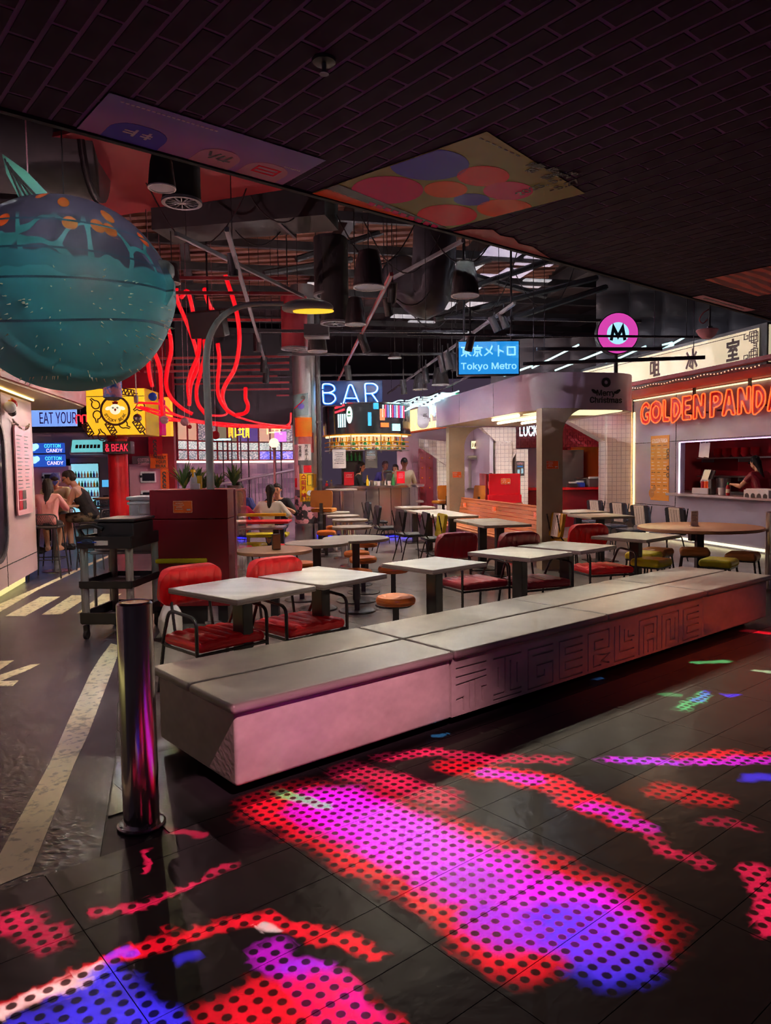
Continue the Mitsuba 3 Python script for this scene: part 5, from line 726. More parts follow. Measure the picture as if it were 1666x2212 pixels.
# ---------------- column with posters, black pipe, drain band
t = Thing('poster_column', 'round steel column covered in posters beside the bar', 'column', at=(-1.76, 16.6, 0)); t.p('shaft', cyl(.27, 5.6, (0, 0, 2.8), 40), 'brushed', 30); t.p('base_sleeve', cyl(.28, .32, (0, 0, .16), 40), 'steel', 30)
mat('torn', (90, 30, 40), .7, tex=mikit.proc(lambda p, n, uv: mikit.mix(lin(30, 18, 24), lin(214, 150, 160), mikit.smoothstep(.5, .58, mikit.fbm(p.x*9, p.y*9, p.z*7, 4)+(p.z-.6)*.28)))); t.p('torn_posters', cyl(.276, .62, (0, 0, .68), 40), 'torn', 30)
def wrap(w, h, z, a, r, m_, name='poster', tilt=0.):      # a sheet bent round the shaft
    x = np.linspace(-w/2, w/2, 12); v = []; f = []
    for zz in (-h/2, h/2):
        for q in x: th = math.radians(a)+q/r; v.append((r*math.sin(th), -r*math.cos(th), z+zz+tilt*q))
    for i in range(11): f += [[i, i+1, i+13], [i, i+13, i+12]]
    return t.p(name, trimesh.Trimesh(v, f, process=False), m_, True)
mat('poster_teal', (84, 116, 120), .6); wrap(.40, .48, 2.98, -20, .281, 'poster_teal', tilt=.1); wrap(.42, .42, 2.50, -6, .279, 'poster_orange'); wrap(.36, .44, 2.16, 8, .2775, 'canopy_red'); wrap(.30, .42, 1.92, -2, .282, 'paper'); wrap(.16, 1.0, 1.62, -44, .2785, 'pale_pink'); wrap(.18, .16, 1.58, 12, .2835, 'bright_red'); wrap(.34, .62, 1.17, 8, .282, 'yellow'); wrap(.14, .3, 1.32, 42, .2835, 'mustard'); wrap(.1, .2, 1.28, -52, .281, 'bright_red'); wrap(.3, .1, 1.72, -2, .2835, 'dark_grey')
def stick(m, a, z, m_, r=.2865, name='lettering'): th = math.radians(a); t.p(name, moved(stand(m), r*math.sin(th), -r*math.cos(th), z, az=-a), m_)
for k, ch in enumerate('万水千山'): stick(glyph(ch, .075, .075, .012, .003), 8, 2.08-.095*k, 'poster_dark')
for k, ch in enumerate('宗是青'): stick(glyph(ch, .07, .07, .009, .003), -20, 2.06-.085*k, 'dark_grey')
for k, ch in enumerate('스티키박'): stick(glyph(ch, .10, .10, .018, .003), -6, 1.41-.125*k-(.04 if k == 3 else 0), 'red_paint')
stick(prism(rrect(.20, .12, .01).difference(rrect(.185, .105, .008)), .003), 4, .93, 'poster_dark'); stick(prism(affinity.scale(Point(0, 0).buffer(.06), 1.3, 1), .004), 22, 1.05, 'paper', name='sticker'); stick(prism(unary_union([Point(-.02, .015).buffer(.008), Point(.02, .015).buffer(.008), sbox(-.01, -.02, .01, -.008)]), .003), 22, 1.055, 'poster_dark', .292)
for k in range(3): stick(prism(affinity.scale(Point(0, 0).buffer(.022), .8, 1.4), .003), -10+k*12, .93, 'brown_vinyl')
stick(prism(rrect(.13, .24, .008).difference(rrect(.115, .225, .006)), .003), 22, 1.34, 'poster_dark'); stick(prism(affinity.scale(Point(0, 0).buffer(.075), 1, .8), .003), -12, 2.95, 'poster_navy', .284, 'picture'); stick(prism(affinity.rotate(sbox(-.2, -.008, .1, .008), 40), .003), -10, 3.0, 'poster_red', .288, 'picture'); stick(prism(affinity.scale(Point(0, 0).buffer(.05), 1, .8), .003), -2, 3.14, 'poster_dark', .284, 'picture')
t = Thing('drain_pipe', 'black vertical pipe beside the poster-covered column', 'pipe'); q = P(690, 1000, 16.3); t.p('pipe', cyl(.055, 5.4, (q[0], q[1], 2.7), 20), 'black_metal', 30)
for z in (.4, 1.35, 2.6, 3.6): t.p('bracket', cyl(.066, .05, (q[0], q[1], z), 20), 'dark_grey', 30)
# ---------------- left: pale stall with a rounded canopy (bearing -13)
AZT = -13.0; TO = np.array([-5.16, 10.9, 0])
def TW(m, s=0., off=0., z=0.):       # upright piece on the stall wall: x to the left end as seen (away from the hall), front to the road
    p = TO-bear(AZT)*s+bear(AZT+90)*off; m = m.copy(); m.apply_transform(np.array(place(p[0], p[1], z, az=AZT-90).matrix)); return m
struct('wall_left', TW(rbox(9, 2.2, 2.55, .03, (4.5-9+0, 1.1, 1.42))), 'truck') if False else struct('wall_left', TW(bx(9, 2.0, 2.45, (-4.5, 1.0, 1.38))), 'truck')
for x in (-1.62,): piece('wall_left', 'panel_joint', TW(bx(.012, .006, 2.5, (x, 0, 1.4))), 'soot')
piece('wall_left', 'panel_joint', TW(bx(9, .006, .012, (-4.5, 0, .42))), 'soot')
piece('wall_left', 'window', TW(stand(prism(rrect(2.6, 1.7, .35, (-3.05, 1.4)), .02)), 0, .018), 'glass_dark'); piece('wall_left', 'window_rim', TW(stand(prism(rrect(2.7, 1.8, .4, (-3.05, 1.4)).difference(rrect(2.6, 1.7, .35, (-3.05, 1.4))), .03)), 0, .028), 'dark_grey')
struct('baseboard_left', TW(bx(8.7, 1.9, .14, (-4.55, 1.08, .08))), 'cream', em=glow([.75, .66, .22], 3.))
can = Polygon([(-3.4, 2.0), (-4.0, 6.2), (-4.3, 8.3), (-4.75, 11.2), (-4.95, 12.4), (-5.15, 12.75), (-5.6, 12.9), (-7.5, 12.8), (-7.5, 2.0)])
t = Thing('canopy', 'dusky red rounded canopy with a beige underside over the left stall', 'canopy'); t.p('fascia', prism(can, .28, 2.68), 'canopy_red'); t.p('soffit', prism(can.buffer(-.04), .03, 2.655), 'beige'); t.p('edge_light', TW(bx(3., .03, .02, (-1.5, -.03, 2.64))), 'cream', em=glow([3., 2.3, .8], 2.))
t = Thing('menu_board', 'tall white printed menu with tinsel on the left stall wall', 'menu board'); t.p('board', TW(stand(prism(rrect(.86, 1.2, .05, (-.72, 1.62)), .02)), 0, .02), 'pale_pink')
for c in range(2):
    for k in range(15): t.p('print_line', TW(stand(prism(sbox(-1.08+c*.4, 2.08-k*.05, -1.08+c*.4+.12+.15*rng.random(), 2.09-k*.05), .003)), 0, .0425), 'poster_dark' if k % 3 == 0 else 'grey_metal')
for c in range(2):
    for r in range(2): t.p('picture', TW(stand(prism(sbox(-1.08+c*.2, 1.09+r*.14, -.9+c*.2, 1.21+r*.14), .003)), 0, .0425), 'poster_dark' if c else 'red_paint')
t.p('tinsel', TW(tube([(-1.17+.02*k, -.03+.02*math.sin(k*3), 2.28-.10*math.sin(k*.068)+.012*math.cos(k*5)) for k in range(46)], .012, 5)), 'steel', True)
for i, (x, z, r, m_, s) in enumerate(((-1.5, 2.42, .075, 'white', 'white'), (-1.37, 2.47, .06, 'red_paint', 'red'), (-1.40, 2.36, .05, 'black', 'black'))): t = Thing('bauble', s+' Christmas bauble in the cluster on the left stall wall', 'bauble'); t.p('ball', TW(moved(trimesh.creation.icosphere(3, r), x, -.08, z)), m_, True); t.p('cap', TW(moved(cyl(.018, .03, n=10), x, -.08, z+r)), 'gold')
def bar_stool(x, y, az, label, h=.78):
    t = Thing('bar_stool', label, 'bar stool', 'black wire bar stools', at=(x, y, 0), az=az)
    t.p('seat', ('bs_seat', lambda: rbox(.40, .38, .03, .012, (0, 0, .765))), 'black_metal', 30)
    for i, (a, b) in enumerate(((-1, -1), (1, -1), (1, 1), (-1, 1))): t.p('leg', (f'bs_l{i}', lambda: tube([(a*.17, b*.16, .76), (a*.23, b*.22, 0)], .011, 8)), 'black_metal', 30)
    t.p('footrest', ('bs_f', lambda: tube([(-.21, -.2, .28), (.21, -.2, .28), (.21, .2, .28), (-.21, .2, .28)], .008, 6, True)), 'black_metal', 30)
    t.p('back_hoop', ('bs_b', lambda: tube(filleted([(-.19, -.17, .76), (-.2, -.2, .96), (.2, -.2, .96), (.19, -.17, .76)], .09), .011, 8)), 'black_metal', 30)
    t.p('back_mesh', ('bs_m', lambda: cat([tube([(-.17+.03*k, -.19, .79), (-.17+.03*k+s*.10, -.198, .945)], .003, 4) for k in range(12) for s in (-1, 1) if abs(-.17+.03*k+s*.10) < .19])), 'black_metal')
bar_stool(-5.12, 11.18, -8, 'black bar stool carrying the girl in pink'); bar_stool(-4.80, 12.15, -92, 'black bar stool carrying the man in the tank top'); bar_stool(-5.62, 12.75, 175, 'black bar stool carrying the boy in a cap'); bar_stool(-6.0, 11.7, 80, 'black bar stool hidden at the left end of the tall table')
round_table(-5.28, 11.82, .36, 'tall round table the family sits at', h=1.06, metal='grey_metal', top='wood_top', sq=False, pr=.05)
# ---------------- pufferfish balloon
fc = P(146, 640, 6.5); t = Thing('pufferfish_balloon', 'huge teal inflatable pufferfish with a dark spotted back hanging at upper left', 'balloon', at=tuple(fc))
PR = np.array([.87, .87, .81])
def puff_col(p, n, uv):
    x, y, z = (p.x-float(fc[0])), (p.y-float(fc[1])), (p.z-float(fc[2])); ang = dr.atan2(x, -y)
    edge = .14+.14*(mikit.fbm(ang*2.2+9, z*1.0, 2, 3)-.5)*2
    back = mikit.smoothstep(edge, edge+.02, z); rim = mikit.smoothstep(edge-.13, edge-.12, z)
    f1, f2, w = mikit.voronoi(ang*3.0+2, z*3.4+(mikit.fbm(ang*3, z*3)-.5)); vein = mikit.smoothstep(.10, .14, f2-f1)
    col = mikit.mix(lin(58, 132, 134), lin(48, 106, 112), rim)
    col = mikit.mix(col, mikit.mix(lin(50, 112, 110), lin(40, 32, 46), dr.maximum(vein, mikit.smoothstep(.38, .5, z))), back)
    s1, s2, w2 = mikit.voronoi(ang*3.4+3, z*4.2+7.3); sp = (1-mikit.smoothstep(.24, .27, s1))*mikit.smoothstep(.32, .36, z)*dr.select(w2 > .35, 1., 0.)
    col = mikit.mix(col, lin(240, 84, 34), sp)
    seam = dr.minimum(dr.minimum(dr.abs(z+.05-.06*x*x), dr.abs(z-.18)), dr.minimum(dr.abs(z+.36-.14*x*x), dr.abs(z-.42)))
    return mikit.mix(lin(16, 40, 52), col, mikit.smoothstep(.006, .011, seam))
mat('puffer', (60, 120, 130), .55, tex=mikit.proc(puff_col)); mat('fin_mint', (120, 200, 170), .5)
s = trimesh.creation.icosphere(5, 1.); s.vertices *= PR; s.vertices[:, 0] += .10*np.clip(s.vertices[:, 0]/.87-.72, 0, 1)*1.5*np.exp(-((s.vertices[:, 2]-.05)/.25)**2); t.p('body', s, 'puffer', True)
fin = np.array([(-.55, 0, 1.02), (-.50, .02, .98), (-.36, .03, .80), (-.30, 0, .66), (-.18, -.03, .64), (-.24, -.02, .74), (-.40, 0, .94)]); 
t.p('back_fin', moved(stand(prism(Polygon([(-.34, 1.06), (-.31, .90), (-.24, .76), (-.20, .66), (.06, .66), (.0, .76), (-.16, .93)]), .03)), 0, -.32, 0), 'fin_mint', label='pale green ribbed back fin')
for k in range(4): t.p('fin_rib', tube([(-.32+.02*k, -.345, 1.02-.03*k), (-.18+.05*k, -.35, .67)], .010, 6), 'poster_dark')
t.p('tail', moved(stand(prism(Polygon([(.78, .12), (.90, .20), (.965, .06), (.955, -.02), (.90, -.12), (.80, -.10)]), .05)), 0, -.1, 0), 'puffer'); t.p('mouth', moved(rbox(.18, .2, .14, .05, (0, 0, 0)), .84, -.05, .20), 'poster_dark', 40)
sp = []
r2 = np.random.default_rng(3)
for k in range(190):
    a = r2.uniform(-1.7, 1.9); zz = -abs(r2.normal(.35, .3)); zz = max(zz, -.78)+.05
    if zz < -.79: continue
    h = math.sqrt(max(1-(zz/.81)**2, 0))*.87; n0 = np.array([math.sin(a)*h/.87, -math.cos(a)*h/.87, zz/.81]); n0 /= np.linalg.norm(n0); q = np.array([math.sin(a)*h, -math.cos(a)*h, zz]); L = .035 if zz < -.4 else .05
    sp.append((q, q+n0*L))
for a, b in sp[:150]: t.p('spine', tube([a, b], [.006, .001], 4), 'cream')
t.p('cord', cyl(.006, 2.9, (0, 0, 2.2), 6), 'black')
t = Thing('security_camera', 'white two-lensed camera bracket above the pufferfish', 'camera', at=tuple(P(68, 398, 6.2)), az=10); t.p('housing', rbox(.10, .06, .05, .015, (0, 0, 0)), 'grey_metal', 40); t.p('mount', cat([moved(trimesh.creation.icosphere(2, .03), -.03, 0, .05), cyl(.006, .9, (-.03, 0, .5), 6)]), 'pale_pink'); 
for s_ in (-1, 1): t.p('lens', moved(turned(cyl(.016, .01, n=14), 90, [1, 0, 0]), s_*.025, -.033, 0), 'black')
# ---------------- far left: back wall, vending machines, chicken shop signs
struct('wall_back', bx(8, .2, 6, (-10.5, 22.7, 3.0)), 'soot'); struct('trim_3', bx(8, .5, .55, (-10.6, 22.3, 2.62)), 'dark_grey')
t = Thing('chicken_shop_sign', 'yellow lightbox with a round chicken head emblem and drumstick prints', 'sign'); a, b = P(188, 941, 15.), P(312, 838, 15.); cx, cz, w, h = (a[0]+b[0])/2, (a[2]+b[2])/2, b[0]-a[0], b[2]-a[2]
t.p('case', rbox(w, .9, h, .01, (cx, 15.46, cz)), 'yellow'); t.p('panel', bx(w-.02, .012, h-.02, (cx, 15.0, cz)), 'yellow', em=glow([.98, .48, .02], 3.)); t.p('seam', bx(w, .012, .012, (cx, 14.994, a[2]+h*.83)), 'poster_dark')
def on_box(m, px, py, m_, name, em=None, dz=.0): q = P(px, py, 14.985-dz); t.p(name, moved(stand(m), *q), m_, em=em)
on_box(prism(Point(0, 0).buffer(.305, 24).difference(Point(0, 0).buffer(.262, 24)), .01), 249, 887, 'sign_brown', 'emblem_ring'); on_box(prism(Point(0, 0).buffer(.262, 24), .006), 249, 887, 'yellow', 'emblem_disc', glow([.9, .42, .02], .3))
on_box(prism(unary_union([affinity.scale(Point(0, 0).buffer(.11, 16), 1, .95), affinity.rotate(affinity.scale(Point(-.14, .02).buffer(.05), 1.2, .7), 20), affinity.rotate(affinity.scale(Point(.14, .02).buffer(.05), 1.2, .7), -20)]), .008), 249, 884, 'cream', 'emblem_head', glow([.9, .82, .55], .2), .006)
on_box(prism(Polygon([(-.05, 0), (-.06, .05), (-.03, .04), (-.02, .09), (0, .05), (.03, .08), (.03, .04), (.06, .05), (.05, 0)]), .008), 249, 873, 'red_paint', 'emblem_comb', None, .006)
for s_ in (-1, 1): on_box(prism(Point(s_*.045, 0).buffer(.018).difference(Point(s_*.045, 0).buffer(.008)), .006), 249, 881, 'poster_dark', 'emblem_eye', None, .016)
on_box(prism(Polygon([(-.025, 0), (0, .03), (.025, 0), (0, -.035)]), .006), 249, 885, 'orange', 'emblem_beak', None, .016)
for k, ch in enumerate('STICKY BEAK'):
    if ch != ' ': an = math.radians(-66+k*13.2); on_box(turned(text(ch, .055, .006, True), math.degrees(an), [0, 0, 1]), 249+math.sin(an)*.205*1600/15, 887+math.cos(an)*.205*1600/15, 'sign_brown', 'lettering', None, .008)
def outline(pts, wd=.011): return prism(LineString(list(pts)).buffer(wd), .006)
drum = [(math.cos(q)*.08+.02, math.sin(q)*.085+.06) for q in np.linspace(-1.2, 4.2, 14)]
for px, py, ro in ((208, 903, 0), (271, 921, 60), (297, 880, -60), (204, 868, -140), (220, 936, 200)): on_box(turned(cat([outline(drum+[(0, -.09)]), outline([(.03, -.02), (.03, -.09)])]), ro, [0, 0, 1]), px, py, 'sign_brown', 'drumstick_print')
for px, py, ro in ((240, 925, 30), (300, 920, 35), (275, 847, 80), (190, 928, 30)): on_box(turned(cat([outline([(-.06, -.13), (-.06, .13), (.06, .13), (.06, -.13), (-.06, -.13)]), outline([(-.05+.1*(k % 2), -.11+.036*k) for k in range(7)]), outline([(0, -.13), (0, -.2)], .014)]), ro, [0, 0, 1]), px, py, 'sign_brown', 'snack_print')
t = Thing('red_column', 'glossy red round column under the yellow chicken sign', 'column', at=(P(255, 1000, 15.7)[0], 15.7, 0)); t.p('shaft', cyl(.20, 2.35, (0, 0, 1.175), 32), 'red_vinyl', 30); t.p('cap_ring', cyl(.215, .08, (0, 0, 2.30), 32), 'red_paint', 30)
t = Thing('red_letter_sign', 'small brown box sign with red neon letters on the red column', 'neon sign'); q = P(252, 967, 15.3); t.p('case', rbox(.58, .24, .26, .01, (q[0], q[1]+.12, q[2])), 'dark_grey'); t.p('lettering', moved(stand(text('& BEAK', .15, .01, wide=.46)), q[0], q[1], q[2]), 'bright_red', em=glow([2.4, .04, .10], .8))
t = Thing('magenta_sign', 'dark magenta upright box sign with pale lettering beside the yellow sign', 'sign'); a, b = P(318, 940, 16), P(348, 862, 16); t.p('case', bx(b[0]-a[0], .3, b[2]-a[2], ((a[0]+b[0])/2, 16.15, (a[2]+b[2])/2)), 'poster_pink', em=glow([.10, .002, .03], .5)); t.p('lettering', moved(turned(stand(text('STICKY', .1, .01, wide=.5)), 90, [0, 1, 0]), (a[0]+b[0])/2+.03, 15.985, (a[2]+b[2])/2-.08), 'paper'); t.p('hanger_rod', cyl(.012, 6.5-b[2], ((a[0]+b[0])/2, 16.15, (6.5+b[2])/2), 6), 'black_metal')
t = Thing('yellow_sign', 'narrow yellow upright lightbox right of the magenta sign', 'sign'); a, b = P(349, 942, 17), P(367, 858, 17); t.p('case', bx(b[0]-a[0], .2, b[2]-a[2], ((a[0]+b[0])/2, 17.1, (a[2]+b[2])/2)), 'yellow', em=glow([.8, .36, .03], 1.)); t.p('border', bx(b[0]-a[0]+.02, .18, .04, ((a[0]+b[0])/2, 17.1, b[2])), 'orange'); t.p('hanger_rod', cyl(.012, 6.5-b[2], ((a[0]+b[0])/2, 17.1, (6.5+b[2])/2), 6), 'black_metal')
t = Thing('eat_banner', 'pale blue glowing banner with dark EAT YOUR lettering', 'banner'); a, b = P(60, 922, 17.5), P(165, 884, 17.5); t.p('sheet', bx(b[0]-a[0], .06, b[2]-a[2], ((a[0]+b[0])/2, 17.5, (a[2]+b[2])/2)), 'sign_ice', em=glow([.18, .33, .85], 2.)); t.p('lettering', moved(stand(text('EAT YOUR', .26, .01, wide=.86)), b[0]-.42, 17.46, (a[2]+b[2])/2), 'poster_navy'); t.p('hanger_rod', cyl(.012, 6.5-b[2], (a[0]+.1, 17.5, (6.5+b[2])/2), 6), 'black_metal'); t.p('hanger_rod', cyl(.012, 6.5-b[2], (b[0]-.1, 17.5, (6.5+b[2])/2), 6), 'black_metal')
t = Thing('red_neon_word', 'red neon word glowing left of the yellow sign', 'neon sign'); q = P(176, 906, 17.4); t.p('tube', cat([tube(filleted([(q[0]-.12+dx, q[1], q[2]-.1), (q[0]-.12+dx, q[1], q[2]+.1), (q[0]-.02+dx, q[1], q[2]+.1), (q[0]-.02+dx, q[1], q[2]-.06)], .03), .016, 6) for dx in (0, .14)]), 'bright_red', True, em=glow([2.6, .04, .06], .5)); t.p('hanger_rod', cyl(.012, 6.5-(q[2]+.1), (q[0]-.02, q[1], (6.5+(q[2]+.1))/2), 6), 'black_metal')
def vending(px0, px1, py0, Y, m_, label, glass=True):
    a, b = P(px0, py0, Y), P(px1, py0, Y); w = b[0]-a[0]; t = Thing('vending_machine', label, 'vending machine', at=((a[0]+b[0])/2, Y+.35, 0)); h = a[2]
    t.p('cabinet', rbox(w, .7, h-.02, .02, (0, 0, h/2)), m_, 30)
    if glass:
        t.p('window', bx(w*.7, .02, h*.72, (-w*.12, -.355, h*.55)), 'sign_ice', em=glow([.22, .58, .66], 2.)); t.p('window_frame', moved(stand(prism(sbox(-w*.36, -h*.37, w*.36, h*.37).difference(sbox(-w*.345, -h*.355, w*.345, h*.355)), .03)), -w*.12, -.35, h*.55), 'dark_grey'); t.p('keypad', bx(w*.16, .02, .2, (w*.38, -.355, h*.62)), 'sign_blue', em=glow([.1, .45, .8], .5)); t.p('slot', bx(w*.12, .02, .12, (w*.38, -.355, h*.42)), 'black')
        for r in range(4):
            t.p('rack', bx(w*.68, .03, .02, (-w*.12, -.375, h*.30+r*.27)), 'white')
            for c in range(9): t.p('drink', (f'vd{c%2}', lambda: bottle_mesh(.17, .03)) if False else moved(bottle_mesh(.17, .03), -w*.42+c*w*.076, -.385, h*.30+r*.27+.012), ('white', 'yellow', 'green', 'blue', 'cream')[(c+r*2) % 5], 40)
    else:
        for z in (h*.80, h*.52): t.p('hatch', rbox(w*.46, .05, .3, .03, (w*.06, -.36, z)), 'white', 30); t.p('hatch_window', bx(w*.36, .02, .2, (w*.08, -.39, z)), 'glass_dark'); t.p('lock', bx(.06, .02, .06, (-w*.14, -.39, z+.02)), 'black')
    return t
vending(150, 236, 988, 21.2, 'grey_metal', 'tall drinks vending machine glowing pale teal behind the family'); vending(278, 352, 1002, 19.5, 'pale_pink', 'pink white machine with two dark hatches right of the red column', False); vending(62, 148, 1006, 21., 'pale_pink', 'pink cotton candy machine behind the girl, left of the drinks machine', False)
for i, (px, py, w, s) in enumerate(((100, 995, 1.0, 'bright blue cotton candy sign above the pink machine'), (98, 968, 1.0, 'upper dimmer copy of the cotton candy sign, added as its reflection'))):  # second panel is a glowing copy, added as the reflection of the first
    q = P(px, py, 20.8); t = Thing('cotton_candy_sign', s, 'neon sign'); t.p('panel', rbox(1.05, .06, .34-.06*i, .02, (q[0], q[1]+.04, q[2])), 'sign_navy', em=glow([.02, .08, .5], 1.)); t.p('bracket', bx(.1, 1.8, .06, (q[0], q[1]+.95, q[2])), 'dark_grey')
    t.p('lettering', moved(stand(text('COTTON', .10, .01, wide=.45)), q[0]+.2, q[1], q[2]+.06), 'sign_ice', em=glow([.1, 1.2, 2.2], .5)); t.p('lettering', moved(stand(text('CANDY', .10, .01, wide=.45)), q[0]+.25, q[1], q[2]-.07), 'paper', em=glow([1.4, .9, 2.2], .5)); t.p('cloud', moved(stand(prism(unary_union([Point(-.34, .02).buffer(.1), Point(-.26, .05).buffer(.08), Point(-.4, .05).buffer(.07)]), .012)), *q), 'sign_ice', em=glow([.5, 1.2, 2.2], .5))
q = P(192, 965, 20.5); t = Thing('slanted_screen', 'slanting teal display case above the drinks machine', 'display'); t.p('case', turned(rbox(1.0, .1, .46, .02, tuple(q)), -20, [1, 0, 0], q), 'lilac_metal'); t.p('bracket', bx(.1, 1.7, .06, (q[0], q[1]+.85, q[2])), 'dark_grey'); t.p('screen', turned(bx(.9, .02, .36, (q[0], q[1]-.055, q[2])), -20, [1, 0, 0], q), 'sign_ice', em=glow([.12, .5, .5], 1.))
for k in range(7): t.p('letter_shape', turned(bx(.07, .02, .1, (q[0]-.3+.1*k, q[1]-.07, q[2]-.02)), -20, [1, 0, 0], q), 'poster_dark')
struct('trim_4', rbox(4.2, .2, .8, .1, (P(150, 970, 22)[0], 22.0, 2.35)), 'truck', 30)
for i, (px0, py0, px1, py1, m_, tx, s) in enumerate(((322, 942, 350, 990, 'red_paint', None, 'red poster with swirls under the magenta sign'), (325, 980, 362, 1012, 'orange', 'TREAT|YOUR|BEAK', 'orange poster with three lines of dark capitals beside the red column'), (348, 1012, 364, 1056, 'orange', None, 'tall narrow orange poster below the one with dark capitals'), (286, 985, 325, 1002, 'poster_dark', 'COTTON|CANDY', 'dark sign with cotton candy lettering above the pink machine'))):
    a, b = P(px0, py1, 19.3), P(px1, py0, 19.3); t = Thing('wall_poster', s, 'poster'); t.p('sheet', bx(b[0]-a[0], .02, b[2]-a[2], ((a[0]+b[0])/2, 19.3, (a[2]+b[2])/2)), m_)
    for k, wd in enumerate((tx or '').split('|') if tx else []): t.p('lettering', moved(stand(text(wd, .08, .004, True, wide=(b[0]-a[0])*.6)), (a[0]+b[0])/2+(b[0]-a[0])*.12, 19.285, b[2]-.1-.11*k), 'poster_dark' if m_ == 'orange' else 'pale_pink')
    if not tx:
        for k in range(4): t.p('swirl', moved(stand(outline([(math.cos(q)*.06*(.4+.1*q), math.sin(q)*.06*(.4+.1*q)) for q in np.linspace(0, 5, 14)], .014)), (a[0]+b[0])/2, 19.285, a[2]+.08+(b[2]-a[2]-.1)*k/4), 'poster_dark')
struct('wall_posters', bx(1.3, .2, 5.0, (P(338, 1000, 19.6)[0]-.15, 19.62, 2.5)), 'dark_red')
for x, y, s in ((P(232, 1000, 17)[0], 17.2, 'dark-legged table with wooden top in front of the vending machine'), (P(305, 1000, 16.5)[0], 16.6, 'wooden topped table in front of the pink machine')): round_table(x, y, .42, s, h=.98, top='wood_top')
for i, (px, Y) in enumerate(((222, 16.2), (252, 16.6), (275, 16.3), (310, 15.8), (212, 17.6))): q = P(px, 1000, Y); bar_stool(q[0], q[1], 150+i*40, 'black wire stool around the wooden tables, '+('left of the red column', 'in front of the red column', 'right of the red column', 'below the pink machine', 'nearest the drinks machine')[i])
# ---------------- curved rear wall with windows, handrail, planters
ar = [P(384, 1000, 21.5), P(470, 1000, 23.2), P(560, 1000, 24.2), P(660, 1000, 24.6)]; arc = smoothed([q[:2].tolist()+[0] for q in ar], 8)[:, :2]
def arc_strip(z0, z1, off=0., th=.06): l = LineString(arc); return prism(l.buffer(th/2, cap_style='flat') if not off else affinity.translate(l, 0, -off).buffer(th/2, cap_style='flat'), z1-z0, z0)
mos = mikit.proc(lambda p, n, uv: mikit.mix(lin(120, 104, 130), lin(186, 164, 180), mikit.cell_rand(dr.floor(p.x/.16), dr.floor(p.z/.16))*.7+.3*mikit.cell_rand(dr.floor(p.x/.16+.5), dr.floor(p.z/.16))))
mat('mosaic', (160, 140, 160), .4, tex=mos); mat('frost', (190, 200, 205), .35, tex=mikit.proc(lambda p, n, uv: mikit.mix(lin(110, 120, 130), lin(240, 240, 236), mikit.smoothstep(.35, .7, mikit.noise(p.x*26, p.y*26, p.z*26)))))
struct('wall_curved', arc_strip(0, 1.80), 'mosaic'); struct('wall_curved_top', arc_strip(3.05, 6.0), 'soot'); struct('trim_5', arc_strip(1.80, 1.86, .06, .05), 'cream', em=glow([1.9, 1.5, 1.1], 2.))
n = len(arc)
for k in range(0, n-4, 4):
    a, b = arc[k], arc[k+4]; L = np.linalg.norm(b-a); az = math.degrees(math.atan2(b[0]-a[0], b[1]-a[1])); c = (a+b)/2; i = k//4
    w = struct(f'window_{i+1}', moved(cat([bx(L, .05, .04, (0, 0, z)) for z in (1.88, 2.18, 2.46, 3.03)]+[bx(.04, .05, 1.2, (x, 0, 2.45)) for x in (-L/2, 0, L/2)]), 0, 0, 0), 'dark_red', at=(c[0], c[1], 0), az=az-90)
    for j, z0, z1 in ((0, 1.90, 2.16), (1, 2.20, 2.44)):
        for s_ in (-1, 1): piece(w, 'pane', bx(L/2-.05, .012, z1-z0, (s_*L/4, .01, (z0+z1)/2)), 'frost', at=(c[0], c[1], 0), az=az-90, em=glow(((.16, .2, .2) if i < 4 else (.10, .10, .75)) if j == 0 else (.36, .42, .38), .12))
    for s_ in (-1, 1): piece(w, 'pane', bx(L/2-.05, .012, .52, (s_*L/4, .01, 2.74)), ('pale_pink', 'frost', 'glass_dark', 'glass_dark')[i % 4], at=(c[0], c[1], 0), az=az-90, em=glow(((.35, .25, .12), (.06, .07, .08), (.22, .16, .10), (.10, .05, .22))[i % 4], .12))
for i, (px, py, w, h, e, m_, s) in enumerate(((403, 928, .25, .22, (.5, .1, 2.4), 'blue', 'small violet neon shape in the far left window'), (508, 936, .12, .3, (2.6, .5, .03), 'yellow', 'left slice of yellow neon writing behind the windows'), (527, 935, .28, .32, (2.6, 1.3, .05), 'yellow', 'large yellow neon writing behind the windows'), (543, 936, .1, .3, (2.6, .9, .05), 'yellow', 'right slice of yellow neon writing behind the windows'), (490, 951, .5, .05, (.6, 1.6, 2.0), 'sign_ice', 'pale blue neon line behind the windows'), (600, 932, .45, .22, (2.2, 1.4, .3), 'cream', 'bright striped yellow light behind the right windows'), (612, 945, .35, .3, (.9, .2, 2.2), 'blue', 'violet light panel behind the right windows'))):
    q = P(px, py, 22.6+.3*(px > 480)); t = Thing('neon_writing', s, 'neon sign')
    if h > .1 and i != 6: t.p('tube', cat([tube(filleted([(q[0]-w/2+w*a0, q[1]-.6, q[2]+h*(b0-.5)) for a0, b0 in l], .03, 3), .02, 5) for l in ([(0, 0), (0, 1), (.5, 1), (.5, .4)], [(.1, .2), (.9, .3)], [(.8, 1), (.8, 0), (1, 0)], [(.3, .7), (1, .75)])]), m_, True, em=glow(e, .3))
    else: t.p('bar', bx(w, .03, h, (q[0], q[1]-.6, q[2])), m_, em=glow(e, .3))
    t.p('stand_post', bx(.03, .03, q[2]-h/2+.02, (q[0], q[1]-.57, (q[2]-h/2+.02)/2)), 'soot')
a, b = P(455, 1050, 17.), P(640, 1014, 20.); rail = [a+(b-a)*x for x in np.linspace(0, 1, 9)]
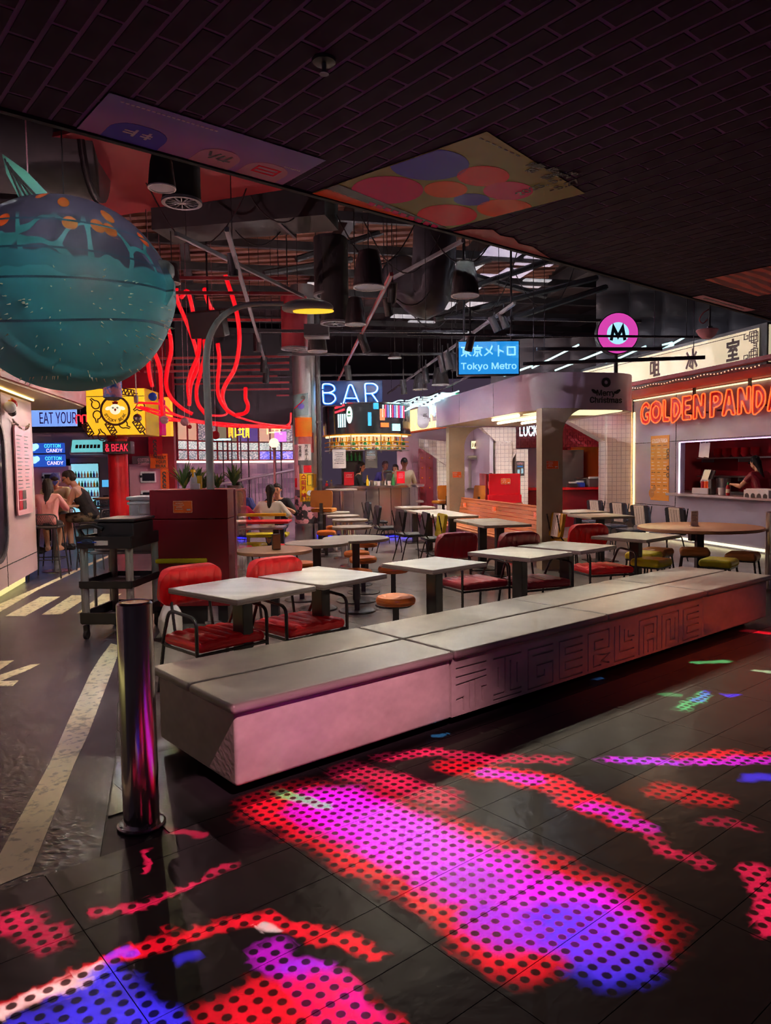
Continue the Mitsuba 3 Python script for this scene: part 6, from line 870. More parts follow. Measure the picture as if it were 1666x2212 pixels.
t = Thing('handrail', 'sloping pink-lit handrail with thin balusters along the ramp', 'handrail'); t.p('rail', tube(rail, .03, 8), 'lilac_metal', True); t.p('lower_rail', tube([q-[0, 0, .75] for q in rail], .02, 6), 'grey_metal', True)
for k in range(24): q = a+(b-a)*k/23; t.p('baluster', tube([q, q-[0, 0, .75]], .009, 5), 'grey_metal')
t = Thing('globe_lamp', 'warm white globe lamp on a thin post by the ramp', 'lamp'); q = P(592, 957, 17.5); t.p('globe', moved(trimesh.creation.icosphere(3, .115), *q), 'cream', True, em=glow([1.9, 1.35, .7], 2.)); t.p('post', cyl(.026, q[2]-.1, (q[0], q[1], (q[2]-.1)/2), 10), 'pale_pink', 30); t.p('collar', cyl(.05, .05, (q[0], q[1], q[2]-.12), 14), 'grey_metal')
def plant(x, y, z, h, nn, label, seed, mt='leaf'):
    r = np.random.default_rng(seed); t = Thing('potted_plant', label, 'plant', 'plants along the planter'); t.p('pot', lathe([(0, 0), (.10, 0), (.14, .22), (.12, .22), (.1, .18), (0, .18)], 16, (x, y, z)), 'pot', 30)
    for k in range(nn):
        a = r.uniform(0, 6.28); l = h*r.uniform(.6, 1.1); d = np.array([math.cos(a), math.sin(a), 0]); sp = r.uniform(.3, .9)
        p = [np.array([x, y, z+.18])+d*(sp*l*q**1.3*.7)+np.array([0, 0, l*(q-.45*sp*q*q)]) for q in np.linspace(0, 1, 6)]; w = .028*np.array([.3, .8, 1, .9, .55, .05]); s_ = np.cross(d, [0, 0, 1])
        v = np.vstack([[q-s_*ww for q, ww in zip(p, w)], [q+s_*ww for q, ww in zip(p, w)], [q+np.array([0, 0, .012])*(ww/.028) for q, ww in zip(p, w)]]); f = []
        for i in range(5): f += [[i, i+1, 13+i], [i, 13+i, 12+i], [12+i, 13+i, 7+i], [12+i, 7+i, 6+i], [i, 6+i, 7+i], [i, 7+i, i+1]]
        t.p('leaf', trimesh.Trimesh(v, f, process=False), mt if k % 4 else 'leaf_light', True)
for i, (px, py, Y, h, s) in enumerate(((398, 1052, 13.5, .42, 'dark leafy plant in the planter left of the lamp post'), (425, 1052, 13.6, .4, 'dark bushy plant just left of the lamp post'), (440, 1054, 14.0, .3, 'light leaved plant behind the lamp post'), (506, 1045, 14.2, .36, 'spiky plant in the planter behind the handrail'), (470, 1050, 14.0, .3, 'small dark plant right of the lamp post'))): q = P(px, py, Y); plant(q[0], q[1], q[2]-.25, h*1.45, 34, s, i)
a, b = P(375, 1060, 13.7), P(535, 1058, 14.4); struct('trim_6', rbox(b[0]-a[0], .5, a[2]-.02, .03, ((a[0]+b[0])/2, 14.0, (a[2]-.02)/2)), 'dark_red')
# ---------------- street lamp, cabinet, cart, bins
lp = G(463, 1345); t = Thing('street_lamp', 'tall grey lamp post with a curved neck and yellow lit head', 'lamp')
t.p('base', lathe([(0, 0), (.10, 0), (.10, .02), (.07, .03), (.062, .75), (.05, .80), (.05, .82), (0, .82)][::-1], 20, tuple(lp)), 'post_grey', 30)
pp = [lp+np.array([0, 0, .8]), P(452, 950, 7.66), P(446, 800, 7.66), P(449, 745, 7.62), P(462, 708, 7.6), P(485, 680, 7.55), P(520, 662, 7.5), P(560, 656, 7.45), P(612, 656, 7.4)]
t.p('pole', tube(smoothed(pp, 6), np.linspace(.042, .022, 49), 12), 'post_grey', True)
q = P(666, 665, 7.35); hd = trimesh.creation.icosphere(3, 1.); hd.vertices *= [.26, .15, .085]; hd.vertices[hd.vertices[:, 2] < -.03, 2] = -.03; hd.vertices[:, 0] *= np.where(hd.vertices[:, 0] < 0, 1.0, .95); t.p('head', moved(hd, *q), 'post_grey', 40); t.p('glass', moved(prism(affinity.scale(Point(.05, 0).buffer(.14, 16), 1.42, .72), .012), q[0], q[1], q[2]-.040), 'yellow', em=glow([1.3, .62, .03], 2.))
cx, cy = -2.02, 7.85; t = Thing('red_cabinet', 'tall dark red cabinet with a notice on its front beside the lamp post', 'cabinet')
t.p('upper_box', rbox(.80, .52, .30, .008, (cx, cy, 1.245)), 'dark_red', 30); t.p('lower_box', rbox(.80, .54, .90, .008, (cx, cy, .64)), 'dark_red', 30); t.p('base', bx(.74, .46, .19, (cx, cy, .095)), 'black'); t.p('cushion_edge', rbox(.56, .04, .05, .015, (cx-.1, cy-.28, .665)), 'yellow_vinyl', 30)
notice((cx-.06, cy-.2615, 1.22), 0, 'brownish notice on the front of the dark red cabinet')
mat('acrylic', (190, 110, 120), .12); t = Thing('clear_screen', 'clear acrylic screen standing at the right end of the red cabinet', 'screen'); scene['m_clear'] = {'type': 'thindielectric'}; q = (cx+.46, cy-.05)
t.p('sheet', bx(.012, .56, 1.36, (q[0]+.03, q[1], .70)), 'clear'); t.p('edge', cat([bx(.02, .012, 1.37, (q[0]+.03, q[1]-.285, .70)), bx(.02, .56, .012, (q[0]+.03, q[1], 1.386))]), 'acrylic'); t.p('foot', bx(.10, .3, .012, (q[0]+.03, q[1], .008)), 'acrylic')
q = (cx+.02, cy-.1); t = Thing('spray_bottle', 'clear spray bottle with yellow trigger on top of the red cabinet', 'bottle', at=(q[0], q[1], 1.396)); t.p('bottle', lathe([(0, 0), (.04, 0), (.042, .03), (.04, .11), (.016, .15), (.016, .17), (0, .17)], 16), 'bin_white', 40); t.p('trigger', cat([bx(.03, .09, .03, (0, -.02, .19)), bx(.014, .02, .06, (0, -.03, .155))]), 'yellow'); t.p('sponge', rbox(.05, .03, .14, .01, (.06, 0, .07)), 'mustard', 30); t.p('clip', rbox(.1, .05, .06, .01, (.02, -.03, .03)), 'white')
t = Thing('service_cart', 'black plastic service cart with grey posts and a cloth on its handle end', 'cart', at=(-2.62, 7.28, 0), az=4); t_w, t_d = .50, .72
for i, (a, b) in enumerate(((-1, -1), (1, -1), (1, 1), (-1, 1))):
    t.p('post', ('cart_post', lambda: cyl(.036, .72, (0, 0, .0), 16)) if False else cyl(.036, .74, (a*(t_w/2-.03), b*(t_d/2-.04), .53), 16), 'cart_grey', 30); t.p('caster', cat([turned(cyl(.045, .03, n=18), 90, [0, 1, 0]), bx(.05, .06, .06, (0, 0, .05))]) if False else moved(cat([turned(cyl(.045, .03, n=18), 90, [0, 1, 0]), bx(.04, .05, .07, (0, 0, .055))]), a*(t_w/2-.03), b*(t_d/2-.04), .046), 'black', 30)
for z, h in ((.16, .10), (.50, .06)): t.p('shelf', moved(cat([bx(t_w, t_d, .02, (0, 0, 0)), bx(t_w, .02, h, (0, -t_d/2, h/2)), bx(t_w, .02, h, (0, t_d/2, h/2)), bx(.02, t_d, h, (-t_w/2, 0, h/2)), bx(.02, t_d, h, (t_w/2, 0, h/2))]), 0, 0, z), 'black')
t.p('top_tray', moved(cat([bx(t_w+.02, t_d+.02, .02, (0, 0, 0)), bx(t_w+.02, .03, .11, (0, -t_d/2, .05)), bx(t_w+.02, .03, .11, (0, t_d/2, .05)), bx(.03, t_d, .11, (-t_w/2, 0, .05)), bx(.03, t_d, .11, (t_w/2, 0, .05))]), 0, 0, .88), 'black'); t.p('handle', tube(filleted([(-.25, -.2, .93), (-.31, -.24, 1.06), (-.10, -.33, 1.09), (-.02, -.33, 1.05)], .05), .022, 8), 'black', 30); t.p('price_tag', bx(.13, .006, .045, (-.02, -.379, .925)), 'paper')
t = Thing('cart_box', 'black lidded box sitting on the service cart', 'box', at=(-2.54, 7.22, .895), az=4); t.p('box', rbox(.36, .5, .22, .02, (0, 0, .11)), 'black', 30); t.p('lid', rbox(.39, .53, .03, .012, (0, 0, .235)), 'black_metal', 30)
t = Thing('cloth', 'blue cloth lying on the left end of the cart tray', 'cloth', at=(-2.80, 7.0, .897)); m = trimesh.creation.icosphere(3, 1.); m.vertices *= [.10, .12, .035]; m.vertices[:, 2] += .02*meshkit.fbm(m.vertices*14)[...]; m.vertices[:, 2] -= m.vertices[:, 2].min(); t.p('fold', m, 'denim', True); t.p('hem', tube([(-.09+.02*k, -.10+.004*math.sin(k*2), .035) for k in range(10)], .006, 5), 'blue', True)
t = Thing('white_bin', 'large white lidded tub behind the cart, upper one', 'tub', at=(-2.52, 8.1, .98)); t.p('tub', rbox(.44, .44, .30, .03, (0, 0, .15)), 'bin_white', 30); t.p('lid', rbox(.48, .48, .04, .015, (0, 0, .32)), 'bin_white', 30); t.p('rim', rbox(.465, .465, .03, .01, (0, 0, .27)), 'white', 30); t.p('handle', tube(filleted([(-.1, -.225, .25), (-.1, -.245, .16), (.1, -.245, .16), (.1, -.225, .25)], .02), .008, 6), 'white', 30)
t = Thing('white_bin', 'smaller white tub behind the cart handle', 'tub', at=(-2.95, 8.1, .74)); t.p('tub', rbox(.38, .38, .26, .03, (0, 0, .13)), 'bin_white', 30); t.p('lid', rbox(.41, .41, .035, .012, (0, 0, .27)), 'cream', 30)
t = Thing('trolley_table', 'grey trolley table carrying the white tubs', 'trolley', at=(-2.72, 8.15, 0)); t.p('top', rbox(.95, .5, .03, .008, (.02, 0, .72)), 'grey_metal'); t.p('riser', bx(.46, .46, .24, (.2, 0, .855)), 'grey_metal')
for a, b in ((-1, -1), (1, -1), (1, 1), (-1, 1)): t.p('leg', cyl(.016, .71, (.02+a*.44, b*.22, .355), 10), 'grey_metal', 30)
t = Thing('plastic_bag', 'crumpled white plastic bag on the floor beside the first red chair', 'bag', at=(-2.02, 6.85, 0)); m = trimesh.creation.icosphere(4, 1.); m.vertices *= [.11, .11, .20]; m.vertices *= (1+.35*(meshkit.fbm(m.vertices*9+5)-.5))[:, None]; m.vertices[:, 2] = np.maximum(m.vertices[:, 2]+.17, .001); t.p('sack', m, 'bag', 20); t.p('knot', moved(trimesh.creation.icosphere(2, .03), 0, 0, .385), 'bag', True)
# dining corner at mid left: yellow bench, red table, glossy table
for i, (x0, x1, y0, Y, z, h, m_, nm, cat_, s) in enumerate(((500, 618, 1110, 12.6, .84, .05, 'yellow', 'yellow_bench', 'bench back', 'yellow bench back rail behind the red table'), (504, 627, 1125, 12.0, .76, .04, 'bright_red', 'red_table', 'table', 'long glossy red table in front of the yellow rail'), (498, 616, 1143, 11.0, .74, .03, 'steel', 'glossy_table', 'table', 'glossy mirror-topped table in front of the red one'))):
    a, b = P(x0, y0, Y), P(x1, y0, Y); w = b[0]-a[0]; t = Thing(nm, s, cat_, at=((a[0]+b[0])/2, Y, 0))
    t.p('top', rbox(w, .5 if i else .08, h, .012, (0, 0, z-h/2)), m_, 30)
    if i == 0: t.p('seat', rbox(w, .4, .06, .02, (0, .25, .45)), 'yellow_vinyl', 30)
    for s_ in (-1, 1): t.p('leg', bx(.09, .09, z-h-.01, (s_*w*.34, 0 if i else .04, (z-h)/2)), 'black_metal')
for px, Y, m_, s in ((512, 10.5, 'red_vinyl', 'red stool under the glossy table, left'), (610, 10.6, 'red_vinyl', 'red stool under the glossy table, right'), (545, 10.9, 'yellow_vinyl', 'yellow stool under the glossy table')): q = P(px, 1150, Y); low_stool(q[0], q[1], 10, m_, s)
# red glowing tubes strung under the roof at left
t = Thing('red_neon_tubes', 'tangle of long red glowing tubes hanging from the roof and sweeping to the column', 'neon tubes')
c4 = lambda l, Y0, Y1: [P(300+x/3.815, 320+y/3.815, Y0+(Y1-Y0)*i/(len(l)-1)) for i, (x, y) in enumerate(l)]; c2 = lambda l, Y0, Y1: [P(350+x/4.254, 780+y/4.254, Y0+(Y1-Y0)*i/(len(l)-1)) for i, (x, y) in enumerate(l)]
for l in ([(170, 1380), (225, 1450), (260, 1560), (265, 1680), (235, 1820), (225, 1950), (260, 2050), (350, 2140), (440, 2190)], [(200, 1450), (120, 1590), (80, 1720), (85, 1850), (110, 1960)], [(105, 1630), (170, 1800), (185, 1950), (190, 2100), (200, 2212)], [(310, 1160), (320, 1260), (400, 1450), (470, 1650), (485, 1800), (430, 1950), (415, 2120)], [(350, 1230), (400, 1180), (440, 1310), (460, 1450)], [(500, 1570), (490, 1700), (430, 1850), (405, 1960), (420, 2100)], [(540, 1580), (545, 1700), (500, 1880), (475, 2000), (490, 2110), (550, 2190)], [(540, 1160), (580, 1290), (620, 1350)], [(710, 1045), (790, 1290), (825, 1480), (825, 1650), (790, 1820), (710, 1960), (690, 2060), (730, 2170)], [(650, 1610), (665, 1750), (650, 1950), (665, 2060), (720, 2150), (790, 2200)], [(880, 1980), (880, 2060), (900, 2120), (880, 2180), (800, 2200)]):
    t.p('tube', tube(smoothed(c4(l, 13.2, 14.2), 5), .040, 6), 'soot', True, em=glow([1.0, .001, .008], .6))
for l in ([(-250, 380), (0, 400), (100, 480), (300, 540), (600, 590), (900, 607), (1180, 602)], [(-200, 420), (80, 485), (350, 560), (700, 600), (1180, 615)], [(450, 500), (560, 500), (600, 470), (560, 400)], [(-240, 420), (0, 500), (200, 545), (450, 560), (800, 590), (1180, 596)], [(680, 510), (900, 570), (1180, 607)], [(1150, 590), (1180, 560), (1186, 480)], [(0, 540), (300, 560), (600, 600), (1000, 606)]):
    t.p('tube', tube(smoothed(c2(l, 13.8, 16.2), 5), .021, 6), 'soot', True, em=glow([1.15, .002, .010], .6))
for px, py, m_, s in ((330, 857, 'blue', 'dark blue'), (297, 903, 'chrome', 'silver'), (355, 907, 'pale_pink', 'pale pink'), (399, 911, 'pale_pink', 'small pink'), (466, 940, 'red_paint', 'red'), (410, 922, 'red_paint', 'tiny red')): q = P(px, py, 12.5); t = Thing('bauble', s+' bauble hanging among the red tubes', 'bauble'); t.p('ball', moved(trimesh.creation.icosphere(3, .07 if s != 'tiny red' else .035), *q), m_, True); t.p('cord', cyl(.004, 6.5-q[2], (q[0], q[1], (q[2]+6.5)/2), 5), 'pale_pink')
q = P(243, 838, 11.5); t = Thing('paper_lantern', 'blue and pink patterned lantern hanging below the pufferfish', 'lantern'); mat('lantern', (150, 140, 190), .6, tex=mikit.proc(lambda p, n, uv: mikit.mix(lin(60, 110, 190), lin(226, 150, 170), mikit.smoothstep(.4, .6, mikit.fbm(p.x*12, p.y*12, p.z*10))))); t.p('shade', cyl(.14, .30, tuple(q), 28), 'lantern', 30); t.p('base', lathe([(.135, -.15), (.08, -.19), (0, -.19)], 24, tuple(q)), 'poster_dark'); t.p('cord', cyl(.004, 6.4-q[2], (q[0], q[1], (q[2]+6.6)/2), 5), 'black')
q = P(294, 862, 11.5); t = Thing('hanging_camera', 'small silver fitting hanging beside the patterned lantern', 'fitting'); t.p('body', rbox(.06, .06, .12, .015, tuple(q)), 'steel', 30); t.p('cord', cyl(.006, 6.5-q[2], (q[0], q[1], (q[2]+6.5)/2), 6), 'paper')
# ---------------- roof space: deck, purlins, skylights, ducts, track rails, pendants
mat('corrug', (92, 56, 44), .7); mat('red_deck_and_glow', (120, 22, 34), .7)
struct('ceiling_roof', bx(46, 40, .2, (0, 22., 6.6)), 'roof')
t0 = None
for i in range(40): piece('ceiling_roof', 'corrugation', bx(13, .17, .14, (-2.2, 7.5+i*.36, 6.43), az=8), 'corrug')
for i in range(7): piece('ceiling_roof', 'beam', bx(.16, 22, .36, (-7.5+i*3.1, 17, 6.2), az=AZK), 'beam')
for i in range(9): piece('ceiling_roof', 'purlin', bx(24, .10, .16, (0, 9.5+i*1.9, 5.95), az=AZK-0), 'beam')
piece('ceiling_roof', 'deck_panel', bx(3.2, 2.4, .05, (*P(330, 470, 9.6)[:2], 5.4), az=20), 'red_deck_and_glow'); piece('ceiling_roof', 'deck_panel', bx(2.4, 1.6, .05, (*P(215, 430, 10.5)[:2], 5.9), az=20), 'red_deck_and_glow')
for i, (x, y) in enumerate(((1085, 547), (1170, 560), (1110, 590), (1055, 602), (1010, 575), (1000, 628), (1040, 655), (1150, 612), (950, 660), (690, 620), (880, 680), (905, 700), (985, 722))):
    Y = 5.0*1600/(1006-y)*.89; q = P(x, y, Y); w = Y*(84 if i < 2 else 58)/1600; piece('ceiling_roof', 'skylight', bx(w, w*1.15, .03, (q[0], q[1], q[2]), az=AZK), 'sign_ice' if False else 'white', em=glow(([.30, .26, .38] if i < 4 else [.22, .24, .27]), .25), label='pale skylight sheet')
for k, (x0, y0, x1, y1) in enumerate(((960, 640, 1240, 545), (940, 690, 1290, 600), (1100, 690, 1310, 620), (900, 560, 1180, 640), (850, 620, 1060, 560), (640, 560, 830, 500), (570, 590, 760, 560))):
    a, b = P(x0, y0, 14.5), P(x1, y1, 15.5); piece('ceiling_roof', 'brace', tube([a, b], .06, 6), 'beam')
# quilted black insulation wall at right
def quilt(x0, x1, z0, z1, nx, nz):
    X, Z = np.meshgrid(np.linspace(x0, x1, nx), np.linspace(z0, z1, nz)); cx, cz = .75, .62
    d = .10*np.abs(np.sin(X/cx*math.pi))**.6*np.abs(np.sin(Z/cz*math.pi))**.6+.05*(meshkit.fbm(np.stack([X*2.4, Z*2.4, X*0], -1))-.5)
    v = np.stack([X, -d, Z], -1).reshape(-1, 3); f = []
    for j in range(nz-1):
        for i in range(nx-1): a = j*nx+i; f += [[a, a+1, a+nx+1], [a, a+nx+1, a+nx]]
    return trimesh.Trimesh(v, f, process=False)
struct('wall_upper', quilt(0, 8.5, 3.0, 6.5, 120, 50), 'quilt', True, at=(*P(1288, 700, 17.5)[:2], 0), az=6); struct('wall_upper_low', quilt(0, 5., 2.9, 5.2, 70, 34), 'quilt', True, at=(*P(1060, 740, 21.5)[:2], 0), az=4)
def rail(x0, y0, x1, y1, z, label, m_='black_metal', w=.045):
    a, b = G(x0, y0, z), G(x1, y1, z); t = Thing('track_rail', label, 'track rail'); c = (a+b)/2; L = np.linalg.norm(b-a); az = math.degrees(math.atan2(b[0]-a[0], b[1]-a[1]))
    t.p('rail', moved(bx(w, L, w), *c, az=az), m_); t.p('slot', moved(bx(w*.5, L, .004, (0, 0, -w/2-.001)), *c, az=az), 'grey_metal')
    for k in np.linspace(.06, .94, max(2, int(L/2.2))): q = a+(b-a)*k; t.p('hanger_rod', cyl(.005, 6.5-z, (q[0], q[1], (6.5+z)/2), 5), 'black_metal')
    return a, b
RAILS = [((490, 495), (578, 800), 4.0, 'long track rail descending left of the hall above the red tubes', 'grey_metal'), ((846, 592), (724, 835), 4.0, 'dusky pink track rail running towards the BAR sign', 'canopy_red'), ((1112, 655), (838, 850), 4.0, 'track rail running behind the blue metro sign', 'grey_metal'), ((1060, 790), (900, 868), 3.9, 'lower track rail just above the kiosk roof', 'grey_metal'),
 ((560, 715), (1010, 716), 4.0, 'horizontal rail at the height of the yellow street lamp', 'black_metal'), ((600, 766), (1000, 764), 4.0, 'horizontal rail crossing above the BAR sign', 'black_metal'), ((600, 812), (960, 808), 4.0, 'thin horizontal rail just above the BAR letters', 'black_metal'), ((960, 686), (1385, 694), 4.1, 'horizontal rail behind the pink round sign', 'black_metal'), ((880, 722), (1520, 728), 3.45, 'thin rail crossing in front of the letter M', 'black_metal', .028), ((1160, 754), (1430, 754), 3.25, 'thick short rail under the letter M', 'black_metal'), ((1130, 786), (1523, 772), 3.02, 'rail ending in front of the cream lightbox', 'black_metal'),
 ((380, 505), (655, 640), 4.3, 'slanting grey conduit above the red tubes', 'grey_metal'), ((1000, 520), (850, 600), 4.6, 'slanting thin conduit below the roof edge', 'grey_metal'), ((300, 600), (620, 602), 4.4, 'dark red horizontal bar behind the red tubes', 'canopy_red'), ((330, 632), (640, 634), 4.4, 'second dark red horizontal bar behind the red tubes', 'canopy_red'), ((330, 690), (640, 692), 4.3, 'lower dark red horizontal bar behind the red tubes', 'canopy_red')]
for (x0, y0), (x1, y1), z, s, m_, *w_ in RAILS: rail(x0, y0, x1, y1, z, s, m_, *w_)
for k in range(9): rail(300+k*6, 775+k*14, 625, 770+k*14, 4.1-.02*k, 'dark red roof lath row over the curved wall, '+('first', 'second', 'third', 'fourth', 'fifth', 'sixth', 'seventh', 'eighth', 'ninth')[k]+' from the top', 'canopy_red', .05)
def head(px, py, Y, tip, label, lit=(3., 2.4, 1.6), r=.055, L=.24, on=True):
    q = P(px, py, Y); t = Thing('track_spotlight', label, 'spotlight', 'black track spotlights'); f = lambda m: moved(turned(turned(m, tip[0], [1, 0, 0]), tip[1], [0, 1, 0]), *q)
    t.p('can', f(lathe([(0, L/2), (r, L/2), (r, -L/2), (r-.008, -L/2), (r-.012, -L/2+.03), (0, -L/2+.03)][::-1], 20)), 'black_metal', 30); t.p('lens', f(cyl(r-.014, .004, (0, 0, -L/2+.032), 18)), 'cream' if on else 'grey_metal', em=glow(lit, .4) if on else None)
    ah = max(4.02-q[2], .26)-.05; t.p('arm', moved(bx(.025, .03, ah, (0, 0, .05+ah/2)), *q), 'black_metal')
    if 'lit spotlight' in label or 'in front of the metro' in label: t.p('hanger_rod', cyl(.006, 6.5-q[2]-.2, (q[0], q[1], (6.7+q[2])/2), 6), 'black_metal')
for px, py, Y, tip, s, on in ((503, 572, 9.0, (8, 0), 'track spotlight hanging over the red tubes, top left', True), (556, 740, 14.2, (0, 0), 'track spotlight left of the column, upper one', True), (570, 788, 16.5, (0, 4), 'track spotlight left of the column, lower one', True), (575, 812, 17.4, (0, 4), 'tiny lowest track spotlight left of the column', True), (848, 632, 10.2, (18, 6), 'lit spotlight with a bright white lens above the hall, upper of two', True), (838, 662, 10.8, (20, -10), 'lit spotlight with a bright lens, lower of two', True), (786, 742, 13.5, (0, -18), 'dark spotlight on the pink rail', False), (752, 806, 17.2, (0, -6), 'spotlight with a small glowing rim above the letter A', True), (1068, 700, 12.0, (0, -24), 'dark spotlight above the metro sign, left of two', False), (1088, 692, 11.9, (0, -20), 'dark spotlight above the metro sign, right of two', False), (1016, 740, 11.6, (0, 14), 'dark spotlight hanging in front of the metro sign', False), (956, 786, 15.0, (0, -12), 'dark spotlight left of the metro sign, first of three', False), (968, 780, 14.8, (0, -12), 'dark spotlight left of the metro sign, second of three', False), (980, 784, 15.2, (0, -8), 'dark spotlight left of the metro sign, third of three', False), (920, 812, 17.0, (0, -8), 'dark spotlight low on the rail behind the metro sign', False), (872, 836, 18.5, (0, -6), 'tiny far spotlight with a red glint near the rail end', True)): head(px, py, Y, tip, s, on=on, L=.26 if Y < 13 else .34, r=.06 if Y < 13 else .075, lit=(6, 5, 3.6) if 'white lens' in s or 'bright lens' in s else (3, 2.2, 1.6))
def pendant(px, py, Y, r, h, label, face=(.28, .24, .24)):     # py: the rim
    q = P(px, py, Y); t = Thing('pendant_speaker', label, 'speaker', 'black bell pendants')
    t.p('bell', lathe([(0, h), (r*.35, h), (r*.62, h*.96), (r*.80, h*.7), (r*.93, h*.3), (r, 0), (r*.96, 0), (r*.9, .02), (0, .02)][::-1], 32, tuple(q)), 'black', 40); t.p('grille', cyl(r*.93, .006, (q[0], q[1], q[2]+.008), 32), 'grey_metal'); t.p('rim', lathe([(r*.93, 0), (r*1.01, 0), (r*1.01, .012), (r*.93, .012), (r*.93, 0)][::-1], 32, tuple(q)), 'white', 30); t.p('cord', cyl(.007, 6.5-q[2]-h, (q[0], q[1], (6.5+q[2]+h)/2), 6), 'black')
for px, py, Y, r, h, s in ((350, 408, 7.5, .135, .36, 'black bell pendant just under the brick ceiling at left'), (797, 622, 9.3, .195, .46, 'largest black bell pendant in the centre of the roof space'), (1005, 640, 9.6, .18, .44, 'black bell pendant with a pale blue rim below the olive poster'), (768, 702, 11.5, .16, .42, 'black bell pendant behind the largest one'), (686, 760, 13.5, .18, .42, 'black bell pendant above the poster-covered column'), (952, 832, 17.0, .2, .4, 'black bell pendant near the kiosk roof, middle'), (908, 842, 18.0, .18, .36, 'black bell pendant near the kiosk roof, left'), (372, 613, 11.0, .12, .3, 'small red-lit bell pendant behind the pufferfish'), (853, 774, 15.5, .14, .12, 'shallow black bell pendant above the letter R')): pendant(px, py, Y, r, h, s)
def duct(px, py, Y, r, h, label, m_='soot', fan=True):     # upright round duct with a spoked outlet, py: its lower rim
    q = P(px, py, Y); t = Thing('duct_outlet', label, 'duct', 'round ducts with spoked outlets'); t.p('duct', lathe([(r*.97, 0), (r, .02), (r, h), (r*.97, h)], 36, tuple(q)), m_, 30); t.p('outlet_rim', lathe([(r*.86, 0), (r*1.06, 0), (r*1.06, .03), (r*.86, .03), (r*.86, 0)][::-1], 36, tuple(q)), 'grey_metal', 30)
    if fan:
        t.p('hub', cyl(r*.16, .02, (q[0], q[1], q[2]+.01), 16), 'grey_metal')
        for k in range(14): a = k*2*math.pi/14; t.p('spoke', moved(bx(r*.72, .012, .012, (r*.5, 0, 0)), q[0], q[1], q[2]+.01, az=math.degrees(a)), 'grey_metal')
for px, py, Y, r, h, s, m_ in ((393, 440, 8.3, .205, .8, 'dark round duct with a spoked outlet beside the bell pendant at left', 'soot'), (724, 700, 11.8, .22, 1.3, 'dark round duct with a spoked outlet above the bar', 'soot'), (637, 755, 13.8, .24, .95, 'round duct with a spoked outlet near the column, red light put into its colour', 'red_deck_and_glow'), (715, 640, 11.9, .26, .9, 'upper part of a wide dark duct beside the largest bell', 'duct')): duct(px, py, Y, r, h, s, m_)  # third duct: red glow of the tubes put into its colour
q = P(905, 640, 12.5); t = Thing('roof_duct', 'large grey bent duct crossing behind the lit spotlights', 'duct'); t.p('duct', tube(smoothed([q+[-.3, .6, .5], q+[-.1, .2, .2], q+[.15, 0, .0], q+[.25, -.1, .6], q+[.3, 0, 1.8]], 6), .36, 20), 'duct', True); t.p('flange', moved(cyl(.38, .05), *(q+[.3, 0, 1.4])), 'grey_metal')
q = P(100, 330, 9.); t = Thing('roof_duct', 'wide black duct running above the pufferfish at upper left', 'duct'); t.p('duct', tube([q+[-2.5, -.5, .2], q+[.5, .3, .2]], .62, 24), 'soot', True); t.p('seam_ring', tube([q+[.42, .29, .2], q+[.5, .3, .2]], .65, 24), 'black', True)
q = P(560, 470, 11); t = Thing('roof_duct', 'dark square duct hanging under the corrugated deck', 'duct'); t.p('duct', moved(bx(2.6, .7, .55, (0, 0, 0)), *(q+[-.2, 0, .1]), az=12), 'soot'); t.p('seam', moved(bx(.04, .74, .59), *(q+[.4, 0, .1]), az=12), 'dark_grey')
q = P(450, 700, 12.2); t = Thing('hanging_screen', 'dark slanted box screen hanging among the red tubes', 'screen'); t.p('case', moved(turned(rbox(.62, .2, .42, .02), 18, [1, 0, 0]), *q, az=18), 'black'); t.p('bracket', cyl(.015, 2.6, (q[0], q[1], q[2]+1.4), 8), 'black_metal')
q = P(685, 728, 13.0); t = Thing('equipment_tray', 'flat black tray hanging in front of the bell pendant above the column', 'panel'); t.p('tray', moved(bx(.42, .3, .03), *q), 'grey_metal'); t.p('box', moved(bx(.42, .3, .18, (0, 0, .11)), *q), 'black')
q = P(1528, 719, 9.5); t = Thing('wifi_antenna', 'pinkish bowl-shaped antenna hanging from the ceiling edge at right', 'antenna'); t.p('bowl', lathe([(0, -.07), (.06, -.068), (.10, -.03), (.135, .03), (.13, .04), (0, .045)], 28, tuple(q)), 'pale_pink', 40); t.p('bracket', cat([cyl(.014, .28, (q[0]+.03, q[1], q[2]+.18), 8), bx(.06, .05, .04, (q[0]+.03, q[1], q[2]+.06))]), 'black_metal'); t.p('cable', tube(smoothed([q+[.03, 0, .3], q+[-.06, 0, .24], q+[-.10, 0, .16], q+[-.05, 0, .12], q+[.0, 0, .17]], 5), .007, 5), 'canopy_red', True); t.p('rod', cyl(.008, 2.4-.3, (q[0]+.03, q[1], q[2]+1.35), 6), 'black_metal')
for k, (px, py, Y) in enumerate(((888, 650, 12), (935, 700, 13.5), (1180, 660, 15), (820, 560, 11), (1040, 670, 14), (560, 520, 11), (430, 520, 10), (610, 470, 10.5), (880, 580, 11.5), (1005, 560, 10.5))): q = P(px, py, Y); one('hanging_cable', 'thin dark cable drooping under the roof, '+('behind the lit spotlights', 'right of the lit spotlights', 'below the skylights', 'beside the largest bell', 'left of the skylights', 'over the red tubes', 'above the tail of the pufferfish', 'under the corrugated deck', 'right of the largest bell', 'below the olive poster')[k], 'cable', tube(smoothed([q+[-.7, 0, .8], q+[-.3, 0, .1], q+[.1, 0, -.05], q+[.5, .2, .5], q+[.8, .3, 1.4]], 5), .010, 5), 'black', True)
